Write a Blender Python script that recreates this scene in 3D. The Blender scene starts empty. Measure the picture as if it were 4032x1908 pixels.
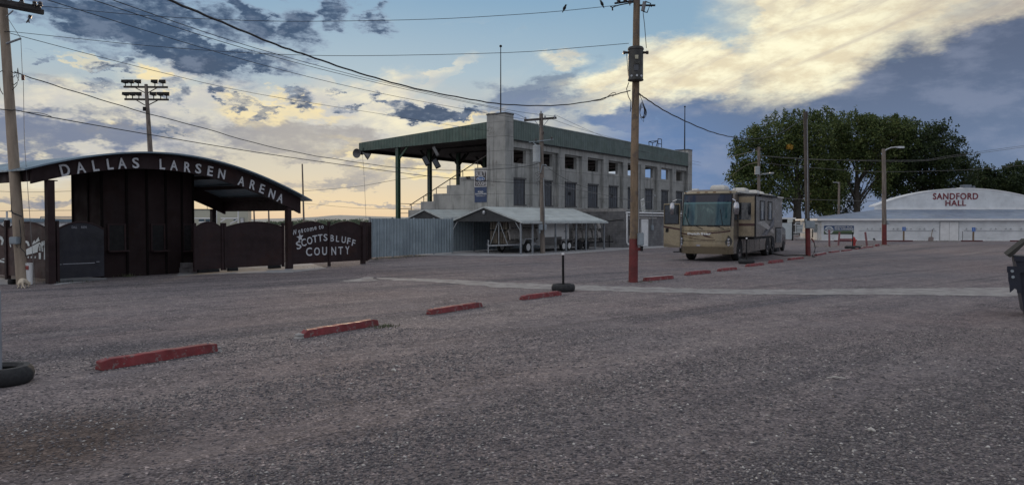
import bpy, bmesh, math, random
import numpy as np
from mathutils import Vector, Matrix
R = math.radians
rnd = random.Random(7)
scene = bpy.context.scene
C = scene.collection

# ------------------------------------------------------------------ camera
CAM_H, F_PX, PITCH = 1.95, 3020.0, math.atan(82 / 3020.0)
cam_d = bpy.data.cameras.new('camera')
cam_d.lens = 36 * F_PX / 4032; cam_d.sensor_width = 36
cam_d.clip_start = 0.1; cam_d.clip_end = 20000
cam = bpy.data.objects.new('camera', cam_d); C.objects.link(cam)
cam.location = (0, 0, CAM_H); cam.rotation_euler = (R(90) - PITCH, 0, 0)
scene.camera = cam
scene.render.resolution_x = 1024; scene.render.resolution_y = 484
scene.view_settings.view_transform = 'Standard'; scene.view_settings.look = 'None'
scene.view_settings.exposure = 0.0; scene.view_settings.gamma = 1.0

def lin(r, g, b, k=1.0):
    f = lambda c: ((c / 255 + 0.055) / 1.055) ** 2.4 if c > 10.3 else c / 255 / 12.92
    return (f(r) * k, f(g) * k, f(b) * k, 1)
def ray(x, y):
    xc, yc = (x - 2016) / F_PX, (954 - y) / F_PX
    cp, sp = math.cos(PITCH), math.sin(PITCH)
    return Vector((xc, cp + yc * sp, -sp + yc * cp))
def G(x, y, z=0.0):
    d = ray(x, y); t = (z - CAM_H) / d.z
    return Vector((d.x * t, d.y * t, z))
def D(x, y, Y):
    d = ray(x, y); t = Y / d.y
    return Vector((d.x * t, Y, CAM_H + d.z * t))
def ae(x, y):
    d = ray(x, y).normalized()
    return math.degrees(math.atan2(d.x, d.y)), math.degrees(math.asin(d.z))

# ------------------------------------------------------------------ node helpers
class NT:
    def __init__(s, nt): s.nt = nt; s.n = nt.nodes; s.l = nt.links
    def new(s, t, **kw):
        n = s.n.new(t)
        for k, v in kw.items(): setattr(n, k, v)
        return n
    def link(s, a, b): s.l.new(a, b)
    def val(s, sock, v):
        if hasattr(v, 'is_linked') or isinstance(v, bpy.types.NodeSocket): s.l.new(v, sock)
        else: sock.default_value = v
    def math(s, op, a, b=None, c=None, clamp=False):
        n = s.new('ShaderNodeMath', operation=op, use_clamp=clamp)
        s.val(n.inputs[0], a)
        if b is not None: s.val(n.inputs[1], b)
        if c is not None: s.val(n.inputs[2], c)
        return n.outputs[0]
    def vmath(s, op, a, b=None, scale=None):
        n = s.new('ShaderNodeVectorMath', operation=op)
        s.val(n.inputs[0], a)
        if b is not None: s.val(n.inputs[1], b)
        if scale is not None: s.val(n.inputs['Scale'], scale)
        return n.outputs[0]
    def noise(s, vec, scale, detail=4, rough=0.55, col=False, dist=0.0):
        n = s.new('ShaderNodeTexNoise'); s.val(n.inputs['Vector'], vec)
        n.inputs['Scale'].default_value = scale; n.inputs['Detail'].default_value = detail
        n.inputs['Roughness'].default_value = rough; n.inputs['Distortion'].default_value = dist
        return n.outputs['Color' if col else 'Fac']
    def mapping(s, vec, loc=(0, 0, 0), rot=(0, 0, 0), sc=(1, 1, 1), typ='POINT'):
        n = s.new('ShaderNodeMapping', vector_type=typ); s.val(n.inputs[0], vec)
        n.inputs['Location'].default_value = loc; n.inputs['Rotation'].default_value = rot
        n.inputs['Scale'].default_value = sc
        return n.outputs[0]
    def mix(s, f, a, b, blend='MIX'):
        n = s.new('ShaderNodeMix', data_type='RGBA', blend_type=blend)
        s.val(n.inputs[0], f); s.val(n.inputs[6], a); s.val(n.inputs[7], b)
        return n.outputs[2]
    def smooth(s, x, lo, hi, tlo=0.0, thi=1.0):
        n = s.new('ShaderNodeMapRange', interpolation_type='SMOOTHSTEP')
        s.val(n.inputs[0], x); n.inputs[1].default_value = lo; n.inputs[2].default_value = hi
        n.inputs[3].default_value = tlo; n.inputs[4].default_value = thi
        return n.outputs[0]
    def ramp(s, f, stops, interp='LINEAR'):
        n = s.new('ShaderNodeValToRGB'); s.val(n.inputs[0], f)
        e = n.color_ramp.elements; n.color_ramp.interpolation = interp
        while len(e) < len(stops): e.new(0.5)
        for el, (p, c) in zip(e, stops):
            el.position = p; el.color = c if len(c) == 4 else (*c, 1)
        return n.outputs[0]

# ------------------------------------------------------------------ world: dusk sky with clouds (all in sky azimuth / elevation)
SUN_AZ, SUN_EL = R(-12), R(9)
world = bpy.data.worlds.new('World'); scene.world = world; world.use_nodes = True
w = NT(world.node_tree); w.n.clear()
out = w.new('ShaderNodeOutputWorld'); bg = w.new('ShaderNodeBackground')
w.link(bg.outputs[0], out.inputs[0])
SKY_S = 0.1; bg.inputs[1].default_value = SKY_S
K = 1 / SKY_S
sky = w.new('ShaderNodeTexSky', sky_type='NISHITA'); sky.sun_disc = False
sky.sun_elevation = SUN_EL; sky.sun_rotation = SUN_AZ
sky.air_density = 1.2; sky.dust_density = 0.8; sky.ozone_density = 3.0
tc = w.new('ShaderNodeTexCoord'); sep = w.new('ShaderNodeSeparateXYZ'); w.link(tc.outputs['Generated'], sep.inputs[0])
az = w.math('MULTIPLY', w.math('ARCTAN2', sep.outputs[0], sep.outputs[1]), 57.29578)
el = w.math('MULTIPLY', w.math('ARCSINE', sep.outputs[2]), 57.29578)
cmb = w.new('ShaderNodeCombineXYZ'); w.val(cmb.inputs[0], az); w.val(cmb.inputs[1], el)
P = cmb.outputs[0]
PS = w.mapping(P, sc=(0.55, 1.25, 1))             # clouds seen low are flattened
def warp(amp, scale, detail=6):
    n = w.noise(PS, scale, detail, 0.66, col=True)
    return w.vmath('ADD', P, w.vmath('SCALE', w.vmath('SUBTRACT', n, (0.5, 0.5, 0.5)), scale=amp))
WB, WS = warp(8.0, 0.16), warp(5.5, 0.42)
def blob(vec, x, y, rx, ry, rot=0, g=1.0):
    """soft elliptical patch of cloud; centre and radii in photo pixels, turned into degrees of sky"""
    a, e = ae(x, y)
    v = w.mapping(vec, (a, e, 0), (0, 0, R(rot)), (rx / 48.0, ry / 48.0, 1e3), 'TEXTURE')
    n = w.new('ShaderNodeTexGradient', gradient_type='SPHERICAL'); w.link(v, n.inputs[0])
    o = w.math('MINIMUM', w.math('MULTIPLY', n.outputs[1], 1.7 * g), g)
    return o
def union(vec, lst):
    r = None
    for b in lst:
        o = blob(vec, *b)
        r = o if r is None else w.math('MAXIMUM', r, o)
    return r
n_big = w.noise(PS, 0.28, 6, 0.6); n_mid = w.noise(w.mapping(PS, (7, 3, 1)), 0.75, 6, 0.62)
n_fine = w.noise(w.mapping(PS, (1, 9, 4)), 2.2, 5, 0.6)
strk = w.noise(w.mapping(w.mapping(P, (0, 0, 0), (0, 0, R(-22))), (3, 5, 2), (0, 0, 0), (0.10, 0.55, 1)), 1.0, 7, 0.62, dist=0.6)
# clear sky under the clouds
elN = w.math('DIVIDE', el, 40.0, clamp=True)
left = w.ramp(elN, [(0.0, lin(212, 190, 164, K)), (0.03, lin(220, 204, 174, K)), (0.09, lin(206, 200, 184, K)), (0.17, lin(192, 192, 186, K)),
                    (0.27, lin(166, 188, 202, K)), (0.40, lin(132, 168, 196, K)), (1.0, lin(95, 125, 165, K))])
right = w.ramp(elN, [(0.0, lin(236, 205, 150, K)), (0.05, lin(130, 165, 205, K)), (0.14, lin(108, 150, 200, K)), (0.27, lin(150, 180, 200, K)),
                     (0.5, lin(125, 160, 190, K)), (1.0, lin(90, 115, 150, K))])
base = w.mix(w.smooth(az, 3, 13), left, right)
nish = w.mix(1.0, sky.outputs[0], (1, 1, 1, 1), 'MULTIPLY')
base = w.mix(0.04, base, nish)
# thin pale cirrus
cir = w.math('ADD', w.math('MULTIPLY', strk, 1.3), w.math('MULTIPLY', n_mid, 0.5))
cirreg = union(WB, [(500, 480, 900, 220, 8, .9), (1000, 420, 700, 160, -20, .8), (1450, 470, 620, 230, 0, .9), (1700, 330, 420, 45, 20, .7),
                    (1300, 300, 500, 60, -20, .6), (2150, 330, 500, 150, 0, .45), (500, 620, 900, 60, 0, .5), (1650, 40, 600, 50, 8, .5), (250, 130, 260, 50, -30, .5)])
cm = w.smooth(w.math('MULTIPLY', cirreg, cir), 0.38, 0.95)
col = w.mix(cm, base, w.mix(w.smooth(n_big, .42, .66), lin(205, 203, 198, K), lin(247, 238, 208, K)))
# warm glow patches low over the horizon
gl = union(WS, [(1560, 640, 260, 26, 0, .8), (1750, 690, 260, 34, 0, .9), (1480, 560, 330, 40, 4, .8), (1010, 425, 190, 60, -10, .8), (540, 500, 260, 22, 4, .7), (600, 315, 100, 30, -8, .8), (1130, 425, 330, 42, -8, .8),
                (330, 250, 160, 26, -10, .6), (1300, 740, 400, 14, 0, .5), (800, 760, 500, 14, 0, .6), (1850, 730, 150, 26, 0, .8), (3370, 790, 110, 70, 0, .9), (1840, 470, 210, 18, 8, .8), (100, 610, 260, 14, 0, .5)])
col = w.mix(w.math('MULTIPLY', w.smooth(w.math('MULTIPLY', gl, w.math('ADD', n_mid, .35)), .22, .8), .85), col, lin(250, 230, 178, K))
# grey veils in the left half
veil = union(WB, [(150, 530, 620, 78, -2, .95), (520, 480, 260, 26, 2, .5), (1150, 560, 620, 62, -4, .8), (1450, 690, 420, 30, 3, .7), (1000, 720, 420, 26, 0, .75), (1330, 620, 260, 26, 0, .7), (1700, 600, 200, 20, 0, .8), (300, 740, 420, 30, 0, .7), (1500, 800, 400, 12, 0, .7), (1180, 350, 200, 26, 0, .3), (700, 590, 420, 28, -3, .6), (1500, 600, 380, 32, 0, .5), (350, 380, 500, 50, -6, .35)])
vm = w.smooth(w.math('ADD', veil, w.math('MULTIPLY', w.math('SUBTRACT', n_mid, .5), 1.6)), .25, .95)
col = w.mix(w.math('MULTIPLY', vm, .9), col, w.mix(w.smooth(az, -26, -16), lin(112, 124, 150, K), lin(170, 166, 164, K)))
# the great slate bank on the right and its lit upper side
slate = union(WB, [(3500, 600, 1250, 520, 0, 1.0), (3000, 470, 700, 170, 8, 1.0), (3900, 330, 560, 300, 0, 1.0), (2560, 440, 420, 70, 4, .9), (2150, 330, 260, 70, 30, .55),(2100, 400, 330, 70, 0, .6),
                   (4300, 300, 700, 400, 0, 1), (4900, 200, 900, 700, 0, 1)])
sm = w.smooth(w.math('ADD', slate, w.math('MULTIPLY', w.math('SUBTRACT', n_big, .5), .9)), .18, .75)
slc = w.mix(w.smooth(el, 3, 13), lin(110, 127, 155, K), lin(88, 99, 124, K))
slc = w.mix(w.math('MULTIPLY', w.smooth(az, 22, 9), w.smooth(el, 12, 5)), slc, lin(104, 132, 174, K))
slc = w.mix(w.math('MULTIPLY', w.smooth(n_big, .45, .62), .35), slc, lin(150, 158, 180, K))
col = w.mix(w.math('MULTIPLY', sm, .96), col, slc)
lit = union(WB, [(2760, 245, 470, 150, 8, 1.0), (3250, 120, 500, 210, 22, 1.0), (3550, 30, 620, 130, 12, 1.0), (3650, -250, 780, 260, 15, 1.0), (2440, 290, 300, 70, 12, .85),
                 (3950, 10, 560, 120, 10, .75), (2650, 310, 560, 60, 10, .7), (3250, 210, 560, 70, 22, .7), (2200, 215, 110, 34, 10, .6), (3080, 20, 180, 90, 30, .9)])
lm = w.smooth(w.math('ADD', lit, w.math('MULTIPLY', w.math('SUBTRACT', w.math('ADD', w.math('MULTIPLY', n_big, .6), w.math('MULTIPLY', n_mid, .4)), .5), 1.0)), .04, .98)
lcol = w.mix(w.smooth(n_mid, .34, .66), lin(232, 219, 188, K), lin(255, 249, 216, K * 1.03))
lcol = w.mix(w.math('MULTIPLY', w.smooth(strk, .46, .66), .7), lcol, lin(206, 196, 180, K))
lcol = w.mix(w.math('MULTIPLY', w.smooth(az, 22, 33), .6), lcol, lin(178, 168, 160, K))
col = w.mix(lm, col, lcol)
# dark broken cumulus, upper left, and the row of small puffs
dark = union(WS, [(330, 70, 330, 85, -14, .9), (620, 150, 430, 105, -22, 1), (820, 210, 360, 60, -6, 1), (640, 40, 420, 90, -8, .85), (1010, 70, 150, 75, -35, .95), (1180, 130, 130, 110, -50, .9),
                  (1295, 40, 90, 60, 0, .85), (1330, 95, 60, 50, 0, .7), (1460, 60, 75, 42, 20, .8), (1480, 120, 85, 55, -20, .8), (160, 90, 260, 34, -20, .6), (450, 215, 260, 40, -4, .6), (1250, -120, 700, 90, 0, .9),
                  (430, 275, 80, 24, -4, .8), (690, 370, 70, 34, -10, .7), (860, 364, 40, 26, 0, .85), (960, 392, 90, 20, 0, .7), (1040, 415, 60, 20, 0, .7), (1165, 398, 70, 26, 0, .75), (1380, 402, 90, 18, 0, .75),
                  (1500, 400, 70, 24, 0, .8), (1680, 430, 190, 40, -5, 1), (1820, 440, 120, 22, -8, .9), (420, 345, 100, 22, -6, .6), (130, 325, 50, 18, 0, .55), (170, 243, 60, 12, 0, .6), (1220, 241, 32, 8, 0, .7), (600, 495, 150, 16, 0, .65)])
df = w.math('ADD', w.math('MULTIPLY', dark, 1.1), w.math('MULTIPLY', w.math('SUBTRACT', w.math('ADD', w.math('MULTIPLY', n_mid, .55), w.math('MULTIPLY', n_fine, .45)), .5), 2.1))
dm = w.smooth(df, .18, 1.05)
dcol = w.mix(w.smooth(df, .45, 1.05), lin(138, 152, 176, K), lin(62, 82, 110, K))
dcol = w.mix(w.math('MULTIPLY', w.smooth(n_mid, .5, .66), .55), dcol, lin(128, 142, 164, K))
col = w.mix(w.math('MULTIPLY', dm, .95), col, dcol)
# unseen sky overhead and behind: broken cloud brightened as fill light, dimmer right
over = w.noise(tc.outputs['Generated'], 2.2, 6, 0.6)
ocol = w.mix(w.smooth(over, .42, .6), lin(166, 177, 200, K * 1.35), lin(230, 224, 216, K * 1.35))
ocol = w.mix(w.math('MULTIPLY', w.smooth(az, 20, 90), .7), ocol, w.mix(.5, lin(150, 158, 172, K), lin(165, 174, 190, K)))
ocol = w.mix(w.math('MULTIPLY', w.smooth(el, 40, 75), .8), ocol, lin(200, 204, 214, K))
bd = w.math('MAXIMUM', w.smooth(el, 24, 40), w.smooth(w.math('ABSOLUTE', az), 50, 75))
col = w.mix(bd, col, ocol)
col = w.mix(w.smooth(el, 0.0, -3.0), col, lin(96, 92, 92, K))
w.link(col, bg.inputs[0])
world.cycles.sampling_method = 'MANUAL'; world.cycles.sample_map_resolution = 1024

sun_d = bpy.data.lights.new('sun', 'SUN'); sun_d.energy = 1.0; sun_d.angle = R(12); sun_d.color = (1.0, 0.74, 0.48)
sun = bpy.data.objects.new('sun', sun_d); C.objects.link(sun)
sd = Vector((math.sin(SUN_AZ) * math.cos(SUN_EL), math.cos(SUN_AZ) * math.cos(SUN_EL), math.sin(SUN_EL)))
sun.rotation_euler = sd.to_track_quat('Z', 'Y').to_euler(); sun.location = (30, 200, 60)

# ------------------------------------------------------------------ mesh helpers
class Frame:
    def __init__(s, o, d):
        s.o = Vector((o[0], o[1], o[2] if len(o) > 2 else 0)); d = Vector((d[0], d[1], 0)).normalized()
        s.x = d; s.y = Vector((-d.y, d.x, 0)); s.rz = math.atan2(d.y, d.x)
        s.M = Matrix.Translation(s.o) @ Matrix.Rotation(s.rz, 4, 'Z')
    def at(s, x, y, t=0.0):
        r = ray(x, y); c = Vector((0, 0, CAM_H)) - s.o
        k = (t - c.dot(s.y)) / r.dot(s.y); p = c + r * k
        return p.dot(s.x), p.z
    def side(s, x, y, sx):
        r = ray(x, y); c = Vector((0, 0, CAM_H)) - s.o
        k = (sx - c.dot(s.x)) / r.dot(s.x); p = c + r * k
        return p.dot(s.y), p.z
    def loc(s, p): q = s.M.inverted() @ Vector(p); return q
    def w(s, *p): return s.M @ Vector(p)
WORLD = Matrix.Identity(4)
_fonts = {}
def text_geo(body, extrude=0.01, bold=0.0, spacing=1.0):
    cu = bpy.data.curves.new('t', 'FONT'); cu.body = body; cu.size = 1; cu.extrude = extrude; cu.offset = bold
    cu.space_character = spacing; cu.align_x = 'CENTER'; cu.resolution_u = 3
    ob = bpy.data.objects.new('t', cu); C.objects.link(ob)
    dg = bpy.context.evaluated_depsgraph_get(); me = bpy.data.meshes.new_from_object(ob.evaluated_get(dg))
    v = [tuple(p.co) for p in me.vertices]; f = [tuple(p.vertices) for p in me.polygons]
    bpy.data.objects.remove(ob); bpy.data.curves.remove(cu); bpy.data.meshes.remove(me)
    return v, f
class MB:
    def __init__(s, M=WORLD):
        s.M = M.M if isinstance(M, Frame) else M; s.v = []; s.f = []; s.cuts = []
    def add(s, vs, fs):
        n = len(s.v); s.cuts.append((n, len(s.f))); s.v += [s.M @ Vector(p) for p in vs]; s.f += [tuple(i + n for i in q) for q in fs]; return s
    def box(s, x0, x1, y0, y1, z0, z1):
        return s.add([(x, y, z) for z in (z0, z1) for y in (y0, y1) for x in (x0, x1)],
                     [(0, 2, 3, 1), (4, 5, 7, 6), (0, 1, 5, 4), (2, 6, 7, 3), (0, 4, 6, 2), (1, 3, 7, 5)])
    def prism(s, poly, axis, a0, a1):
        n = len(poly); vs = []
        for a in (a0, a1):
            for p, q in poly: vs.append({'x': (a, p, q), 'y': (p, a, q), 'z': (p, q, a)}[axis])
        fs = [tuple(range(n)), tuple(range(2 * n - 1, n - 1, -1))] + [(i, (i + 1) % n, n + (i + 1) % n, n + i) for i in range(n)]
        return s.add(vs, fs)
    def ring_loft(s, rings, cap=True, closed=True):
        n = len(rings[0]); vs = [p for r in rings for p in r]; fs = []
        for k in range(len(rings) - 1):
            for i in range(n if closed else n - 1):
                j = (i + 1) % n; fs.append((k * n + i, k * n + j, (k + 1) * n + j, (k + 1) * n + i))
        if cap: fs += [tuple(range(n - 1, -1, -1)), tuple((len(rings) - 1) * n + i for i in range(n))]
        return s.add(vs, fs)
    def tube(s, pts, r, n=8, cap=True):
        pts = [Vector(p) for p in pts]; rs = r if isinstance(r, (list, tuple)) else [r] * len(pts); rings = []
        for i, p in enumerate(pts):
            t = (pts[min(i + 1, len(pts) - 1)] - pts[max(i - 1, 0)]).normalized()
            a = Vector((0, 0, 1)) if abs(t.z) < .9 else Vector((1, 0, 0))
            u = t.cross(a).normalized(); v = t.cross(u)
            rings.append([p + (u * math.cos(2 * math.pi * k / n) + v * math.sin(2 * math.pi * k / n)) * rs[i] for k in range(n)])
        return s.ring_loft(rings, cap)
    def beam(s, p0, p1, wd, ht):
        p0, p1 = Vector(p0), Vector(p1); t = (p1 - p0).normalized()
        a = Vector((0, 0, 1)) if abs(t.z) < .95 else Vector((0, 1, 0))
        u = t.cross(a).normalized() * wd / 2; v = u.cross(t).normalized() * ht / 2
        return s.ring_loft([[p - u - v, p + u - v, p + u + v, p - u + v] for p in (p0, p1)])
    def lathe(s, prof, c=(0, 0, 0), n=16, axis='z'):
        rings = []
        for r, z in prof:
            ring = []
            for k in range(n):
                a = 2 * math.pi * k / n; p = (r * math.cos(a), r * math.sin(a), z)
                if axis == 'x': p = (z, p[0], p[1])
                if axis == 'y': p = (p[0], z, p[1])
                ring.append((p[0] + c[0], p[1] + c[1], p[2] + c[2]))
            rings.append(ring)
        return s.ring_loft(rings)
    def grid(s, fn, us, vs_):
        n = len(us); vv = [fn(u, v) for v in vs_ for u in us]
        return s.add(vv, [(j * n + i, j * n + i + 1, (j + 1) * n + i + 1, (j + 1) * n + i) for j in range(len(vs_) - 1) for i in range(n - 1)])
    def text(s, body, cx, cz, h, t, ex=0.01, bold=0.0, rot=0.0, wd=None, spacing=1.0, fn=None):
        v, f = text_geo(body, 0.01, bold, spacing)
        x0, x1 = min(p[0] for p in v), max(p[0] for p in v); y0, y1 = min(p[1] for p in v), max(p[1] for p in v)
        k = h / (y1 - y0); kx = k if wd is None else wd / (x1 - x0); c, sn = math.cos(rot), math.sin(rot); vs = []
        for p in v:
            a, b = (p[0] - (x0 + x1) / 2) * kx, (p[1] - (y0 + y1) / 2) * k
            q = (cx + a * c - b * sn, t - (p[2] / 0.01) * ex / 2, cz + a * sn + b * c)
            vs.append(fn(*q) if fn else q)
        return s.add(vs, f)
    def each(s, name, mat, parent=None, **kw):
        """every added shape becomes an object of its own"""
        cs = s.cuts + [(len(s.v), len(s.f))]; out = []
        for (v0, f0), (v1, f1) in zip(cs, cs[1:]):
            m = MB(); m.v = s.v[v0:v1]; m.f = [tuple(i - v0 for i in q) for q in s.f[f0:f1]]; out.append(m.build(name, mat, parent, **kw))
        return out
    def build(s, name, mat, parent=None, smooth=False, bevel=0, loc=None, fix=True):
        me = bpy.data.meshes.new(name); o = bpy.data.objects.new(name, me); C.objects.link(o)
        Mi = WORLD
        if parent is not None:
            o.parent = parent; o['_r'] = parent.get('_r', parent.name); Mi = MATS[o['_r']].inverted()
        elif loc is not None:
            o.location = loc; Mi = Matrix.Translation(-Vector(loc)); o['_r'] = o.name; MATS[o.name] = Matrix.Translation(Vector(loc))
        else: o['_r'] = o.name; MATS[o.name] = WORLD
        me.from_pydata([Mi @ p for p in s.v], [], s.f)
        if fix or bevel:
            bm = bmesh.new(); bm.from_mesh(me)
            if fix: bmesh.ops.recalc_face_normals(bm, faces=bm.faces)
            if bevel:
                es = [e for e in bm.edges if len(e.link_faces) == 2 and e.calc_face_angle(0) > 0.6]
                bmesh.ops.bevel(bm, geom=es, offset=bevel, segments=2 if bevel > .01 else 1, affect='EDGES', clamp_overlap=True)
            bm.to_mesh(me); bm.free()
        if smooth:
            me.polygons.foreach_set('use_smooth', [True] * len(me.polygons))
            if smooth != 'all':
                me.set_sharp_from_angle(angle=R(40))
        if mat: me.materials.append(mat)
        return o
MATS = {}
def thing(name, label, cat, loc=(0, 0, 0), rz=0.0, group=None):
    o = bpy.data.objects.new(name, None); C.objects.link(o); o.empty_display_size = .3
    if isinstance(loc, Frame): rz = loc.rz; loc = loc.o
    o.location = loc; o.rotation_euler = (0, 0, rz); MATS[o.name] = Matrix.Translation(Vector(loc)) @ Matrix.Rotation(rz, 4, 'Z')
    o['_r'] = o.name
    return tag(o, label, cat, group)
def tag(o, label=None, cat=None, group=None, kind=None):
    for k, v in (('label', label), ('category', cat), ('group', group), ('kind', kind)):
        if v: o[k] = v
    return o
def copy_tree(root, loc, rz, label=None, scale=None):
    r = root.copy(); C.objects.link(r); r.location = loc; r.rotation_euler = (0, 0, rz)
    if label: r['label'] = label
    if scale: r.scale = scale
    def rec(a, b):
        for ch in [c for c in a.children]:
            c = ch.copy(); C.objects.link(c); c.parent = b
            rec(ch, c)
    rec(root, r); return r

# ------------------------------------------------------------------ materials
_m = {}
def mat(name, c, rough=0.7, metal=0.0, var=0.18, vs=3.0, c2=None, patch=None, ps=1.0, pt=(.5, .62), bump=0.0, bs=40.0, spec=0.5, streak=False):
    """painted / weathered surface; var = uneven tone, patch = a second colour coming through in blotches"""
    if name in _m: return _m[name]
    m = bpy.data.materials.new(name); m.use_nodes = True; n = NT(m.node_tree); b = n.n['Principled BSDF']
    tc = n.new('ShaderNodeTexCoord'); v = tc.outputs['Object']
    vv = n.mapping(v, sc=(1, 1, .18)) if streak else v
    f = n.noise(vv, vs, 5, .6)
    c = tuple(c[:3]) + (1,)
    lo = tuple(x * (1 - var * 1.3) for x in c[:3]) + (1,); hi = tuple(min(1, x * (1 + var)) for x in (c2 or c)[:3]) + (1,)
    col = n.ramp(f, [(.32, lo), (.5, c), (.68, hi)])
    if patch:
        pf = n.smooth(n.noise(v, ps, 7, .68), *pt); col = n.mix(pf, col, tuple(patch[:3]) + (1,))
    n.link(col, b.inputs['Base Color']); b.inputs['Roughness'].default_value = rough; b.inputs['Metallic'].default_value = metal
    b.inputs['Specular IOR Level'].default_value = spec
    n.link(n.smooth(n.noise(v, vs * 2.3, 3), .3, .7, max(.02, rough - .1), min(1, rough + .12)), b.inputs['Roughness'])
    if bump:
        bp = n.new('ShaderNodeBump'); bp.inputs['Strength'].default_value = 1; bp.inputs['Distance'].default_value = bump
        n.link(n.noise(v, bs, 4, .6), bp.inputs['Height']); n.link(bp.outputs[0], b.inputs['Normal'])
    _m[name] = m; return m
def S(r, g, b): return lin(r, g, b)[:3]
M_BROWN = mat('dark_brown_steel', (.027, .0155, .0165), .7, 0, .25, 1.3, spec=.25, patch=(.038, .017, .013), ps=.9, pt=(.5, .75))
M_BOOTH = mat('booth_panel', (.022, .0135, .0140), .8, 0, .28, 1.0, spec=.2, patch=(.020, .011, .010), ps=.6, streak=True)
M_RUSTRED = mat('red_brown_panel', (.034, .0125, .011), .7, 0, .4, 1.2, patch=(.025, .014, .016), ps=.8, pt=(.45, .7))
M_LETTER = mat('cut_letter_metal', (.52, .54, .57), .5, .1, .1)
M_SILVER = mat('galvanised', (.42, .44, .46), .42, .6, .15, 4)
M_GALV = mat('dull_galvanised', (.26, .28, .30), .5, .4, .2, 4)
M_BLACK = mat('black_paint', (.010, .010, .011), .65, spec=.25)
M_RUBBER = mat('old_rubber', (.018, .019, .021), .75, 0, .3, 8, bump=.003)
M_WHITE = mat('white_paint', (.70, .71, .71), .55, 0, .08, 2)
M_WOOD = mat('pole_wood', (.20, .145, .095), .85, 0, .35, 6, streak=True, bump=.004, bs=60, patch=(.13, .10, .08), ps=3)
M_WOODG = mat('grey_pole_wood', (.17, .145, .125), .85, 0, .4, 6, streak=True, bump=.004, bs=60)
M_WOODP = mat('pale_pole_wood', (.27, .22, .17), .85, 0, .25, 5, streak=True, bump=.003, bs=60)
M_WOODD = mat('dark_pole_wood', (.045, .040, .038), .8, 0, .3, 6, streak=True)
M_ARM = mat('weathered_crossarm', (.06, .05, .045), .85, 0, .3, 6)
M_REDP = mat('red_pole_paint', (.135, .020, .020), .6, 0, .25, 3, patch=(.11, .035, .032), ps=5, pt=(.55, .7))
M_REDS = mat('red_stop_paint', (.175, .022, .025), .65, 0, .25, 4, patch=(.17, .125, .12), ps=11, pt=(.565, .64), bump=.003)
M_STOPTOP = mat('skylit_pale_top', (.42, .38, .36), .7, 0, .25, 6, patch=(.25, .06, .05), ps=7, pt=(.58, .66))  # skylight on upper faces put into the colour, red patches showing through
M_PINK = mat('faded_red_post', (.20, .085, .095), .75, 0, .25, 4)
M_CONC = mat('raw_concrete', (.30, .29, .28), .85, 0, .2, 4, bump=.004)
M_CER = mat('insulator', (.05, .04, .04), .3)
M_WIRE = mat('black_cable', (.010, .011, .014), .6)
M_WIREG = mat('weathered_cable', (.16, .16, .16), .6, .3)
M_BOXG = mat('grey_electrical_box', (.24, .28, .31), .45, .1, .12, 4)
M_NAVY = mat('navy_steel', (.005, .008, .020), .5, .0, .3, 3)
M_CHROME = mat('chrome', (.42, .42, .44), .16, 1.0, .05)

def ribbed(name, c, axis_dir, pitch, depth, rough=.5, metal=0.0, var=.15, patch=None, ps=.5, dark=.35, wid=.12, coord='Object'):
    """sheet metal with pressed ribs: axis_dir = object axis the ribs repeat along"""
    if name in _m: return _m[name]
    m = mat(name, c, rough, metal, var, .8, patch=patch, ps=ps); n = NT(m.node_tree); b = n.n['Principled BSDF']
    tc = n.new('ShaderNodeTexCoord'); sp = n.new('ShaderNodeSeparateXYZ'); n.link(tc.outputs[coord], sp.inputs[0])
    x = n.math('FRACT', n.math('DIVIDE', sp.outputs[axis_dir], pitch))
    tri = n.math('ABSOLUTE', n.math('SUBTRACT', x, .5))
    rib = n.smooth(tri, wid * .4, wid)
    bp = n.new('ShaderNodeBump'); bp.inputs['Distance'].default_value = depth; n.link(rib, bp.inputs['Height']); bp.invert = True
    n.link(bp.outputs[0], b.inputs['Normal'])
    src = b.inputs['Base Color'].links[0].from_socket
    n.link(n.mix(n.smooth(tri, wid * .25, wid * .55), tuple(q * (1 - dark) for q in c) + (1,), src), b.inputs['Base Color'])
    return m

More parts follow.
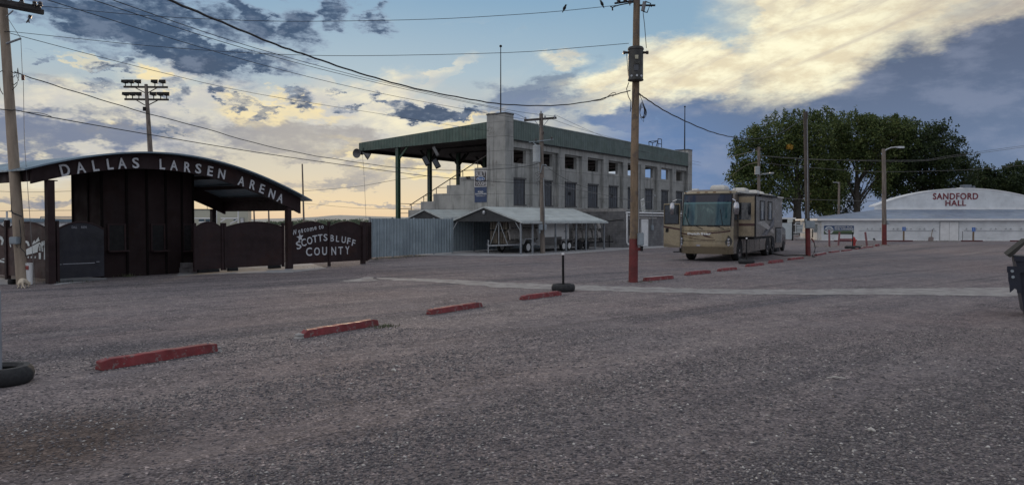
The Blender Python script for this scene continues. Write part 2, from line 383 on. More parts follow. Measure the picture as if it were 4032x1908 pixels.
# ------------------------------------------------------------------ ground
def ground_material():
    m = bpy.data.materials.new('gravel_yard'); m.use_nodes = True; n = NT(m.node_tree); b = n.n['Principled BSDF']
    v = n.new('ShaderNodeTexCoord').outputs['Object']
    big = n.noise(v, .11, 4, .55); mid = n.noise(n.mapping(v, (5, 2, 0)), .7, 5, .6)
    tr = n.mapping(n.mapping(v, rot=(0, 0, R(-43))), sc=(.05, .62, 1)); trk = n.noise(tr, 1.0, 5, .55, dist=.35)
    tr2 = n.mapping(n.mapping(v, rot=(0, 0, R(-52))), (3, 0, 0), sc=(.03, .42, 1)); trk2 = n.noise(tr2, 1.0, 4, .55, dist=.3)
    col = n.ramp(big, [(.35, (.198, .165, .162, 1)), (.5, (.204, .180, .181, 1)), (.65, (.172, .160, .168, 1))])
    col = n.mix(n.smooth(trk, .50, .68), col, (.118, .112, .122, 1))
    col = n.mix(n.math('MULTIPLY', n.smooth(trk2, .54, .68), .6), col, (.27, .24, .23, 1))
    col = n.mix(n.math('MULTIPLY', n.smooth(mid, .52, .68), .45), col, (.10, .094, .10, 1))
    trk3 = n.noise(n.mapping(n.mapping(v, rot=(0, 0, R(-40))), (1, 4, 0), sc=(.035, 2.3, 1)), 1.0, 3, .5, dist=.25)
    col = n.mix(n.math('MULTIPLY', n.smooth(trk3, .55, .66), .5), col, (.092, .085, .09, 1))
    col = n.mix(n.math('MULTIPLY', n.smooth(trk3, .43, .36), .35), col, (.27, .238, .228, 1))
    spy = n.new('ShaderNodeSeparateXYZ'); n.link(v, spy.inputs[0])            # ground colour darkens towards the near side of the yard
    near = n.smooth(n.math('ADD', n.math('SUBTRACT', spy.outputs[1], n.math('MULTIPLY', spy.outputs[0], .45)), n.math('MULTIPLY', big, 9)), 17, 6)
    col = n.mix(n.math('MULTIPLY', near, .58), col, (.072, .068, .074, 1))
    # oily brown patch in the near left corner
    c = G(150, 1740); d = n.new('ShaderNodeVectorMath', operation='DISTANCE')
    n.link(n.mapping(n.vmath('ADD', v, n.vmath('SCALE', n.noise(v, 1.6, 4, .6, col=True), scale=.9)), (-.45, -.45, 0), (0, 0, 0), (1, 1, 0)), d.inputs[0])
    d.inputs[1].default_value = (c.x, c.y, 0)
    col = n.mix(n.smooth(d.outputs['Value'], 1.5, .4, 0, .75), col, (.075, .055, .045, 1))
    # stones
    vo = n.new('ShaderNodeTexVoronoi'); n.link(v, vo.inputs['Vector']); vo.inputs['Scale'].default_value = 42
    sp = n.new('ShaderNodeSeparateColor'); n.link(vo.outputs['Color'], sp.inputs[0])
    st = n.ramp(sp.outputs[0], [(0, (.35, .35, .37, 1)), (.45, (.85, .83, .84, 1)), (.8, (1.25, 1.22, 1.2, 1)), (.96, (1.5, 1.46, 1.42, 1)), (1, (2.9, 2.8, 2.7, 1))])
    loose = n.smooth(n.math('ADD', mid, n.math('MULTIPLY', trk, .6)), .6, .95)
    col = n.mix(n.math('ADD', n.math('MULTIPLY', loose, .5), .5), col, n.mix(1, col, st, 'MULTIPLY'))
    vo2 = n.new('ShaderNodeTexVoronoi'); n.link(v, vo2.inputs['Vector']); vo2.inputs['Scale'].default_value = 9
    sp2 = n.new('ShaderNodeSeparateColor'); n.link(vo2.outputs['Color'], sp2.inputs[0])
    col = n.mix(1, col, n.ramp(sp2.outputs[1], [(0, (.82, .82, .84, 1)), (.5, (1, 1, 1, 1)), (1, (1.16, 1.15, 1.14, 1))]), 'MULTIPLY')
    vo3 = n.new('ShaderNodeTexVoronoi'); n.link(n.mapping(v, sc=(1, .5, 1)), vo3.inputs['Vector']); vo3.inputs['Scale'].default_value = 3.2
    sp3 = n.new('ShaderNodeSeparateColor'); n.link(vo3.outputs['Color'], sp3.inputs[0])
    col = n.mix(1, col, n.ramp(sp3.outputs[2], [(0, (.93, .93, .94, 1)), (.7, (1, 1, 1, 1)), (1, (1.08, 1.07, 1.06, 1))]), 'MULTIPLY')
    n.link(col, b.inputs['Base Color']); b.inputs['Roughness'].default_value = .95; b.inputs['Specular IOR Level'].default_value = .2
    h = n.math('ADD', n.math('MULTIPLY', n.math('SUBTRACT', 1, vo.outputs['Distance']), .014), n.math('MULTIPLY', mid, .10))
    h = n.math('ADD', h, n.math('MULTIPLY', trk, .10)); h = n.math('SUBTRACT', h, n.math('MULTIPLY', trk3, .12)); h = n.math('ADD', h, n.math('MULTIPLY', n.noise(v, 6, 5, .7), .05))
    bp = n.new('ShaderNodeBump'); bp.inputs['Distance'].default_value = 1.0; bp.inputs['Strength'].default_value = .9
    n.link(h, bp.inputs['Height']); n.link(bp.outputs[0], b.inputs['Normal'])
    return m
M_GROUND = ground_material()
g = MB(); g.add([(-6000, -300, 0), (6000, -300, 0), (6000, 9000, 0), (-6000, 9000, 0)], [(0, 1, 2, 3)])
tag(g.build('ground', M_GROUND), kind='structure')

def sheet(name, polys, z, m, jag=.05, step=.18):
    mb = MB()
    for poly in polys:
        pts = [G(x, y) for x, y in poly]; out_ = []
        for i, p in enumerate(pts):
            q = pts[(i + 1) % len(pts)]; L = (q - p).length; k = max(1, min(90, int(L / step)))
            for j in range(k):
                r_ = p.lerp(q, j / k); out_.append((r_.x + rnd.uniform(-1, 1) * jag, r_.y + rnd.uniform(-1, 1) * jag))
        n = len(out_); mb.add([(x, y, z) for x, y in out_], [tuple(range(n))])
    return tag(mb.build(name, m, fix=False), kind='structure')
M_PATH = mat('dusty_concrete', (.275, .262, .248), .9, 0, .16, 1.4, patch=(.19, .17, .168), ps=2.2, pt=(.47, .60))
M_SLAB = mat('yard_slab', (.30, .30, .305), .9, 0, .18, 1.0, patch=(.15, .14, .14), ps=1.2, pt=(.56, .68))
PATHX = sheet('concrete_path', [[(4420, 1168), (4032, 1166), (3500, 1160), (3183, 1160), (2789, 1156), (2394, 1145), (2000, 1134), (1700, 1110), (1500, 1101),
                        (1490, 1093), (1700, 1097), (2000, 1113), (2394, 1126), (2789, 1137), (3183, 1140), (3500, 1135), (4032, 1133), (4420, 1130)],
                       [(1335, 1108), (1400, 1110), (1482, 1104), (1475, 1091), (1430, 1091)]], .006, M_PATH, .13)
sheet('gate_apron', [[(700, 1085), (900, 1077), (1150, 1072), (1290, 1056), (1200, 1030), (700, 1040)], [(215, 1122), (420, 1100), (420, 1085), (215, 1085)], [(-60, 1122), (110, 1118), (110, 1095), (-60, 1095)]], .005, M_SLAB, .06)
sheet('carport_slab', [[(1640, 1004), (2050, 1008), (2250, 998), (2460, 982), (2640, 973), (2640, 968), (2420, 968), (2050, 975), (1700, 992)]], .005, M_SLAB, .05)

# loose stones lying on the near part of the yard
def stones(name, n, y0, y1, smin, smax, seed, xf, m, xy=None):
    g_ = np.random.default_rng(seed)
    y = y0 + (y1 - y0) * g_.random(n * 3) ** 1.5
    x = (g_.random(n * 3) * 1.5 - .75) * y
    tr = np.sin((x * .62 - y * .78) * 1.9 + np.sin(x * .5) * 1.2) + .5 * np.sin((x * .7 - y * .7) * 4.3)
    keep = g_.random(n * 3) < np.clip(.38 + .30 * tr + xf * x / y, .05, 1)
    x, y = x[keep][:n], y[keep][:n]; n = len(x)
    if xy is not None: x, y = xy; n = len(x)
    sz = smin + (smax - smin) * g_.random(n) ** 2.2
    base = np.array([(1, 0, 0), (0, 1, 0), (-1, 0, 0), (0, -1, 0), (0, 0, 1), (0, 0, -1)], float)
    a = g_.random(n) * 6.283; V = np.repeat(base[None], n, 0) * (0.7 + .6 * g_.random((n, 6, 1)))
    V[:, :, 2] *= (.35 + .35 * g_.random((n, 1))); V[:, :, 0] *= (.9 + .8 * g_.random((n, 1)))
    V[:, 4, :2] += (g_.random((n, 2)) - .5) * .8
    V *= sz[:, None, None]
    X = V[:, :, 0] * np.cos(a)[:, None] - V[:, :, 1] * np.sin(a)[:, None] + x[:, None]
    Y = V[:, :, 0] * np.sin(a)[:, None] + V[:, :, 1] * np.cos(a)[:, None] + y[:, None]
    Z = V[:, :, 2] + sz[:, None] * .12
    co = np.stack([X, Y, Z], -1).reshape(-1, 3)
    F = np.array([(0, 1, 4), (1, 2, 4), (2, 3, 4), (3, 0, 4), (1, 0, 5), (2, 1, 5), (3, 2, 5), (0, 3, 5)])
    fs = (F[None] + 6 * np.arange(n)[:, None, None]).reshape(-1, 3)
    me = bpy.data.meshes.new(name); me.vertices.add(len(co)); me.vertices.foreach_set('co', co.ravel())
    me.loops.add(fs.size); me.loops.foreach_set('vertex_index', fs.ravel()); me.polygons.add(len(fs))
    me.polygons.foreach_set('loop_start', np.arange(0, fs.size, 3)); me.update(calc_edges=True)
    o = bpy.data.objects.new(name, me); C.objects.link(o); me.materials.append(m)
    return tag(o, kind='stuff')
def stone_mat():
    m = bpy.data.materials.new('loose_stone'); m.use_nodes = True; n = NT(m.node_tree); b = n.n['Principled BSDF']
    rp = n.new('ShaderNodeNewGeometry').outputs['Random Per Island']
    n.link(n.ramp(rp, [(0, (.06, .058, .066, 1)), (.4, (.105, .096, .102, 1)), (.75, (.16, .146, .146, 1)), (.96, (.27, .25, .24, 1)), (1, (.55, .53, .5, 1))]), b.inputs['Base Color'])
    b.inputs['Roughness'].default_value = .85; return m
M_STONE = stone_mat()
tag(stones('gravel', 90000, 3.4, 14, .005, .018, 3, .15, M_STONE), 'loose brown and grey gravel stones over the near yard', 'gravel')
tag(stones('gravel', 9000, 3.4, 11, .012, .026, 5, .75, M_STONE), 'coarser loose stones, thickest in the near right corner', 'gravel')

# ------------------------------------------------------------------ arena entrance
U = Vector((.572, .820, 0)).normalized()
LP, RP = G(201, 1116), G(1136, 1057.5)
E = Frame(LP, RP - LP); SR = (RP - LP).length
def interp(pts, s):
    if s <= pts[0][0]: a, b = pts[0], pts[1]
    elif s >= pts[-1][0]: a, b = pts[-2], pts[-1]
    else:
        for a, b in zip(pts, pts[1:]):
            if s <= b[0]: break
    return a[1] + (b[1] - a[1]) * (s - a[0]) / (b[0] - a[0])
def smooth_pts(pts):
    s = [p[0] for p in pts]; z = [p[1] for p in pts]; c = np.polyfit(s, z, 4)
    return lambda q: float(np.polyval(c, q))
topz = smooth_pts([E.at(x, y) for x, y in [(121, 664), (256, 632), (418, 614.5), (591, 609), (798, 631), (897, 659), (995, 695), (1094, 737), (1180, 781)]])
botz = smooth_pts([E.at(x, y) for x, y in [(121, 723), (182, 709), (290, 686), (394, 673.5), (492, 666), (640, 668.6), (760, 682), (897, 719), (995, 755), (1118, 806), (1180, 841)]])
s0, s1 = E.at(121, 690)[0], E.at(1180, 800)[0]; sT = s1 + .32
DEP = 5.15
ent = thing('arena_entrance', 'dark brown entrance canopy with an arched roof and DALLAS LARSEN ARENA on its curved beam', 'entrance', E)
N = 40; ss = [s0 + (s1 - s0) * i / N for i in range(N + 1)]
for nm, t0, t1 in (('arched_beam', -.06, .06), ('arched_beam', DEP - .06, DEP + .06)):
    mb = MB(E); mb.prism([(s, botz(s)) for s in ss] + [(s, topz(s)) for s in reversed(ss)], 'y', t0, t1)
    beam_o = mb.build(nm, M_BROWN, ent)
    if t0 < 0: front_beam = beam_o
mb = MB(E)
for ch, x, y in [('D', 256, 669), ('A', 317, 660), ('L', 376, 652), ('L', 433, 646), ('A', 480, 643), ('S', 534, 641.5), ('L', 639, 646.5), ('A', 685, 651), ('R', 738, 658),
                 ('S', 781, 664), ('E', 828, 673.5), ('N', 873, 685), ('A', 951, 713), ('R', 995, 728), ('E', 1032, 743), ('N', 1071, 763), ('A', 1104, 780)]:
    s, z = E.at(x, y, -.09); sl = math.atan((topz(s + .3) - topz(s - .3)) / .6) * .95
    mb.text(ch, s, z, .36 if x > 300 else .38, -.085, .03, .018, sl, wd={'L': .20, 'E': .22, 'S': .24, 'R': .25}.get(ch, .29))
mb.each('letter', M_LETTER, front_beam)
# roof sheet (curved), its purlins and end boards
M_BLUEROOF = ribbed('blue_grey_roof', (.16, .22, .27), 1, .3, .02, .4, .3)
mb = MB(E); sr = [s0 - .35 + (sT - s0 + .35) * i / N for i in range(N + 1)]
mb.prism([(s, topz(s) + .02) for s in sr] + [(s, topz(s) + .07) for s in reversed(sr)], 'y', -.42, DEP + .42)
roof_o = mb.build('roof', M_BLUEROOF, ent)
for k in range(9):
    s = s0 + .5 + k * (s1 - s0 - .8) / 8
    mb = MB(E).box(s - .05, s + .05, .07, DEP - .07, topz(s) - .17, topz(s) - .02); mb.build('purlin', M_BROWN, roof_o)
MB(E).box(s0 - .02, s0 + .08, .07, DEP - .07, botz(s0) + .08, topz(s0) - .01).build('end_board', M_BROWN, ent)
MB(E).box(s1 - .12, s1 - .02, .07, DEP - .07, botz(s1) + .12, topz(s1) - .03).build('end_board', M_BROWN, ent)
tb, _ = E.side(862, 900, SR - .25)
for s, t, w_ in ((0, 0, .11), (SR, 0, .10), (.1, DEP, .10), (SR, DEP, .10)):
    mb = MB(E).box(s - w_, s + w_, t - w_, t + w_, 0, botz(s) - .02)
    mb.box(s - w_ - .1, s + w_ + .1, t - .1, t + .1, botz(s) - .05, botz(s) - .02)
    mb.build('column', M_BROWN, ent, bevel=.008)
# ticket booth: faceted round tower of dark sheet panels
bp = [G(404, 1093), G(502, 1088), G(581, 1083), G(655, 1078), G(718, 1073), G(762, 1068)]
L0 = E.loc(bp[0]); L5 = E.loc(bp[-1])
foot = [Vector((L0.x + .55, L0.y + 2.6, 0)), Vector((L0.x - .15, L0.y + 1.5, 0))]
tt, _ = E.side(290, 1000, L0.x - .1); foot[1].y = tt; foot[1].x = L0.x - .1
foot += [E.loc(p) for p in bp] + [Vector((L5.x + .05, L5.y + 1.2, 0)), Vector((L5.x - .8, L5.y + 2.0, 0))]
booth = thing('ticket_booth', 'tall dark brown ticket booth of upright sheet panels under the arena canopy', 'ticket booth', E.w(foot[4].x, foot[4].y, 0), E.rz)
def tz(s): return topz(s) - .03
mb = MB(E); n = len(foot)
mb.add([(p.x, p.y, 0) for p in foot] + [(p.x, p.y, tz(p.x)) for p in foot], [tuple(range(n)), tuple(range(2 * n - 1, n - 1, -1))] + [(i, (i + 1) % n, n + (i + 1) % n, n + i) for i in range(n)])
wall = mb.build('wall', M_BOOTH, booth)
mb = MB(E)
for i, p in enumerate(foot):
    mb.box(p.x - .035, p.x + .035, p.y - .045, p.y + .035, 0, tz(p.x) - .02)
q = foot[1].lerp(foot[2], .55); mb.box(q.x - .03, q.x + .03, q.y - .04, q.y + .03, 0, tz(q.x) - .02)
mb.each('seam_cover', mat('booth_seam', (.008, .006, .006), .85, spec=.1), wall)
for (xa, xb, a, b) in ((425, 492, 2, 3), (594, 646, 4, 5), (719, 752, 6, 7)):
    A, B = E.w(*foot[a]), E.w(*foot[b]); F_ = Frame(A, B - A)
    sa, zt = F_.at(xa, 886); sb, zb = F_.at(xb, 984)
    sa = max(.04, sa); sb = min((B - A).length - .05, sb)
    mb = MB(F_).box(sa, sb, -.03, 0, zb, zt)
    wn = mb.build('service_window', M_BLACK, booth)
    mb = MB(F_)
    for bx in ((sa - .03, sa + .03, zb, zt), (sb - .03, sb + .03, zb, zt), (sa - .03, sb + .03, zt, zt + .05)): mb.box(bx[0], bx[1], -.05, -.002, bx[2], bx[3])
    mb.build('frame', M_BROWN, wn)
    MB(F_).box(sa - .06, sb + .08, -.26, -.002, zb - .05, zb).build('shelf', M_BROWN, wn)

# ------------------------------------------------------------------ brown gates and fences
def arch_panel(mb, s_a, s_b, t, zb, ze, zm, th=.03, fr=.035):
    k = 14; xs = [s_a + (s_b - s_a) * i / k for i in range(k + 1)]
    z = lambda s: ze + (zm - ze) * (1 - (2 * (s - s_a) / (s_b - s_a) - 1) ** 2)
    mb.prism([(s_a, zb), (s_b, zb)] + [(s, z(s)) for s in reversed(xs)], 'y', t - th / 2, t + th / 2)
    return [(s, t, z(s)) for s in xs]
def gate(F_, sa, sb, t, name, label, cat, m, posts=True, wheels=True):
    g_ = thing(name, label, cat, F_.w(sa, t, 0), F_.rz)
    mb = MB(F_); top = arch_panel(mb, sa + .04, sb - .04, t, .17, 1.72, 1.93); mb.build('panel', m, g_)
    MB(F_).tube(top, .03, 6).build('top_rail', M_BROWN, g_)
    for s in (sa, sb): MB(F_).box(s - .045, s + .045, t - .045, t + .045, .10, 1.90).build('frame_post', M_BROWN, g_)
    if wheels:
        mb = MB(F_).box(sa + .1, sa + .5, t - .12, t + .02, .05, .17); mb.box(sb - .75, sb - .2, t - .12, t + .02, .05, .17); mb.each('roller', M_BLACK, g_)
    return g_
sg0 = E.at(771, 1070, .0)[0]; sg1 = E.at(883, 1060)[0]; sg2 = E.at(1118, 1055)[0]
gate(E, sg0, sg1 - .05, .05, 'entrance_gate', 'narrow dark brown gate leaf with an arched top, next to the ticket booth', 'gate', M_BROWN)
gate(E, sg1 + .07, sg2, .05, 'entrance_gate', 'wide dark brown arched gate leaf between the narrow leaf and the right canopy column', 'gate', M_BROWN)
# plain panel between left column and booth
sp1 = E.at(404, 1090, .1)[0]
f1 = thing('fence_panel', 'blue-black arched steel fence panel with a pale slot, left of the ticket booth', 'fence', E.w(.2, 0, 0), E.rz)
M_DKP = mat('blue_black_panel', (.012, .0125, .019), .7, 0, .3, 1.2)
mb = MB(E); top = arch_panel(mb, .2, sp1, .0, .14, 1.70, 1.93); pnl = mb.build('panel', M_DKP, f1)
MB(E).tube(top, .03, 6).build('top_rail', M_BROWN, f1)
MB(E).box(.17, .25, -.05, .05, .05, 1.98).build('post', M_BROWN, f1)
mb = MB(E)
for xa, xb in ((226, 243), (248, 374), (380, 392)):
    a, z = E.at(xa, 1041 - (xa - 226) * .072, -.03); b, z2 = E.at(xb, 1041 - (xb - 226) * .072, -.03); mb.box(a, b, -.025, -.017, z - .012, z + .012)
for tx, x, y in (('DALL', 294, 894), ('RSEN', 331, 894)):
    s, z = E.at(x, y, -.03); mb.text(tx, s, z, .075, -.02, .006, .01, wd=.17)
mb.each('cut_out', mat('pale_cut_out', (.22, .23, .26), .6), pnl)
# welcome fence right of the right column
CP = G(1429, 1038); Wf = Frame(RP, CP - RP); WL = (CP - RP).length
wf = thing('welcome_fence', 'dark brown arched steel fence reading Welcome to SCOTTSBLUFF COUNTY in pale letters', 'fence', RP, Wf.rz)
sm_ = Wf.at(1296, 1045)[0]
for sa, sb in ((.18, sm_ - .05), (sm_ + .05, WL - .1)):
    mb = MB(Wf); top = arch_panel(mb, sa, sb, 0, .17, 1.72, 1.94); pn = mb.build('panel', M_BROWN, wf)
    MB(Wf).tube(top, .03, 6).build('top_rail', M_BROWN, pn)
for s, w_, h in ((.19, .035, 1.95), (sm_, .05, 1.95), (WL, .09, 1.95)): MB(Wf).box(s - w_, s + w_, -w_, w_, 0, h).build('post', M_BROWN, wf)
mb = MB(Wf)
P6 = lambda x, y: (1080 + x * .1805, 860 + y * .1805)
def put(lst, t=-.03, ex=.012, bold=.012):
    for ch, x, y, h, rot, wdt in lst:
        px = P6(x, y); s, z = Wf.at(px[0], px[1], t); zt = Wf.at(px[0], px[1] - h * .1805, t)[1]
        mb.text(ch, s, z, (zt - z), t + .01, ex, bold, R(rot), wd=wdt)
put([('W', 440, 300, 110, 12, .27), ('e', 550, 283, 72, 12, .12), ('l', 608, 268, 90, 12, .06), ('c', 672, 255, 75, 10, .12), ('o', 735, 245, 72, 10, .13), ('m', 818, 232, 75, 10, .20), ('e', 900, 208, 75, 8, .12), ('t', 992, 192, 85, 6, .09), ('o', 1053, 185, 70, 5, .13)])
put([('S', 535, 580, 175, 14, .27), ('C', 645, 522, 165, 12, .27), ('O', 775, 480, 165, 8, .30), ('T', 892, 443, 155, 6, .27), ('T', 1005, 422, 155, 3, .27), ('S', 1120, 412, 150, 0, .22), ('B', 1265, 428, 140, -2, .21), ('L', 1385, 440, 135, -4, .19), ('U', 1517, 462, 140, -8, .26), ('F', 1630, 490, 140, -12, .20), ('F', 1735, 530, 140, -16, .20)])
put([('C', 760, 722, 185, 0, .34), ('O', 935, 715, 175, 0, .33), ('U', 1100, 707, 180, 0, .28), ('N', 1300, 705, 180, 0, .28), ('T', 1450, 697, 170, 0, .28), ('Y', 1597, 690, 175, 0, .26)])
s, z = Wf.at(*P6(565, 410), -.03); st = []
for k in range(10):
    a = R(100 + 36 * k); r_ = .20 if k % 2 == 0 else .08; st.append((s + r_ * math.cos(a), z + r_ * math.sin(a)))
mb.prism(st, 'y', -.03, -.018)
mb.each('letter', M_LETTER, wf)
# brown return gate folded beside it
for i, x in enumerate((1441, 1449, 1457)):
    pass
rg0, rg1 = G(1443, 1031), G(1458, 1021); Fr = Frame(rg0, rg1 - rg0); Lr = (rg1 - rg0).length
rg = thing('folded_gate', 'narrow dark brown steel gate standing edge-on beside the corrugated fence', 'gate', rg0, Fr.rz)
mb = MB(Fr); mb.box(0, Lr, .0, .04, .18, 1.8); mb.build('panel', M_BROWN, rg)
for k in range(4): MB(Fr).box(Lr * k / 3 - .05, Lr * k / 3 + .05, -.07, .1, .05, 1.93).build('post', M_BROWN, rg)
# left fence, turning away behind the utility pole, with cut-out pictures
EL = Frame(LP, G(31, 1099) - LP); LL = (G(31, 1099) - LP).length
lf = thing('picture_fence', 'red-brown arched steel fence with pale cut-out barn picture at the far left', 'fence', LP, EL.rz)
ends = [(.16, LL - .06), (LL + .06, LL + 3.0)]
for sa, sb in ends:
    mb = MB(EL); top = arch_panel(mb, sa, sb, 0, .14, 1.70, 1.93); pn = mb.build('panel', M_RUSTRED, lf); MB(EL).tube(top, .03, 6).build('top_rail', M_BROWN, pn)
for s in (.15, LL): MB(EL).box(s - .07, s + .07, -.07, .07, 0, 2.0).build('post', M_BROWN, lf)
mb = MB(EL); P1 = lambda x, y: (x * .2625, 840 + y * .2625)
def poly(pts, t=.02):
    q = [EL.at(*P1(x, y), t) for x, y in pts]; mb.prism(q, 'y', t, t + .012)
poly([(385, 545), (600, 430), (640, 470), (650, 570), (632, 570), (625, 500), (600, 455), (575, 520), (568, 580), (385, 628)])
poly([(592, 490), (602, 485), (602, 560), (590, 560)]); poly([(606, 485), (614, 490), (614, 562), (606, 562)]); poly([(585, 588), (618, 586), (618, 682), (588, 682)])
for x in (428, 474, 534): poly([(x - 8, 642), (x + 8, 640), (x + 8, 668), (x - 8, 670)])
poly([(664, 512), (678, 510), (678, 690), (664, 690)]); poly([(684, 510), (692, 510), (692, 690), (684, 690)]); poly([(698, 510), (708, 510), (708, 688), (698, 688)])
poly([(664, 500), (690, 450), (712, 420), (712, 500), (704, 500), (704, 440), (690, 470), (676, 502)])
poly([(640, 500), (622, 420), (650, 440), (665, 480), (690, 440), (715, 400), (720, 380), (700, 400), (690, 370), (660, 470)])
poly([(490, 468), (500, 430), (520, 400), (535, 430), (560, 385), (585, 355), (590, 390), (605, 405), (560, 430), (520, 455)])
poly([(370, 420), (400, 405), (432, 425), (450, 485), (425, 487), (410, 445), (372, 428)]); poly([(0, 335), (35, 350), (60, 400), (45, 470), (18, 470), (30, 410), (0, 372)])
poly([(0, 690), (90, 730), (60, 738), (0, 730)]); poly([(20, 680), (98, 664), (98, 700)]); poly([(148, 455), (165, 470), (172, 500), (160, 505)])
mb.each('cut_out', mat('pale_cut_out_white', (.50, .55, .56), .6), lf)

# ------------------------------------------------------------------ left utility pole with its crossarms
def catenary(a, b, sag, n=24):
    a, b = Vector(a), Vector(b); return [a.lerp(b, i / n) - Vector((0, 0, sag * 4 * (i / n) * (1 - i / n))) for i in range(n + 1)]
pbase = G(88, 1119); YL = pbase.y
ptop = D(8, -25, YL + .1)
lp = thing('utility_pole', 'pale leaning wooden utility pole beside the arched entrance, with a black double crossarm', 'utility pole', pbase)
MB().tube([pbase, pbase.lerp(ptop, .5), ptop], [.165, .15, .125], 14).build('pole', M_WOODP, lp, smooth=True)
arm0, arm1 = D(-120, -12, YL - 1.3), D(173, 41, YL + .25)
dv = (arm1 - arm0).normalized()
mb = MB().beam(arm0 + Vector((0, -.17, 0)), arm1 + Vector((0, -.17, 0)), .10, .15); mb.beam(arm0 + Vector((-.05, .17, 0)), arm1 + Vector((-.12, .17, -.02)), .10, .15)
arm = mb.build('crossarm', M_WOODD, lp)
MB().tube([D(25, 66, YL), D(52, 42, YL)], .02, 6).build('brace', M_GALV, lp)
def insulator(mb, p, k=1.0):
    mb.lathe([(.02 * k, 0), (.02 * k, .06 * k), (.07 * k, .07 * k), (.07 * k, .10 * k), (.04 * k, .12 * k), (.06 * k, .14 * k), (.06 * k, .17 * k), (.03 * k, .2 * k)], p, 10)
for x, y in ((136, 30), (158, 32), (85, 20), (44, 8)):
    mb = MB(); insulator(mb, D(x, y, YL - .1), 1.0); mb.build('insulator', M_CER, lp)
mb = MB().tube([D(120, 60, YL), D(116, 72, YL)], .05, 8); mb.tube([D(116, 72, YL), D(104, 90, YL)], .02, 6); mb.tube([D(112, 76, YL), D(115, 90, YL)], .02, 6); mb.build('cutout_fuse', M_CER, lp)
MB().tube([D(26, 172, YL), D(82, 152, YL)], .035, 8).build('guy_strut', M_GALV, lp)
bx0, bx1 = D(41, 960, YL - .25), D(73, 932, YL - .25)
MB().box(bx0.x, bx1.x, YL - .33, YL - .14, bx0.z, bx1.z).build('meter_box', M_BOXG, lp, bevel=.02)
mb = MB().tube([D(76, 865, YL - .2), D(80, 900, YL - .2), D(83, 935, YL - .2), D(80, 975, YL - .2), D(98, 993, YL - .2), D(102, 1010, YL - .2)], .012, 6)
mb.tube([D(44, 828, YL - .2), D(50, 838, YL - .24), D(86, 852, YL - .18)], .02, 6); mb.tube([D(45, 760, YL - .1), D(44, 828, YL - .1)], .01, 5)
mb.tube([D(70, 975, YL - .25), D(65, 968, YL - .25)], .01, 5)
mb.build('cable', M_WIRE, lp)
mb = MB()
for k, (a, b) in enumerate((((43, 280), (69, 285)), ((45, 300), (60, 297)), ((47, 330), (66, 325)), ((-8, 275), (10, 278)), ((-6, 330), (12, 372)))):
    p, q = D(*a, YL - .1), D(*b, YL - .1); mb.tube([p, p.lerp(q, .5) + Vector((0, 0, -.05)), q], .012, 5)
mb.tube([D(70, 268, YL - .1), D(74, 300, YL - .1), D(66, 335, YL - .1), D(48, 355, YL - .1)], .01, 5); mb.tube([D(70, 270, YL - .1), D(66, 300, YL - .1), D(74, 318, YL - .1)], .01, 5)
mb.build('wire_loops', M_WIRE, lp)
guy = [D(28, 68, YL), D(82, 152, YL), D(88, 290, YL), D(90, 298, YL)]
mb = MB().tube(guy, .008, 5); mb.tube([D(92, 320, YL), D(96, 560, YL - .1), G(137, 1122)], .008, 5)
gw = mb.build('guy_wire', M_WIREG); tag(gw, 'thin grey guy wire dropping from the strut of the left pole to the ground', 'guy wire')
MB().tube([D(90, 297, YL), D(91, 316, YL)], .045, 8).build('strain_insulator', mat('rust_brown_ceramic', (.10, .04, .03), .5), gw)
# things at its foot
b = G(113, 1118); o = thing('pipe_marker', 'short white round utility pedestal with a small red label beside the leaning pole', 'pedestal', b)
MB().lathe([(.125, 0), (.12, .62), (.13, .63), (.13, .66), (.0, .675)], b, 18).build('body', M_WHITE, o, smooth=True)
MB().box(b.x + .0, b.x + .075, b.y - .135, b.y - .10, .46, .58).build('label', mat('faded_red_label', (.30, .07, .06)), o)
b = G(47, 1118); tag(MB().lathe([(.10, 0), (.115, .02), (.115, .14), (.10, .16), (.06, .15), (.05, .12)], b, 14).build('bucket', M_BLACK, loc=b, smooth=True), 'small black round tub on the ground left of the pale leaning pole', 'tub')
b = G(749, 1073); F_ = Frame(b, U)
o = thing('block_stack', 'small stack of grey concrete blocks leaning at the right foot of the ticket booth', 'concrete blocks', F_)
def cblock(mb, s, t, z, r_=0):
    mb.box(s - .2, s + .2, t - .1, t - .065, z, z + .19); mb.box(s - .2, s + .2, t + .065, t + .1, z, z + .19)
    for k in (-.2, -.02, .165): mb.box(s + k, s + k + .035, t - .064, t + .064, z, z + .19)
M_CB = mat('grey_block', (.16, .15, .15), .9, 0, .2, 6)
for s, t, z in ((.15, -.1, 0), (-.12, .15, 0), (-.08, .12, .195)): mb = MB(F_); cblock(mb, s, t, z); mb.build('block', M_CB, o)

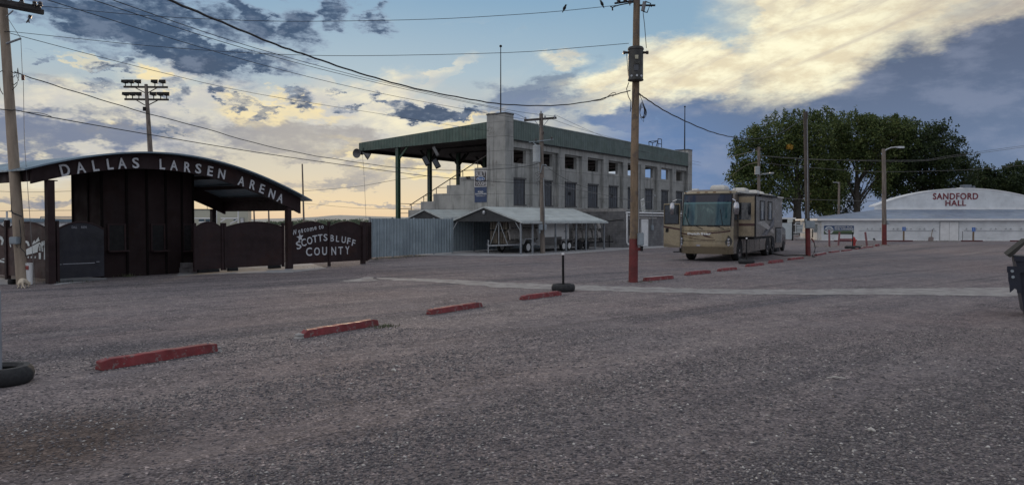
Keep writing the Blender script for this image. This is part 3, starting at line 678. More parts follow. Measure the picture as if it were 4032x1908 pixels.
# ------------------------------------------------------------------ grandstand
GS = Frame((-.58, 53.4), U)
def grandstand_concrete():
    m = bpy.data.materials.new('board_marked_concrete'); m.use_nodes = True; n = NT(m.node_tree); b = n.n['Principled BSDF']
    v = n.new('ShaderNodeTexCoord').outputs['Object']; sp = n.new('ShaderNodeSeparateXYZ'); n.link(v, sp.inputs[0])
    col = n.ramp(n.noise(v, .9, 6, .62), [(.3, (.22, .225, .215, 1)), (.5, (.305, .308, .295, 1)), (.7, (.37, .37, .35, 1))])
    st = n.noise(n.mapping(v, sc=(2.6, 2.6, .28)), 1.0, 5, .65)
    col = n.mix(n.math('MULTIPLY', n.smooth(st, .50, .66), .7), col, (.12, .122, .118, 1))
    blot = n.smooth(n.noise(n.mapping(v, (9, 3, 1)), .8, 8, .75), .60, .68)
    col = n.mix(n.math('MULTIPLY', blot, .5), col, (.115, .105, .09, 1))
    zz = n.math('ADD', sp.outputs[2], n.math('MULTIPLY', n.noise(v, .5, 2), .05))
    fr = n.math('ABSOLUTE', n.math('SUBTRACT', n.math('FRACT', n.math('DIVIDE', n.math('ADD', zz, .08), 1.0)), .5))
    line = n.smooth(fr, .488, .497)
    col = n.mix(n.math('MULTIPLY', line, .75), col, (.06, .06, .06, 1))
    n.link(col, b.inputs['Base Color']); b.inputs['Roughness'].default_value = .9
    bp = n.new('ShaderNodeBump'); bp.inputs['Distance'].default_value = .012
    n.link(n.math('SUBTRACT', n.noise(v, 14, 5, .6), n.math('MULTIPLY', line, 1.5)), bp.inputs['Height']); n.link(bp.outputs[0], b.inputs['Normal'])
    return m
M_GC = grandstand_concrete()
M_GREEN = ribbed('green_ribbed_steel_long', (.088, .122, .106), 0, .30, .02, .45, .2, patch=(.10, .128, .115), dark=.5)
M_GREENE = ribbed('green_ribbed_steel_end', (.055, .095, .08), 1, .30, .02, .45, .2, patch=(.065, .095, .08), dark=.5)
M_GPOST = mat('green_post', (.022, .065, .034), .5, 0, .2, 3, patch=(.03, .05, .05), ps=1.5)
M_SOFFIT = mat('dark_soffit', (.014, .012, .012), .8, 0, .3, 2)  # base colour lowered to deepen the shade under the canopy
M_DKWIN = mat('boarded_window', (.042, .047, .058), .45, 0, .45, 3, streak=True)
M_SLATE = mat('dark_lintel', (.07, .07, .072), .8, 0, .3, 5)
L = 34.0; BP = 3.66
gst = thing('grandstand', 'grey concrete grandstand with square corner towers, dark window openings and a green sloping roof', 'grandstand', GS)
zt0, zt1 = 6.14, 7.10
mb = MB(GS)
mb.box(1.0, 33.0, 0, .5, 0, 3.0)
mb.box(1.0, 33.0, .0, .5, 7.22, 7.70)
for k in range(9):
    a = BP * k + (1.0 if k == 0 else .92)
    b = BP * (k + 1)
    ow0, ow1 = BP * k + 1.03, BP * k + 3.13
    pe = BP * (k + 1) + .92 if k < 8 else 33.0
    mb.box(b, pe, 0, .5, 3.0, 7.22)                         # pilaster
    mb.box(a, b, .24, .5, 3.0, zt0)
    if ow0 > a: mb.box(a, ow0, .24, .5, zt0, zt1)
    mb.box(ow1, b, .24, .5, zt0, zt1)
    mb.box(a, b, .24, .5, zt1, 7.22)
wall = mb.build('facade_wall', M_GC, gst)
mb = MB(GS).box(.98, 33.02, -.06, .0, 2.92, 3.06); mb.build('ledge', M_GC, wall)
# corner towers with a thin cap
for s_a, s_b, ta, tb_ in ((0, 1.0, -.14, 1.46), (33.0, 34.1, -.14, 1.3)):
    mb = MB(GS); zz = 0
    mb.box(s_a, s_b, ta, tb_, 0, 9.42)
    tw = mb.build('tower', M_GC, gst)
    MB(GS).box(s_a - .03, s_b + .03, ta - .03, tb_ + .03, 9.42, 9.52).build('cap', M_SLATE, tw)
for k in range(9):
    w0 = BP * k + 1.28
    o = MB(GS).box(w0, w0 + 1.55, .20, .238, 3.18, 4.98).build('window', M_DKWIN, gst)
    mb = MB(GS)
    mb.box(w0 - .06, w0, .15, .238, 3.18, 4.98); mb.box(w0 + 1.55, w0 + 1.61, .15, .238, 3.18, 4.98)
    for q in (.39, .77, 1.16): mb.box(w0 + q - .02, w0 + q + .02, .185, .199, 3.2, 4.96)
    mb.box(w0, w0 + 1.55, .18, .1995, 4.38, 4.43)
    mb.build('frame', M_SLATE, o)
    MB(GS).box(w0 - .12, w0 + 1.67, .06, .238, 4.98, 5.10).build('lintel', M_SLATE, o)
    MB(GS).box(w0 - .10, w0 + 1.65, .04, .238, 3.06, 3.18).build('sill', M_SLATE, o)
    if k in (2, 4): MB(GS).box(w0 + .5, w0 + .85, .17, .184, 4.05, 4.3).build('vent', M_BLACK, o)
# stepped end wall and the seating behind it
P4 = lambda x, y: (1380 + x * .5333, 400 + y * .5333)
stp = [GS.side(*P4(x, y), .1) for x, y in [(425, 852), (425, 798), (517, 798), (517, 738), (610, 738), (610, 680), (710, 680), (710, 618), (805, 618), (805, 555), (915, 555), (915, 490)]]
stp = [(t, z) for t, z in stp]; tl = stp[0][0]
ys = [stp[1][1], stp[3][1], stp[5][1], stp[7][1], stp[9][1], stp[11][1]]; ts = [stp[1][0], stp[3][0], stp[5][0], stp[7][0], stp[9][0], stp[11][0]]
prof = [(ts[0], 0), (ts[0], ys[0])]
for i in range(1, 6): prof += [(ts[i], ys[i - 1]), (ts[i], ys[i])]
prof += [(1.46, ys[5]), (1.46, 0)]
MB(GS).prism(prof, 'x', .12, .5).build('end_wall', M_GC, gst)
pr2 = [(t, max(0, z - .45) if z > 0 else 0) for t, z in prof]; pr2[0] = (pr2[0][0] - .02, 0)
MB(GS).prism(pr2, 'x', .51, 33.8).build('seating_tier', mat('shaded_seat_concrete', (.07, .07, .068), .9), gst)  # concrete colour lowered to deepen the shade inside the stand
mb = MB(GS)
a = GS.side(*P4(437, 765), .3); b_ = GS.side(*P4(1003, 398), .3)
mb.tube([(.3, a[0], a[1]), (.3, b_[0], b_[1])], .035, 6)
for i in range(6):
    t = ts[i] - .15; z1_ = a[1] + (b_[1] - a[1]) * (t - a[0]) / (b_[0] - a[0]); mb.tube([(.3, t, ys[i]), (.3, t, z1_)], .03, 6)
    if i < 5: mb.tube([(.3, t, ys[i] + .45), (.3, ts[i + 1] + .1, ys[i] + .45)], .022, 6)
mb.tube([(.3, ts[0] - .1, ys[0] + .45), (.3, ts[0] + 1.3, ys[0] + .5)], .025, 6); mb.tube([(.3, ts[0] - .1, ys[0] + .1), (.3, ts[0] + 1.3, ys[0] + .1)], .025, 6)
mb.tube([(.3, ts[0] - .1, ys[0] - .25), (.3, ts[0] + 1.3, ys[0] - .25)], .025, 6)
mb.build('handrail', mat('rail_steel', (.07, .06, .055), .5, .4), gst)
# roof: tapered green fascia at the end, long green band along the back, dark underside
te = GS.side(1417, 578, .12)[0]
zl_t, zl_b = GS.side(1417, 562.7, .12)[1], GS.side(1417, 594.7, .12)[1]
zr_t, zr_b = GS.side(1916, 480, .12)[1], GS.side(1916, 545, .12)[1]
FRONTB = MB(GS).box(.2, 33.9, te - .25, te - .02, zl_b - .12, zl_b + .119)
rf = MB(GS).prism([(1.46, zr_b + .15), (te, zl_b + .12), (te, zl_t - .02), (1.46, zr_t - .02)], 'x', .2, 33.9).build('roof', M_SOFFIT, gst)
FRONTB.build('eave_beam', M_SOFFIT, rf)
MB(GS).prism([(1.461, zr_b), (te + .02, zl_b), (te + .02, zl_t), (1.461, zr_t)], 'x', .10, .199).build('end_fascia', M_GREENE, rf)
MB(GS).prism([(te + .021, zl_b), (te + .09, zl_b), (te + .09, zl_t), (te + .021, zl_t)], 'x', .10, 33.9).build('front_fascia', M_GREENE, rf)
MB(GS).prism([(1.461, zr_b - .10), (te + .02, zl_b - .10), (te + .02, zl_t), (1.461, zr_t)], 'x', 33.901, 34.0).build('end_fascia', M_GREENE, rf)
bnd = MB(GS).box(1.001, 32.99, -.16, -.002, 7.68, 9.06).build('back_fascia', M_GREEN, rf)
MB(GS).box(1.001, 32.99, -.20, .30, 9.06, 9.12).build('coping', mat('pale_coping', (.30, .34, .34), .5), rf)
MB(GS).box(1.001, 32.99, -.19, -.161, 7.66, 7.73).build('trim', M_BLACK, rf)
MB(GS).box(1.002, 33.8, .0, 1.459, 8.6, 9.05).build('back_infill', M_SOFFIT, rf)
mb = MB(GS)
for k in range(9): pass
tp = GS.side(1569, 700, .4)[0]
for k in range(9):
    s = .35 + k * 3.72; zt_ = zr_b + (zl_b - zr_b) * (tp - 1.46) / (te - 1.46) + .12
    po = MB(GS).box(s - .14, s + .14, tp - .14, tp + .14, 0, zt_).build('roof_post', M_GPOST, gst)
    if k == 0: po['label'] = 'bright green roof post at the open corner'
    mb = MB(GS); mb.beam((s, tp - .1, zt_ - 1.0), (s, tp - 1.1, zt_ - .02), .1, .14); mb.beam((s + .1, tp, zt_ - .9), (s + .95, tp, zt_ - .02), .1, .12)
    if k: mb.beam((s, tp + .1, zt_ - 1.0), (s, tp + .95, zt_ - .02), .1, .14)
    mb.each('knee_brace', M_GPOST if k == 0 else M_SOFFIT, po)
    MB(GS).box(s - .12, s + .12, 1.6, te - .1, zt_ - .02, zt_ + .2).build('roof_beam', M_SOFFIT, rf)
# antenna poles with ball tops, roof ladder frame
def thin_pole(x, ytop, F_, s, t, z0, name, label, cat, ball=True, r=.045):
    base = F_.w(s, t, z0); zt_ = D(x, ytop, base.y).z
    o = thing(name, label, cat, base)
    MB().tube([base, (base.x, base.y, zt_)], [r, r * .6], 8).build('pole', M_BLACK, o, smooth=True)
    if ball: MB().lathe([(0, -.10), (.08, -.06), (.10, 0), (.08, .06), (0, .10)], (base.x, base.y, zt_ + .1), 10).build('ball', M_BLACK, o, smooth=True)
thin_pole(1992, 188, GS, .35, .5, 9.52, 'flagpole', 'thin bare flagpole with a ball top on the near corner tower of the grandstand', 'flagpole')
thin_pole(2709, 424, GS, 33.6, .5, 9.52, 'flagpole', 'thin bare flagpole on the far right corner tower of the grandstand', 'flagpole', r=.07)
YR = GS.w(27, 1, 0).y
o = thing('roof_frame', 'open pipe ladder frame standing on the far part of the grandstand roof', 'pipe frame', D(2580, 590, YR))
mb = MB(); q = lambda x, y, d=0: D(1980 + x * .5332, 400 + y * .5332, YR + d)
for a, b_ in (((1080, 328), (1078, 295)), ((1105, 332), (1105, 305)), ((1078, 295), (1142, 290)), ((1078, 295), (1105, 305)), ((1105, 305), (1145, 290)), ((1130, 338), (1147, 280)), ((1145, 275), (1172, 278)), ((1172, 278), (1172, 350)), ((1145, 275), (1145, 345)), ((1145, 310), (1172, 315))):
    mb.tube([q(*a), q(*b_)], .035, 5)
mb.build('pipe_frame', M_BLACK, o)
# loudspeaker horns and floodlights under the canopy
def horn(x, y, Y, d, label, r=.38):
    c = D(x, y, Y); d = Vector(d).normalized(); o = thing('horn_speaker', label, 'loudspeaker', c, 0, 'horn speakers at the grandstand roof corner')
    q = d.to_track_quat('Z', 'Y').to_matrix().to_4x4()
    mb = MB(Matrix.Translation(c) @ q); mb.lathe([(.05, -.42), (.07, -.30), (.10, -.15), (.2, 0), (r * .85, .16), (r, .24), (r * .97, .24), (r * .8, .15), (.16, 0), (.03, -.1)], (0, 0, 0), 18)
    mb.build('horn', mat('grey_horn', (.13, .13, .13), .5), o, smooth=True)
    MB(Matrix.Translation(c) @ q).lathe([(.09, -.62), (.11, -.58), (.11, -.45), (.09, -.42)], (0, 0, 0), 12).build('driver', M_BLACK, o)
    MB().tube([c - d * .4, c - d * .4 + Vector((.1, 0, .4))], .025, 6).build('bracket', M_BLACK, o)
YE = GS.w(.1, te, 0).y
horn(1411, 604, YE - .3, (-.35, -.9, -.05), 'left grey horn loudspeaker facing the yard at the canopy corner')
horn(1444, 611, YE - .2, (.75, .1, -.45), 'right dark horn loudspeaker seen side-on at the canopy corner', .30)
for x, y, k, lab in ((1678, 632, 1, 'dark floodlight box hanging left of the second roof post'), (1718, 643, 1, 'dark floodlight box hanging right of the second roof post'), (1716, 596, 0, 'pale strip floodlight tilted under the grandstand canopy')):
    Y_ = 60.5 if k else 57.5; c = D(x, y, Y_); o = thing('floodlight', lab, 'floodlight', c, 0, 'floodlights under the grandstand canopy')
    Mx = Matrix.Translation(c) @ Matrix.Rotation(R(-28), 4, 'Y')
    MB(Mx).box(-.22 if k else -.12, .22 if k else .12, -.12, .12, -.4, .4).build('housing', M_BLACK if k else M_SLATE, o, bevel=.02)
    MB(Mx).box(-.16 if k else -.10, .16 if k else .10, -.135, -.121, -.33, .33).build('glass', mat('lamp_glass', (.10, .11, .12) if k else (.3, .3, .3), .3) if k else mat('pale_lamp_glass', (.16, .16, .16), .5), o)
    MB().tube([c + Vector((0, 0, .35)), c + Vector((.1, 0, .9 if k else 1.2))], .03, 6).build('bracket', M_BLACK, o)
# banners on the end wall
bo = Frame(GS.w(.12, 2.0, 0), GS.y * -1)      # x runs to the right along the end wall
def bx(x, y, t=-.03): return bo.at(1840 + x * .1476, 640 + y * .1476, t)
a0 = bx(197, 225); a1 = bx(522, 640); c1 = bx(527, 1052); c0 = bx(195, 650)
bn = thing('banner', 'grey and blue banner reading BUILT TOUGH and FORD GRANDSTANDS on the concrete end wall', 'banner', bo.w(a0[0], 0, c1[1]), bo.rz)
up = MB(bo).box(a0[0], a1[0], -.05, -.002, a1[1], a0[1]).build('upper_panel', mat('sign_charcoal', (.035, .03, .033), .6), bn)
lo_ = MB(bo).box(a0[0], a1[0], -.045, -.002, c1[1], a1[1] - .01).build('lower_panel', mat('sign_blue', (.018, .040, .105), .5), bn)
mb = MB(bo); W_, e_ = .05, .004
mb.box(a0[0], a1[0], -.06, -.051, a0[1] - W_, a0[1]); mb.box(a0[0], a1[0], -.06, -.051, a1[1], a1[1] + W_)
mb.box(a0[0], a0[0] + W_, -.06, -.051, a1[1] + W_, a0[1] - W_); mb.box(a1[0] - W_, a1[0], -.06, -.051, a1[1] + W_, a0[1] - W_)
mb.build('border', mat('sign_white', (.55, .55, .55), .5), up)
mb = MB(bo); cx = (a0[0] + a1[0]) / 2; wS = a1[0] - a0[0]; M_SW = mat('sign_white', (.55, .55, .55), .5)
mb.text('BUILT', cx, bx(360, 308)[1], .31, -.055, .01, .03, wd=wS * .80); mb.text('TOUGH', cx, bx(360, 558)[1], .27, -.055, .01, .03, wd=wS * .80)
mb.each('lettering', mat('sign_silver', (.42, .42, .43), .5), up)
zc = bx(365, 435)[1]; el_ = [(cx + wS * .36 * math.cos(R(a)), zc + .16 * math.sin(R(a))) for a in range(0, 360, 15)]
ov = MB(bo).prism(el_, 'y', -.062, -.052).build('oval_badge', mat('oval_white', (.5, .55, .6), .4), up)
el2 = [(cx + wS * .335 * math.cos(R(a)), zc + .135 * math.sin(R(a))) for a in range(0, 360, 15)]
MB(bo).prism(el2, 'y', -.068, -.063).build('oval_field', mat('oval_blue', (.03, .09, .25), .4), ov)
MB(bo).text('Ford', cx, zc - .01, .15, -.072, .006, .012, wd=wS * .42).build('lettering', M_SW, ov)
mb = MB(bo); mb.text('FORD', cx, bx(360, 782)[1], .135, -.05, .008, .025, wd=wS * .42); mb.text('GRANDSTANDS', cx, bx(360, 835)[1], .105, -.05, .008, .02, wd=wS * .94); mb.text('TeamFordlines.com', cx, bx(360, 888)[1], .065, -.05, .006, .008, wd=wS * .78)
mb.each('lettering', M_SW, lo_)
c = GS.w(.2, 3.05, ys[5] - .75); o = thing('wall_floodlight', 'small twin-headed floodlight on the end wall beside the banner', 'floodlight', c)
MB(GS).tube([(.12, 2.95, ys[5] - .75), (.1, 3.35, ys[5] - .75)], .02, 6).build('arm', M_BLACK, o)
for t in (3.1, 3.3): MB(GS).box(.02, .12, t - .06, t + .06, ys[5] - .70, ys[5] - .58).build('lamp_head', M_BLACK, o)

# ------------------------------------------------------------------ block annex in front of the facade
def block_mat():
    m = mat('painted_block', (.175, .175, .178), .9, 0, .25, 1.2, patch=(.10, .10, .10), ps=1.1, pt=(.52, .68)); n = NT(m.node_tree); b = n.n['Principled BSDF']
    tc = n.new('ShaderNodeTexCoord'); sp = n.new('ShaderNodeSeparateXYZ'); n.link(tc.outputs['Object'], sp.inputs[0]); cb = n.new('ShaderNodeCombineXYZ')
    n.link(n.math('ADD', sp.outputs[0], sp.outputs[1]), cb.inputs[0]); n.link(sp.outputs[2], cb.inputs[1])
    br = n.new('ShaderNodeTexBrick'); n.link(cb.outputs[0], br.inputs[0]); br.inputs['Scale'].default_value = 1; br.inputs['Brick Width'].default_value = .4; br.inputs['Row Height'].default_value = .2
    br.inputs['Mortar Size'].default_value = .008; br.inputs['Color1'].default_value = (1, 1, 1, 1); br.inputs['Color2'].default_value = (.78, .78, .80, 1); br.inputs['Mortar'].default_value = (.6, .6, .6, 1)
    src = b.inputs['Base Color'].links[0].from_socket; n.link(n.mix(1, src, br.outputs[0], 'MULTIPLY'), b.inputs['Base Color']); return m
M_BLOCK = block_mat()
K_ = GS.loc(G(2460, 975)); ks, kt = K_.x, K_.y
AX = Frame(GS.w(ks, kt, 0), U)
an = thing('block_annex', 'low grey concrete-block annex with a white door and white roof pipes', 'annex', AX)
MB(GS).box(ks, 30, kt, -.07, 0, 2.70).build('wall', M_BLOCK, an)
MB(GS).box(ks - .02, ks + .22, kt - .02, -.07, 2.705, 2.93).build('parapet', M_CONC, an)
d0, zd0 = GS.at(2522, 964, kt); d1, _ = GS.at(2548, 964, kt); zdt = GS.at(2535, 863, kt)[1]
dr = MB(GS).box(d0 + .1, d1 - .1, kt - .05, kt - .003, .03, zdt - .12).build('door', M_WHITE, an)
mb = MB(GS).box(d0, d0 + .1, kt - .09, kt - .003, 0, zdt); mb.box(d1 - .1, d1, kt - .09, kt - .003, 0, zdt); mb.box(d0 + .1, d1 - .1, kt - .09, kt - .003, zdt - .12, zdt)
mb.build('frame', M_WHITE, dr); MB(GS).box(d0 + .16, d0 + .2, kt - .12, kt - .05, 1.0, 1.12).build('handle', M_SILVER, dr)
mb = MB(GS); mb.tube([(ks + .05, kt - .08, 2.62), (29.5, kt - .08, 2.62)], .06, 8); mb.tube([(ks + .05, kt - .10, 2.42), (29.5, kt - .10, 2.42)], .035, 8)
mb.each('roof_pipe', M_WHITE, an, smooth=True)
MB(GS).tube([(ks + .12, kt - .1, 2.55), (ks + .12, kt - .1, .42), (ks + .2, kt - .16, .28), (ks + .38, kt - .2, .22)], .07, 8).build('downpipe', M_WHITE, an, smooth=True)
MB(GS).tube([(ks + .65, kt - .05, 2.1), (ks + .66, kt - .05, .9)], .03, 6).build('conduit', M_BLACK, an)
cs = GS.at(2564, 900, kt)[0]
MB(GS).box(cs - .12, cs + .14, kt - .16, kt - .003, GS.at(2564, 905, kt)[1], GS.at(2564, 886, kt)[1]).build('meter_box', M_BOXG, an, bevel=.01)
zc_ = GS.at(2564, 770, kt)[1]
mb = MB(GS); mb.tube([(cs, kt - .12, GS.at(2564, 886, kt)[1]), (cs, kt - .12, zc_)], .03, 6); mb.tube([(cs, kt - .12, zc_), (cs - .05, kt - .3, zc_ + .05), (cs - .1, kt - .42, zc_ - .1)], .035, 6); mb.build('service_mast', M_GALV, an)
MB(GS).box(ks + .9, cs + .9, kt - .06, kt - .003, 2.17, 2.30).build('wall_shelf', M_CONC, an)
c0_ = GS.at(2535, 833, kt + .6); Mx = GS.M @ Matrix.Translation((c0_[0], kt + .6, 2.72)) @ Matrix.Rotation(R(-18), 4, 'Y')
o = thing('old_window', 'white six-pane window sash leaning on the annex roof', 'window sash', (Mx @ Vector((0, 0, 0))))
mb = MB(Mx)
for a_ in (-.28, -.02, .24): mb.box(a_, a_ + .05, -.02, .02, 0, 1.05)
for z_ in (0, .48, 1.0): mb.box(-.23, .24, -.018, .018, z_, z_ + .05)
mb.build('sash', M_WHITE, o); MB(Mx).box(-.23, .24, -.005, .005, .05, 1.0).build('panes', mat('dusty_pane', (.42, .42, .36), .3), o)
MB(GS).tube([(ks + .02, kt + i * .6 + .3, 2.08 + .05 * math.sin(i * 1.3)) for i in range(0, 7)], .02, 5)
mb = MB(GS).tube([(ks - .03, kt + .1 + i * .45, 2.05 + .04 * math.sin(i * 1.7) - .01 * i) for i in range(9)], .022, 5); mb.build('wall_cable', M_BLACK, an)

# ------------------------------------------------------------------ corrugated fence
M_CORR = ribbed('blue_grey_corrugated', (.34, .41, .45), 0, .30, .03, .45, .25, patch=(.27, .33, .37), dark=.6, wid=.14)
FA, FB = G(1460, 1018), G(1785, 996); FF = Frame(FA, FB - FA); FL = (FB - FA).length
cf = thing('corrugated_fence', 'tall blue-grey corrugated steel fence between the brown gates and the carport', 'fence', FF)
pts = []; k = int(FL / .30)
for i in range(k + 1):
    a = i * .30 + .03
    pts += [(a, 0), (a + .21, 0), (a + .225, .05), (a + .275, .05)]
pts = [p for p in pts if p[0] <= FL] + [(FL, 0)]
MB(FF).prism(pts + [(p[0], p[1] + .012) for p in reversed(pts)], 'z', .06, 2.12).build('panel', M_CORR, cf)
for s in [.05] + [i * FL / 4 for i in range(1, 5)]: MB(FF).box(s - .04, s + .04, .06, .14, 0, 2.18).build('post', M_GALV, cf)

# ------------------------------------------------------------------ carports
CPF = G(2050.6, 1001); CF = Frame(CPF, U)
cpl = CF.side(1782, 995, 0)[0]; CW = cpl if 3 < cpl < 6 else 4.6
M_CROOF = ribbed('pale_metal_roof', (.50, .55, .54), 1, .30, .02, .4, .2, var=.10, dark=.5, wid=.13)
def carport(name, label, F_, W_, Ln, ze, zr, posts_r, posts_l, side_wall=True):
    o = thing(name, label, 'carport', F_)
    ov = .22; m = (zr - ze) / (W_ / 2)
    for nm, (ya, yb) in (('roof_slope', (-ov, W_ / 2)), ('roof_slope', (W_ / 2, W_ + ov))):
        z = lambda y: zr - m * abs(y - W_ / 2)
        r_ = MB(F_).prism([(ya, z(ya)), (yb, z(yb)), (yb, z(yb) + .04), (ya, z(ya) + .04)], 'x', -.18, Ln + .2).build(nm, M_CROOF, o)
    for sg in (-1, 1):
        y1_ = W_ / 2 + sg * (W_ / 2 + .05); MB(F_).prism([(W_ / 2 + sg * .01, zr - .02), (y1_, zr - m * (W_ / 2 + .05) - .02), (y1_, zr - m * (W_ / 2 + .05) - .005), (W_ / 2 + sg * .01, zr - .005)], 'x', -.07, Ln + .1).build('shade_sheet', M_DARKP, o)  # dark sheets added under the slopes to stand in for roof shade
    mb = MB(F_)
    for s in (-.20, Ln + .2):
        for sg in (-1, 1):
            y0_ = W_ / 2; y1_ = W_ / 2 + sg * (W_ / 2 + ov); mb.prism([(y0_, zr - .05), (y1_, zr - m * (W_ / 2 + ov) - .05), (y1_, zr - m * (W_ / 2 + ov) + .045), (y0_, zr + .045)], 'x', s, s + .018)
    mb.each('gable_trim', mat('carport_trim', (.38, .41, .41), .5), o)
    MB(F_).box(-.18, Ln + .2, -ov - .02, -ov - .001, ze - m * ov - .07, ze - m * ov + .045).build('eave_trim', mat('carport_trim', (.38, .41, .41), .5), o)
    MB(F_).prism([(0.05, ze - .02), (W_ - .05, ze - .02), (W_ / 2, zr - .06)], 'x', -.10, -.08).build('gable_panel', M_DARKP, o)
    for s in posts_r: MB(F_).box(s - .045, s + .045, -.045, .045, 0, ze).build('post', M_GALV, o)
    for s in posts_l: MB(F_).box(s - .045, s + .045, W_ - .045, W_ + .045, 0, ze).build('post', M_GALV, o)
    for s in (0, Ln):
        for y, d in ((0, 1), (W_, -1)): MB(F_).beam((s, y + d * .03, ze - .55), (s, y + d * .5, ze + .12), .04, .05).build('corner_brace', M_GALV, o)
    MB(F_).box(-.05, Ln + .05, -.05, .05, ze, ze + .05).build('eave_rail', M_GALV, o)
    if side_wall: MB(F_).box(.0, Ln, W_ + .047, W_ + .07, .05, ze + .02).build('side_wall', M_CORR, o)
    return o
M_DARKP = mat('dark_gable_and_shade', (.03, .033, .036), .7)  # gable sheet colour, also used for the added shade sheets under the roof
px_posts = [2050.6, 2097, 2187, 2229, 2268, 2307, 2343.6, 2378]
pr = [CF.at(x, 990, 0)[0] for x in px_posts]
zr_, = (CF.side(1908, 815, -.2)[1],)
cp1 = carport('carport', 'long pale metal-roofed carport with slim posts, sheltering trailers in front of the grandstand', CF, CW, pr[-1], 1.97, zr_, pr, [0, 2.2, 4.4, 6.6, 8.8, pr[-1]])
MB(CF).lathe([(.0, -.02), (.08, 0), (.10, .1), (.07, .2), (.0, .22)], (-.16, CW / 2, zr_ - .42), 10).build('lamp', M_SILVER, cp1)
C2 = Frame(GS.w(-4.4, 4.6, 0), U)
c2o = D(1745, 861, 50.6); C2 = Frame((c2o.x, c2o.y, 0), U)
carport('carport', 'smaller low pale-roofed carport half hidden behind the corrugated fence', C2, 3.0, 5.2, 2.18, 2.74, [0, 2.6, 5.2], [0, 2.6, 5.2], False)

# ------------------------------------------------------------------ motorhome
RV = Frame((10.5, 36.8), (.5, .866)); RW, RL = 2.6, 12.6
M_GOLD = mat('champagne_paint', (.30, .25, .165), .24, .25, .06, 1.2)
M_TAUPE = mat('taupe_paint', (.155, .135, .115), .32, .25, .10, 1.0)
M_BRNP = mat('lower_brown_paint', (.17, .14, .095), .32, .2, .1, 1.0)
M_ROOFW = mat('rv_white_top', (.55, .54, .50), .4, 0, .08)
M_MAROON = mat('maroon_stripe', (.045, .012, .010), .35)
M_TIRE = mat('tyre', (.014, .014, .015), .8, 0, .3, 10)
M_GLASSD = mat('dark_tinted_glass', (.012, .014, .017), .06, 0, .05, spec=.8)
rv = thing('motorhome', 'large champagne and taupe motorhome with its front door open and slide-out extended', 'motorhome', RV)
def sf(t, z):                      # front surface: rounded corners in plan, raked windshield
    a = abs(t - RW / 2) / (RW / 2); rk = 0
    if z > 1.7: rk = (z - 1.7) / 1.6 * .28
    if z > 3.2: rk += ((z - 3.2) / .35) ** 2 * .28
    if z < .75: rk = (.75 - z) * .25
    return .42 * a ** 5 + .10 * a ** 2 + rk
def fpatch(name, m, outline_rows, off=.012, parent=None, th=.01):
    """thin piece following the front; rows = [(z, t0, t1)]"""
    mb = MB(RV); nt = 20; n = len(outline_rows); vs = []
    for o_ in (off, off - th):
        for z, t0, t1 in outline_rows:
            for i in range(nt + 1):
                t = t0 + (t1 - t0) * i / nt; vs.append((sf(t, z) - o_, t, z))
    W = nt + 1; fs = [(j * W + i, j * W + i + 1, (j + 1) * W + i + 1, (j + 1) * W + i) for j in range(n - 1) for i in range(nt)]
    b0 = n * W; fs += [tuple(b0 + q for q in reversed(f)) for f in fs]
    for i in range(nt): fs += [(i, b0 + i, b0 + i + 1, i + 1), ((n - 1) * W + i, (n - 1) * W + i + 1, b0 + (n - 1) * W + i + 1, b0 + (n - 1) * W + i)]
    for j in range(n - 1): fs += [(j * W, (j + 1) * W, b0 + (j + 1) * W, b0 + j * W), (j * W + nt, b0 + j * W + nt, b0 + (j + 1) * W + nt, (j + 1) * W + nt)]
    mb.add(vs, fs); return mb.build(name, m, parent or rv, smooth=True)
zs = [.38, .50, .62, .75, 1.0, 1.3, 1.6, 1.7, 1.9, 2.2, 2.5, 2.8, 3.0, 3.2, 3.3, 3.4, 3.47, 3.52]
ts_ = [RW * i / 26 for i in range(27)]
def topd(t): return -.10 * (abs(t - RW / 2) / (RW / 2)) ** 6
mb = MB(RV)
mb.grid(lambda t, z: (sf(t, z), t, z + (topd(t) if z > 3.45 else 0)), ts_, zs)                      # front
for t in (0, RW): mb.add([(sf(t, z), t, z + (topd(t) if z > 3.45 else 0)) for z in zs] + [(RL, t, z + (topd(t) if z > 3.45 else 0)) for z in zs], [(i, i + 1, len(zs) + i + 1, len(zs) + i) for i in range(len(zs) - 1)])
mb.add([(sf(t, 3.52), t, 3.52 + topd(t)) for t in ts_] + [(RL, t, 3.52 + topd(t)) for t in ts_], [(i, i + 1, 27 + i + 1, 27 + i) for i in range(26)])
mb.add([(RL, 0, .38), (RL, RW, .38), (RL, RW, 3.42), (RL, 0, 3.42)], [(0, 1, 2, 3)])
mb.add([(sf(t, .38), t, .38) for t in ts_] + [(RL, t, .38) for t in ts_], [(i, i + 1, 27 + i + 1, 27 + i) for i in range(26)])
body = mb.build('body', M_TAUPE, rv, smooth=True)
fpatch('front_cap', M_GOLD, [(z, .0, RW) for z in (.72, .76, 1.0, 1.3, 1.6, 1.72)], .006, rv)
fpatch('bumper', M_BRNP, [(z, .0, RW) for z in (.37, .45, .55, .65, .718)], .03, rv)
fpatch('bumper_upper', M_GOLD, [(z, .03, RW - .03) for z in (.722, .78, .86, .94, .98)], .045, rv)
fpatch('brow', M_GOLD, [(z, .0, RW) for z in (3.34, 3.38, 3.43)], .012, rv)
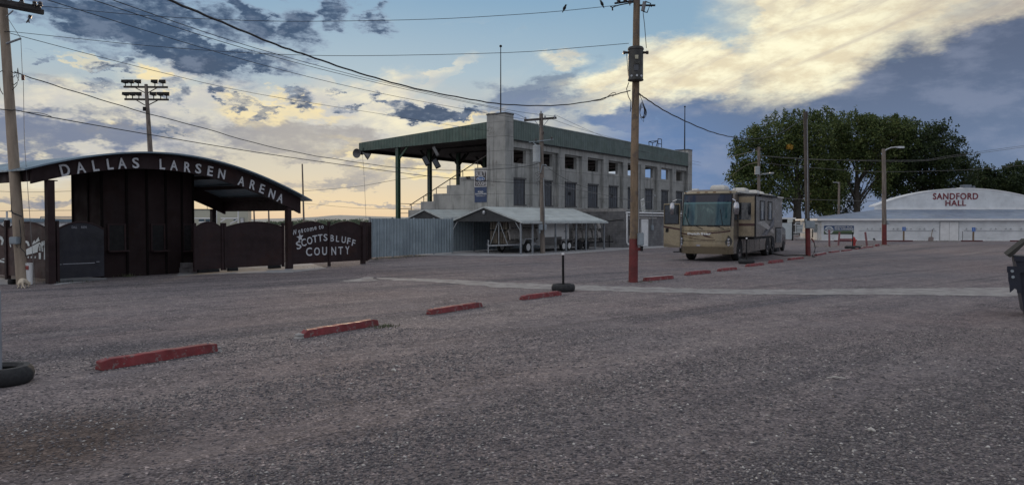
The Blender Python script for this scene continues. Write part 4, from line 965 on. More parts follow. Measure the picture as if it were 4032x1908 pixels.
def wshield_mat():
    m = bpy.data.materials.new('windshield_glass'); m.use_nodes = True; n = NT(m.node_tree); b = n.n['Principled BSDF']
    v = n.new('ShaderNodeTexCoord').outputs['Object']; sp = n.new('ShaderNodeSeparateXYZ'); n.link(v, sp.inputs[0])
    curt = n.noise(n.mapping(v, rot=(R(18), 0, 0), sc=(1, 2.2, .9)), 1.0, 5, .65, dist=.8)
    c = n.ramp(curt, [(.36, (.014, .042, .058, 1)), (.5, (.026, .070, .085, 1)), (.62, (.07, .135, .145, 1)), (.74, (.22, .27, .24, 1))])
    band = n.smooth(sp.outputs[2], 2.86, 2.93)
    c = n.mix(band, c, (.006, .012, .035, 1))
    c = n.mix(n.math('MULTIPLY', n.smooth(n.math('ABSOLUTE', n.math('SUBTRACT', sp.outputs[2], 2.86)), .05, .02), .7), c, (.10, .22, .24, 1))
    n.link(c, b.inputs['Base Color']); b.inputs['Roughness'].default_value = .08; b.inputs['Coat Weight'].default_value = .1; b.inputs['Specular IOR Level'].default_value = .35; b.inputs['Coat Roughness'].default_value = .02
    return m
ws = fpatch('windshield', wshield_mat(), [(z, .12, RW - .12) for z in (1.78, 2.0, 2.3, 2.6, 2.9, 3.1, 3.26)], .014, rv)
fpatch('windshield_seal', M_BLACK, [(z, .08, RW - .08) for z in (1.73, 1.78)], .02, ws); fpatch('windshield_seal', M_BLACK, [(z, .08, RW - .08) for z in (3.26, 3.31)], .018, ws)
for a, b_ in ((.08, .12), (RW - .12, RW - .08)): fpatch('windshield_seal', M_BLACK, [(z, a, b_) for z in (1.78, 2.3, 2.8, 3.26)], .02, ws)
fpatch('wiper', M_BLACK, [(1.70 , .55, 1.15), (1.72, .55, 1.15)], .03, ws)
for t0, z0, t1, z1_ in ((2.05, 1.78, 2.35, 2.35), (.42, 1.80, .55, 2.55), (.35, 1.60, .75, 1.76), (1.35, 1.58, 1.75, 1.76)):
    MB(RV).tube([(sf(t0, z0) - .05, t0, z0), (sf(t1, z1_) - .05, t1, z1_)], .014, 5).build('wiper', M_BLACK, ws)
# swooping stripes, in photo coordinates of the front
def fr_tz(x, y):        # intersection with the plane s = .05 of the front
    t, z = RV.side(2540 + x * .3855, 680 + y * .3855, .04); return t, z
def swoosh(pts_u, pts_l, m, off=.02):
    mb = MB(RV); n = len(pts_u); vs = []
    for o_ in (off, off - .009):
        for p in pts_u + pts_l:
            t, z = fr_tz(*p); vs.append((sf(min(max(t, 0), RW), z) - o_, min(max(t, .0), RW), z))
    N2 = 2 * n; fs = [(i, i + 1, n + i + 1, n + i) for i in range(n - 1)] + [(N2 + i, N2 + n + i, N2 + n + i + 1, N2 + i + 1) for i in range(n - 1)]
    mb.add(vs, fs); mb.build('stripe', m, rv)
def cv(p0, p1, p2, n=14): return [((1 - t) ** 2 * p0[0] + 2 * t * (1 - t) * p1[0] + t * t * p2[0], (1 - t) ** 2 * p0[1] + 2 * t * (1 - t) * p1[1] + t * t * p2[1]) for t in [i / n for i in range(n + 1)]]
swoosh(cv((298, 600), (400, 615), (560, 655)), cv((298, 616), (400, 630), (560, 657)), M_MAROON)
swoosh(cv((855, 584), (790, 604), (640, 606)), cv((855, 600), (790, 615), (640, 622)), M_MAROON)
swoosh(cv((370, 640), (560, 690), (715, 682)), cv((370, 643), (560, 698), (715, 686)), M_MAROON)
swoosh(cv((588, 630), (600, 660), (700, 664)), cv((622, 628), (640, 645), (700, 662)), M_MAROON)
swoosh(cv((300, 575), (340, 592), (560, 592)), cv((300, 578), (340, 596), (560, 596)), M_BLACK); swoosh(cv((560, 592), (780, 594), (850, 570)), cv((560, 596), (780, 598), (850, 574)), M_BLACK)
fpatch('seam', M_BLACK, [(z, .04, RW - .04) for z in (.985, 1.0)], .03, rv)
cx, zc = fr_tz(555, 621); hgt = .11
mb = MB(RV); fn = lambda s, y, z: (sf(cx - s, z) - .022 + y * 0 - (y + 0) * 0, cx - s, z)
wdt = abs(fr_tz(432, 621)[0] - fr_tz(677, 621)[0])
for word, off_, ww in (('Dutch', .235, .53), ('Star', -.285, .43)):
    v, f = text_geo(word, .01, .045, 1.1); x0, x1 = min(p[0] for p in v), max(p[0] for p in v); y0, y1 = min(p[1] for p in v), max(p[1] for p in v); c_ = cx + off_ * wdt; tt = lambda p: c_ - (p[0] - (x0 + x1) / 2) / (x1 - x0) * wdt * ww
    mb.add([(sf(tt(p), zc) - .026 - p[2], tt(p), zc + (p[1] - (y0 + y1) / 2) / (y1 - y0) * hgt) for p in v], f)
mb.each('lettering', M_WHITE, rv)
t_, z_ = fr_tz(548, 740); el_ = [(t_ + .12 * math.cos(R(a)), z_ + .04 * math.sin(R(a))) for a in range(0, 360, 30)]
MB(RV).prism(el_, 'x', sf(t_, z_) - .065, sf(t_, z_) - .04).build('emblem', M_CHROME, rv)
# head lamps
for t, w_ in ((.17, .15), (RW - .10, .11)):
    el_ = [(.5, .22), (.95, -.1), (.7, -.7), (0, -1), (-.7, -.75), (-.95, -.1), (-.6, .55), (0, .95)]
    q = MB(RV); n = len(el_); vs = []
    for o_ in (.05, .0):
        for a, b_ in el_:
            tt_ = min(max(t + a * w_ * (1 if t < 1 else -1), .01), RW - .01); zz = 1.02 + b_ * .27; vs.append((sf(tt_, zz) - o_, tt_, zz))
    q.add(vs, [tuple(range(n)), tuple(range(2 * n - 1, n - 1, -1))] + [(i, (i + 1) % n, n + (i + 1) % n, n + i) for i in range(n)])
    hl = q.build('headlight', mat('lamp_housing', (.05, .05, .045), .2), rv)
    for zz in (1.10, .95, .82): 
        if zz != .82 or True:
            q = MB(RV); q.lathe([(.0, -.02), (.055, -.02), (.065, .01), (.05, .03), (0, .035)], (sf(t, zz) - .055, t, zz), 12, 'x'); q.build('lens', M_CHROME, hl)
for t in (.9, 1.3, 1.7, .2, 2.4): MB(RV).box(sf(t, 3.39) - .04, sf(t, 3.39) + .0, t - .07, t + .07, 3.37, 3.41).build('marker_light', mat('amber_marker', (.20, .10, .03), .4), rv)
# wheels
def wheel(s, t0, t1, r=.50, rim=True, parent=rv, F_=RV):
    prof = [(.28, t0 + .02), (r - .04, t0), (r, t0 + .05), (r, t1 - .05), (r - .04, t1), (.28, t1 - .02)]
    wh = MB(F_).lathe(prof, (s, 0, r), 24, 'y').build('wheel', M_TIRE, parent, smooth=True)
    if rim:
        q = MB(F_); q.lathe([(.30, t0 + .015), (.27, t0 + .06), (.14, t0 + .09), (.10, t0 + .01), (0, t0 + .0)], (s, 0, r), 20, 'y'); q.build('rim', M_CHROME, wh, smooth=True)
        q = MB(F_)
        for k in range(8):
            a = k * math.pi / 4; q.lathe([(.03, t0 + .045), (.03, t0 + .051)], (s + .21 * math.cos(a), 0, r + .21 * math.sin(a)), 6, 'y')
        q.build('rim_hole', M_BLACK, wh)
    return wh
for s in (1.75, 8.35, 9.75): wheel(s, -.02, .32); wheel(s, RW - .32, RW + .02)
# side: wheel arches, storage bays, louvre, windows
mb = MB(RV)
for s in (1.75, 8.35, 9.75):
    arch = [(s + .60 * math.cos(R(a)), .5 + .60 * math.sin(R(a))) for a in range(0, 181, 15)]
    MB(RV).prism([(s + .6, .375)] + arch + [(s - .6, .375)], 'y', -.012, -.002).build('wheel_arch', M_BLACK, rv)
for s in (2.6, 3.8, 5.0, 6.2): MB(RV).box(s, s + 1.12, -.015, -.002, .46, 1.04).build('bay_door', M_TAUPE, rv, bevel=.01)
for k in range(12): MB(RV).box(10.55, 12.25, -.06, -.012, .72 + k * .07, .745 + k * .07).build('louvre', M_SILVER, rv)
MB(RV).box(10.5, 12.3, -.011, -.002, .68, 1.60).build('grille_back', M_BLACK, rv)
MB(RV).box(.62, 1.28, -.012, -.002, 1.95, 2.95).build('driver_window', M_GLASSD, rv)
# graphic sweeps on the rear quarter
M_SWEEP = mat('grey_sweep', (.10, .10, .115), .35); M_SWEEPL = mat('pale_sweep', (.33, .31, .29), .35)
MB(RV).prism([(10.1, 1.9), (12.55, 3.0), (12.55, 2.5), (10.1, 1.6)], 'y', -.010, -.002).build('sweep', M_SWEEP, rv)
MB(RV).prism([(10.1, 2.4), (12.55, 3.3), (12.55, 3.1), (10.1, 2.1)], 'y', -.010, -.002).build('sweep', M_SWEEPL, rv)
# slide-out room
so0, so1, sp_ = 1.35, 5.95, .86
sl = MB(RV).box(so0, so1, -sp_, -.002, 1.20, 3.22).build('slide_out', M_TAUPE, rv, bevel=.02)
MB(RV).box(so0 - .012, so0 - .002, -sp_ + .05, -.05, 1.24, 3.16).build('end_panel', mat('slide_end_gold', (.24, .195, .13), .32, .2), sl)
MB(RV).box(so0 - .022, so0 - .0125, -sp_ + .22, -.06, 2.04, 2.88).build('end_window', M_GLASSD, sl)
MB(RV).box(so0 - .022, so0 - .0125, -sp_ + .05, -.05, 1.74, 1.86).build('end_stripe', M_MAROON, sl)
MB(RV).box(so0 - .03, so0 + .03, -sp_ - .015, -sp_ + .05, 1.20, 3.24).build('corner_seal', M_BLACK, sl)
MB(RV).box(so0 - .03, so1 + .02, -sp_ - .06, .0, 3.222, 3.32).build('slide_topper', mat('black_awning', (.02, .02, .022), .6), sl)
for a, b_ in ((2.35, 3.35), (4.2, 5.1)):
    w_ = MB(RV).box(a, b_, -sp_ - .012, -sp_ - .001, 2.05, 2.95).build('side_window', M_GLASSD, sl)
    MB(RV).box(a + .38, a + .52, -sp_ - .02, -sp_ - .0125, 2.08, 2.92).build('curtain', mat('pale_curtain', (.35, .37, .4), .8), w_)
    mb = MB(RV); 
    for q in ((a - .05, a, 2.0, 3.0), (b_, b_ + .05, 2.0, 3.0), (a, b_, 2.0, 2.05), (a, b_, 2.95, 3.0)): mb.box(q[0], q[1], -sp_ - .025, -sp_ - .001, q[2], q[3])
    mb.build('window_frame', M_BLACK, w_)
MB(RV).beam((so0 + .5, -sp_ - .10, 3.26), (so1 - .1, -sp_ - .10, 3.26), .10, .10).build('awning_roll', M_BLACK, sl)
MB(RV).prism([(2.6, 1.25), (3.9, 1.25), (5.8, 2.2), (5.8, 1.75)], 'y', -sp_ - .008, -sp_ - .001).build('sweep', M_SWEEP, sl)
MB(RV).prism([(1.6, 1.9), (3.2, 2.0), (5.8, 1.45), (5.8, 1.3)], 'y', -sp_ - .006, -sp_ - .001).build('sweep', M_SWEEPL, sl)
MB(RV).box(so0 + .2, so1 - .2, -sp_ + .1, -.003, 1.08, 1.195).build('slide_floor', M_BLACK, sl)
sl2 = MB(RV).box(6.9, 10.0, -.40, -.002, 1.62, 3.1).build('slide_out', M_TAUPE, rv, bevel=.02)
MB(RV).box(1.2, 12.5, -.10, .0, 3.38, 3.46).build('awning_case', M_ROOFW, rv)
# mirrors
def mirror(t, sgn):
    m_ = MB(RV).tube([(.35, t, 3.0), (-.05, t + sgn * .12, 3.02), (-.15, t + sgn * .28, 2.93), (-.15, t + sgn * .28, 2.82)], .035, 8).build('mirror_arm', M_CHROME, rv, smooth=True)
    MB(RV).lathe([(0, 2.28), (.10, 2.30), (.135, 2.4), (.14, 2.7), (.12, 2.82), (.06, 2.88), (0, 2.88)], (-.15, t + sgn * .30, 0), 14).build('mirror_head', M_CHROME, m_, smooth=True)
mirror(.02, -1); mirror(RW - .05, 1)
# open entry door, hinged at the front right corner of the vehicle, with step
DF = Frame(RV.w(.42, RW + .02, 0), RV.y); dw = .86
dr = MB(DF).box(0, dw, -.03, .03, .66, 2.86).build('entry_door', M_GOLD, rv, bevel=.02)
dwn = MB(DF).box(.10, dw - .08, .031, .045, 1.86, 2.76).build('door_window', mat('clear_dusty_glass', (.035, .04, .045), .12), dr)
mb = MB(DF)
for q in ((.06, .10, 1.82, 2.80), (dw - .08, dw - .04, 1.82, 2.80), (.10, dw - .08, 1.82, 1.86), (.10, dw - .08, 2.76, 2.80)): mb.box(q[0], q[1], .031, .055, q[2], q[3])
mb.build('window_frame', M_BLACK, dwn)
MB(DF).prism([(.0, 1.52), (dw, 1.66), (dw, 1.74), (.0, 1.60)], 'y', .031, .04).build('stripe', M_MAROON, dr)
MB(DF).box(dw - .26, dw - .12, .031, .06, 1.42, 1.62).build('handle', M_BLACK, dr)
MB(DF).prism([(.0, .68), (dw - .02, .68), (dw - .02, .86), (.0, .70)], 'y', .031, .038).build('lower_band', M_BRNP, dr)
st_ = MB(RV).box(.55, 1.2, RW + .02, RW + .42, .40, .44).build('entry_step', M_BLACK, rv)
MB(RV).box(.6, 1.15, RW + .0, RW + .12, .44, .62).build('step_arm', M_BLACK, st_)
# rooftop units
def ac(s, t, k, l=.95):
    mb = MB(RV); rings = []
    for z, a, b_ in ((3.50, 1, 1), (3.66, 1, 1), (3.76, .86, .85), (3.79, .6, .6)): rings.append([(s + sx * l / 2 * a, t + sy * .36 * b_, z) for sx, sy in ((-1, -1), (1, -1), (1, 1), (-1, 1))])
    mb.ring_loft(rings); return mb.build('roof_unit', M_ROOFW if k else M_WHITE, rv, bevel=.02)
ac(1.9, 1.05, 1, 1.0); ac(5.6, .9, 1); ac(8.9, 1.0, 1, .7); ac(11.2, 1.2, 1, .6); MB(RV).box(.95, 1.15, 1.9, 2.2, 3.5, 3.60).build('roof_camera', M_WHITE, rv)
MB(RV).tube([(3.2, .6, 3.5), (3.2, .6, 3.95)], .012, 5).build('aerial', M_BLACK, rv)
for s in (10.6, 11.8): MB(RV).box(s, s + .5, .5, .9, 3.5, 3.62).build('roof_vent', M_ROOFW, rv, bevel=.03)
MB(RV).box(11.5, 12.4, .1, .13, .10, .55).build('mud_flap', M_BLACK, rv)
# small towed car just showing behind
TC = Frame(RV.w(13.2, .62, 0), RV.x)
tcr = thing('towed_car', 'small dark towed car, mostly hidden behind the rear of the motorhome', 'car', TC)
prof = [(0, .35), (0, .85), (.15, .98), (1.0, 1.05), (1.55, 1.55), (3.2, 1.60), (3.9, 1.5), (4.0, 1.0), (4.0, .35)]
MB(TC).prism(prof, 'y', 0, 1.75).build('body', mat('dark_car_paint', (.02, .023, .028), .25, .3), tcr, bevel=.05)
MB(TC).prism([(1.1, 1.08), (1.55, 1.50), (3.2, 1.54), (3.8, 1.45), (3.85, 1.08)], 'y', -.012, -.002).build('side_window', M_GLASSD, tcr)
MB(TC).add([(1.01, .12, 1.10), (1.01, 1.63, 1.10), (1.52, 1.5, 1.545), (1.52, .25, 1.545)], [(0, 1, 2, 3)]).build('windscreen', M_GLASSD, tcr)
for s in (.75, 3.2): wheel(s, -.03, .18, .34, False, tcr, TC); wheel(s, 1.57, 1.78, .34, False, tcr, TC)
mb = MB(); cab = [G(3037, 1000), G(3090, 1008), G(3130, 1006), G(3180, 1007)]
mb.tube([RV.w(9.0, -.05, 1.0), RV.w(9.1, -.15, .3)] + [p + Vector((0, 0, .03)) for p in cab], .03, 6)
tag(mb.build('power_cable', M_BLACK, smooth=True), 'black power cable lying from the motorhome to the red-based pole', 'cable')

# ------------------------------------------------------------------ trailers and seats under the carport
def Cp(x, y, t): return CF.at(1960 + x * .18634, 820 + y * .18634, t)
TRW0, TRW1 = 1.15, 2.85
fs_ = CF.at(2078, 975, .95)[0]; EXT = CF.at(2115, 970, TRW0)[0]; xs0 = CF.side(1927, 975, 0)[0] * 0 - .55
ft = thing('flatbed_trailer', 'grey flatbed trailer with an A-shaped bar under the front of the carport', 'trailer', CF.w(xs0, 1.2, 0), CF.rz)
TM = (TRW0 + TRW1) / 2; sa_ = .55
MB(CF).box(sa_ - .1, EXT, TRW0, TRW0 + .06, .48, .58).build('side_rail', M_SILVER, ft)
MB(CF).box(sa_ - .1, EXT, TRW1 - .06, TRW1, .48, .58).build('side_rail', M_SILVER, ft)
MB(CF).box(sa_ - .1, EXT - .01, TRW0 + .061, TRW1 - .061, .51, .55).build('deck', M_WOODD, ft)
MB(CF).beam((xs0, TM, .5), (sa_ - .1, TRW0 + .05, .53), .07, .08).build('drawbar', M_SILVER, ft)
MB(CF).beam((xs0, TM, .5), (sa_ - .1, TRW1 - .05, .53), .07, .08).build('drawbar', M_SILVER, ft)
MB(CF).tube([(xs0, TM, .05), (xs0, TM, .85)], .035, 8).build('jack', M_SILVER, ft)
ap = (sa_, TM, 2.05); mb = MB(CF)
mb.beam((sa_, TM, .56), ap, .06, .06); mb.beam((sa_, TRW0 + .2, .56), ap, .045, .045); mb.beam((sa_, TRW1 - .2, .56), ap, .045, .045); mb.build('a_frame', M_SILVER, ft)
MB(CF).prism([(fs_ - .62, .56), (fs_ - .42, .90), (fs_ + .42, .90), (fs_ + .62, .56), (fs_ + .55, .56), (fs_ + .38, .84), (fs_ - .38, .84), (fs_ - .55, .56)], 'y', TRW0 - .30, TRW0 + .01).build('fender', M_SILVER, ft)
MB(CF).beam((EXT - .05, TRW0 + .03, .56), (EXT - .25, TRW0 + .03, .95), .04, .04).build('end_bar', M_SILVER, ft)
def twheel(F_, s, t0, r, par, rm=None):
    wh = MB(F_).lathe([(r * .6, t0 + .02), (r - .03, t0), (r, t0 + .04), (r, t0 + .18), (r - .03, t0 + .2), (r * .6, t0 + .19)], (s, 0, r), 20, 'y').build('wheel', M_TIRE, par, smooth=True)
    MB(F_).lathe([(r * .62, t0 + .01), (r * .55, t0 + .05), (r * .2, t0 + .06), (0, t0 + .03)], (s, 0, r), 18, 'y').build('rim', rm or M_WHITE, wh, smooth=True)
    q = MB(F_)
    for k in range(5):
        a = k * 1.2566; q.lathe([(.045, t0 + .028), (.045, t0 + .034)], (s + r * .4 * math.cos(a), 0, r + r * .4 * math.sin(a)), 6, 'y')
    q.build('rim_hole', M_BLACK, wh)
twheel(CF, fs_, TRW0 - .26, .36, ft); twheel(CF, fs_, TRW1 + .05, .36, ft)
# stacked folding tables (brown slabs on edge) and stacked bench seats on it
M_TABLE = mat('brown_table_edge', (.16, .135, .105), .7, 0, .3, 4); M_SEAT = mat('grey_plastic_seat', (.26, .245, .23), .6, 0, .2, 4)
for z0, z1_, lab in ((.60, 1.40, 'lower'), (1.46, 2.15, 'upper')):
    o = thing('folding_tables', f'{lab} stack of brown folding tables on edge at the front of the flatbed trailer', 'folding tables', CF.w(sa_ + .1, TM, z0), CF.rz)
    for k in range(14):
        t = TRW0 + .32 + k * .095; MB(CF).box(sa_ + .10 + .03 * (k % 2), sa_ + .9, t, t + .05, z0, z1_ - .03 * (k % 3)).build('table', M_TABLE, o)
def seat_unit():
    o = thing('plastic_seat', 'worn grey moulded plastic stadium seat standing in a row on the flatbed trailer', 'seat', (0, 0, 0), 0, 'moulded seats stacked in rows on the flatbed trailer')
    mb = MB(); us = [-.24, -.2, -.1, 0, .1, .2, .24]
    pr_ = [(.0, .0), (-.02, .10), (-.10, .16), (-.20, .22), (-.16, .45), (-.10, .72), (-.06, .80)]
    mb.grid(lambda u, k: (u * (1 - .15 * (k > 5)), pr_[int(k)][0] + (.05 if abs(u) > .21 else 0), pr_[int(k)][1]), us, range(len(pr_)))
    mb.build('shell', M_SEAT, o, smooth=True, fix=False)
    MB().box(-.15, .15, -.245, -.215, .22, .26).build('crossbar', M_BLACK, o); return o
so_ = seat_unit(); first = True; cnt = 0
s_begin = sa_ + .35; NS = 8
for row, zz in ((0, .62), (1, 1.30)):
    for k in range(NS):
        s = s_begin + k * (EXT + .5 - s_begin) / (NS - 1); p = CF.w(s, TRW0 + .30, zz)
        lab = ('lower' if row == 0 else 'upper') + ' row moulded grey plastic seat among others on the flatbed trailer'
        if first: so_.location = p; so_.rotation_euler = (0, 0, CF.rz); so_['label'] = lab; first = False
        else: copy_tree(so_, p, CF.rz + rnd.uniform(-.1, .1), lab)
s2 = Cp(1590, 700, 1.0)[0]; s3 = Cp(2110, 700, 1.0)[0]
for row, zz in ((0, .55), (1, 1.20)):
    for k in range(6):
        s = s2 + k * (s3 - s2) / 5; c_ = copy_tree(so_, CF.w(s, 1.0, zz), CF.rz, ('lower' if row == 0 else 'upper') + ' row dark plastic seat on the black trailer at the carport back')
        c_['group'] = 'moulded seats at the back of the carport'
# enclosed cargo trailer
ct0, ct1 = Cp(890, 600, 1.1)[0], Cp(1508, 600, .85)[0]
ctw = Cp(1410, 860, .85)[0], Cp(1480, 850, .85)[0]
ct = thing('cargo_trailer', 'white enclosed cargo trailer with tandem wheels parked under the carport', 'trailer', CF.w(ct0, .85, 0), CF.rz)
MB(CF).prism([(ct0, .40), (ct1, .40), (ct1, 1.86), (ct1 - .06, 1.92), (ct0 + .4, 1.92), (ct0, 1.75)], 'y', .85, 3.3).build('body', M_WHITE, ct, bevel=.02)
MB(CF).box(ct0 + .02, ct1 - 1.0, .838, .848, .40, .95).build('stone_guard', mat('tread_plate', (.12, .115, .11), .4, .5), ct)
MB(CF).box(ct1 + .001, ct1 + .02, 1.0, 3.2, .5, 1.8).build('rear_door', M_WHITE, ct)
wc = ct1 - .62
for dx in (-.36, .36): twheel(CF, wc + dx, .66, .33, ct)
MB(CF).prism([(wc - .85, .42), (wc - .75, .78), (wc + .75, .78), (wc + .80, .42), (wc + .72, .42), (wc + .65, .72), (wc - .65, .72), (wc - .75, .42)], 'y', .62, .849).build('fender', mat('grey_fender', (.13, .12, .12), .5, .3), ct)
MB(CF).prism([(ct1 - .75, 1.26), (ct1 - .55, 1.34), (ct1 - .4, 1.22), (ct1 - .2, 1.33), (ct1 - .4, 1.18), (ct1 - .55, 1.29)], 'y', .838, .848).build('decal', M_BLACK, ct)
# dark trailer behind with tongue jack outside the last posts
bt = thing('seat_trailer', 'dark low trailer at the back of the carport with its tongue and jack sticking out', 'trailer', CF.w(s2, 1.0, 0), CF.rz)
MB(CF).box(s2 - .3, s3 + .3, .75, 3.2, .42, .52).build('deck', M_BLACK, bt)
MB(CF).beam((s3 + .3, 1.9, .46), (s3 + 2.2, .9, .46), .08, .08).build('tongue', M_BLACK, bt)
MB(CF).tube([(s3 + 1.9, 1.05, .05), (s3 + 1.9, 1.05, .95)], .035, 8).build('jack', M_BLACK, bt)
for s in (s2 + .6, s2 + 1.6): twheel(CF, s, .75, .33, bt, M_BLACK)
MB(CF).beam((s3 + .1, .85, .5), (s3 - .05, .95, 1.8), .05, .05).build('rack_bar', M_BLACK, bt); MB(CF).beam((s3 + .35, .85, .5), (s3 + .05, .95, 1.8), .05, .05).build('rack_bar', M_BLACK, bt)

# ------------------------------------------------------------------ white hall
def hall_mat():
    m = mat('white_lap_boards', (.66, .69, .71), .6, 0, .10, 1.0, patch=(.48, .50, .51), ps=1.4, pt=(.60, .75)); n = NT(m.node_tree); b = n.n['Principled BSDF']
    sp = n.new('ShaderNodeSeparateXYZ'); v = n.new('ShaderNodeTexCoord').outputs['Object']; n.link(v, sp.inputs[0])
    fr = n.math('FRACT', n.math('DIVIDE', sp.outputs[2], .14)); ln = n.smooth(fr, .86, .97)
    src = b.inputs['Base Color'].links[0].from_socket
    worn = n.smooth(n.noise(n.mapping(v, sc=(.5, .5, 6)), 1.0, 6, .7), .52, .66)
    n.link(n.mix(n.math('MULTIPLY', ln, n.math('ADD', n.math('MULTIPLY', worn, .6), .18)), src, (.12, .12, .13, 1)), b.inputs['Base Color'])
    bp = n.new('ShaderNodeBump'); bp.inputs['Distance'].default_value = .012; n.link(fr, bp.inputs['Height']); n.link(bp.outputs[0], b.inputs['Normal']); return m
M_HALL = hall_mat()
LR = 5.2
M_HROOF = mat('slate_blue_metal_roof', (.17, .215, .29), .45, .2, .15, .5, patch=(.20, .24, .30), ps=.6)
HA, HB = G(3234, 946), G(4032, 948.3); HF = Frame(HA, HB - HA); HL = (HB - HA).length + 16
EZ = HF.at(3600, 864, 0)[1]
hall = thing('hall', 'long low white boarded hall with a bowed gable reading SANDFORD HALL in red', 'hall', HF)
MB(HF).box(0, HL, 0, LR + 3.6, 0, EZ - .02).build('wall', M_HALL, hall)
MB(HF).box(-.02, HL, -.03, -.003, 0, .10).build('base_board', M_WHITE, hall)
LR = 5.2; RZ = HF.at(3800, 824, LR)[1]
hx = HF.at(3446, 822, LR)[0]; hp, hz = HF.at(3797, 745, LR); hr = 2 * hp - hx
# lean-to roof with its sloping left hip
mb = MB(HF); e0 = HF.at(3220, 866, -.35)[0]
mb.add([(e0, -.35, EZ + .06), (HL, -.35, EZ + .06), (HL, LR, RZ), (hx, LR, RZ), (hx + 1.0, LR + 3, RZ), (e0, LR + 4, EZ + .06)], [(0, 1, 2, 3), (0, 3, 4, 5)])
lr = mb.build('lean_to_roof', M_HROOF, hall)
mb = MB(HF).box(e0 - .02, HL, -.40, -.351, EZ - .10, EZ + .09); mb.box(e0 - .05, e0 - .001, -.351, LR + 3.8, EZ - .10, EZ + .09); mb.build('fascia', M_WHITE, lr)
MB(HF).box(e0, HL, -.35, -.001, EZ - .02, EZ + .03).build('soffit', M_WHITE, lr)
# arched gable and barrel roof
def arcz(s): u_ = (s - hp) / (hr - hp); return RZ + .45 + (hz - RZ - .45) * math.sqrt(max(0, 1 - (u_ * .985) ** 2)) if False else RZ + .30 + (hz - RZ - .30) * (1 - abs(u_) ** 2.05)
ax = [hx + (hr - hx) * i / 40 for i in range(41)]
gb = MB(HF).prism([(hx, RZ - .6)] + [(hr, RZ - .6)] + [(s, arcz(s)) for s in reversed(ax)], 'y', LR, LR + .25).build('gable_wall', M_HALL, hall)
br_ = MB(HF).prism([(s, arcz(s) + .02) for s in ax] + [(s, arcz(s) + .14) for s in reversed(ax)], 'y', LR - .05, LR + 2.2).build('barrel_roof', M_WHITE, hall)
MB(HF).box(hx - .1, HL, LR - .08, LR - .002, RZ - .02, RZ + .12).build('ledge', M_WHITE, gb)
M_HRED = mat('faded_red_letters', (.17, .03, .04), .7, 0, .25, 6, patch=(.30, .13, .14), ps=4, pt=(.58, .66))
mb = MB(HF)
for tx, x0, x1, y0, y1 in (('SANDFORD', 3674, 3852, 760, 785), ('HALL', 3723, 3804, 788, 810)):
    a, z1_ = HF.at(x0, y0, LR - .05); b_, z0 = HF.at(x1, y1, LR - .05); mb.text(tx, (a + b_) / 2, (z0 + z1_) / 2, z1_ - z0, LR - .03, .03, .022, wd=b_ - a, spacing=1.1)
mb.each('lettering', M_HRED, gb)
vs_, vz = HF.at(3782, 744, LR + 1); MB(HF).lathe([(.0, .0), (.5, .02), (.45, .14), (.3, .22), (0, .25)], (vs_, LR + 1.2, hz - .02), 14).build('roof_dome', M_WHITE, br_)
for x0, x1, yt in ((3792, 3824, 727), (3826, 3838, 732)):
    a, z = HF.at(x0, yt, LR + 1.2); b_ = HF.at(x1, yt, LR + 1.2)[0]; MB(HF).box(a, b_, LR + 1.0, LR + 2.0, hz - .1, z).build('roof_cooler', mat('cooler_grey', (.12, .14, .17), .5), br_, bevel=.04)
# doors, small lamps, cable on the hall front
ds0, dz = HF.at(3702, 873, -.02); ds1, _ = HF.at(3774, 873, -.02)
dm_ = MB(HF).box(ds0, ds1, -.05, -.004, .04, dz).build('double_door', M_WHITE, hall)
mb = MB(HF).box(ds0 - .04, ds0, -.06, -.004, .04, dz + .05); mb.box(ds1, ds1 + .05, -.06, -.004, .04, dz + .05); mb.box(ds0, ds1, -.06, -.004, dz, dz + .05); mb.box((ds0 + ds1) / 2 - .01, (ds0 + ds1) / 2 + .01, -.06, -.051, .04, dz); mb.build('frame', mat('grey_trim', (.25, .26, .27), .6), dm_)
for x in (3518, 3534, 3569, 3586, 3621, 3639, 3675, 3805, 3844, 3862, 3901, 3920, 3960, 3979, 4020, 3415, 3433, 3467):
    s, z = HF.at(x, 901, -.05); o = MB(HF).lathe([(.0, .10), (.02, .10), (.03, .05), (.10, 0), (.0, .0)], (s, -.12, z), 8).build('wall_hook', M_GALV, hall)
mb = MB(HF); z_ = HF.at(3600, 908.5, -.05)[1]
mb.box(HF.at(3380, 908, 0)[0], HF.at(3686, 908, 0)[0], -.04, -.015, z_ - .012, z_ + .012); mb.box(HF.at(3795, 908, 0)[0], HL, -.04, -.015, z_ - .012, z_ + .012); mb.each('hose_rail', M_GALV, hall)
# banner on the hall
bs0, bz1 = HF.at(3245, 888, -.06); bs1, bz0 = HF.at(3362, 921.5, -.06)
hb = thing('banner', 'blue and green banner reading BREWED FOR THE FARMERS on the white hall', 'banner', HF.w(bs0, -.05, bz0), HF.rz)
def fieldmat():
    m = bpy.data.materials.new('banner_print'); m.use_nodes = True; n = NT(m.node_tree); b = n.n['Principled BSDF']; v = n.new('ShaderNodeTexCoord').outputs['Object']
    sp = n.new('ShaderNodeSeparateXYZ'); n.link(v, sp.inputs[0]); h = bz1 - bz0; z = n.math('DIVIDE', sp.outputs[2], h)
    z = n.math('ADD', z, n.math('MULTIPLY', n.math('SUBTRACT', n.noise(v, 2.0, 4), .5), .22))
    n.link(n.ramp(z, [(0, (.03, .05, .03, 1)), (.2, (.05, .09, .04, 1)), (.36, (.10, .14, .07, 1)), (.46, (.16, .21, .24, 1)), (.52, (.05, .10, .20, 1)), (1, (.015, .045, .13, 1))]), b.inputs['Base Color'])
    b.inputs['Roughness'].default_value = .5; return m
pn = MB(HF).box(bs0, bs1, -.05, -.012, bz0, bz1).build('print', fieldmat(), hb)
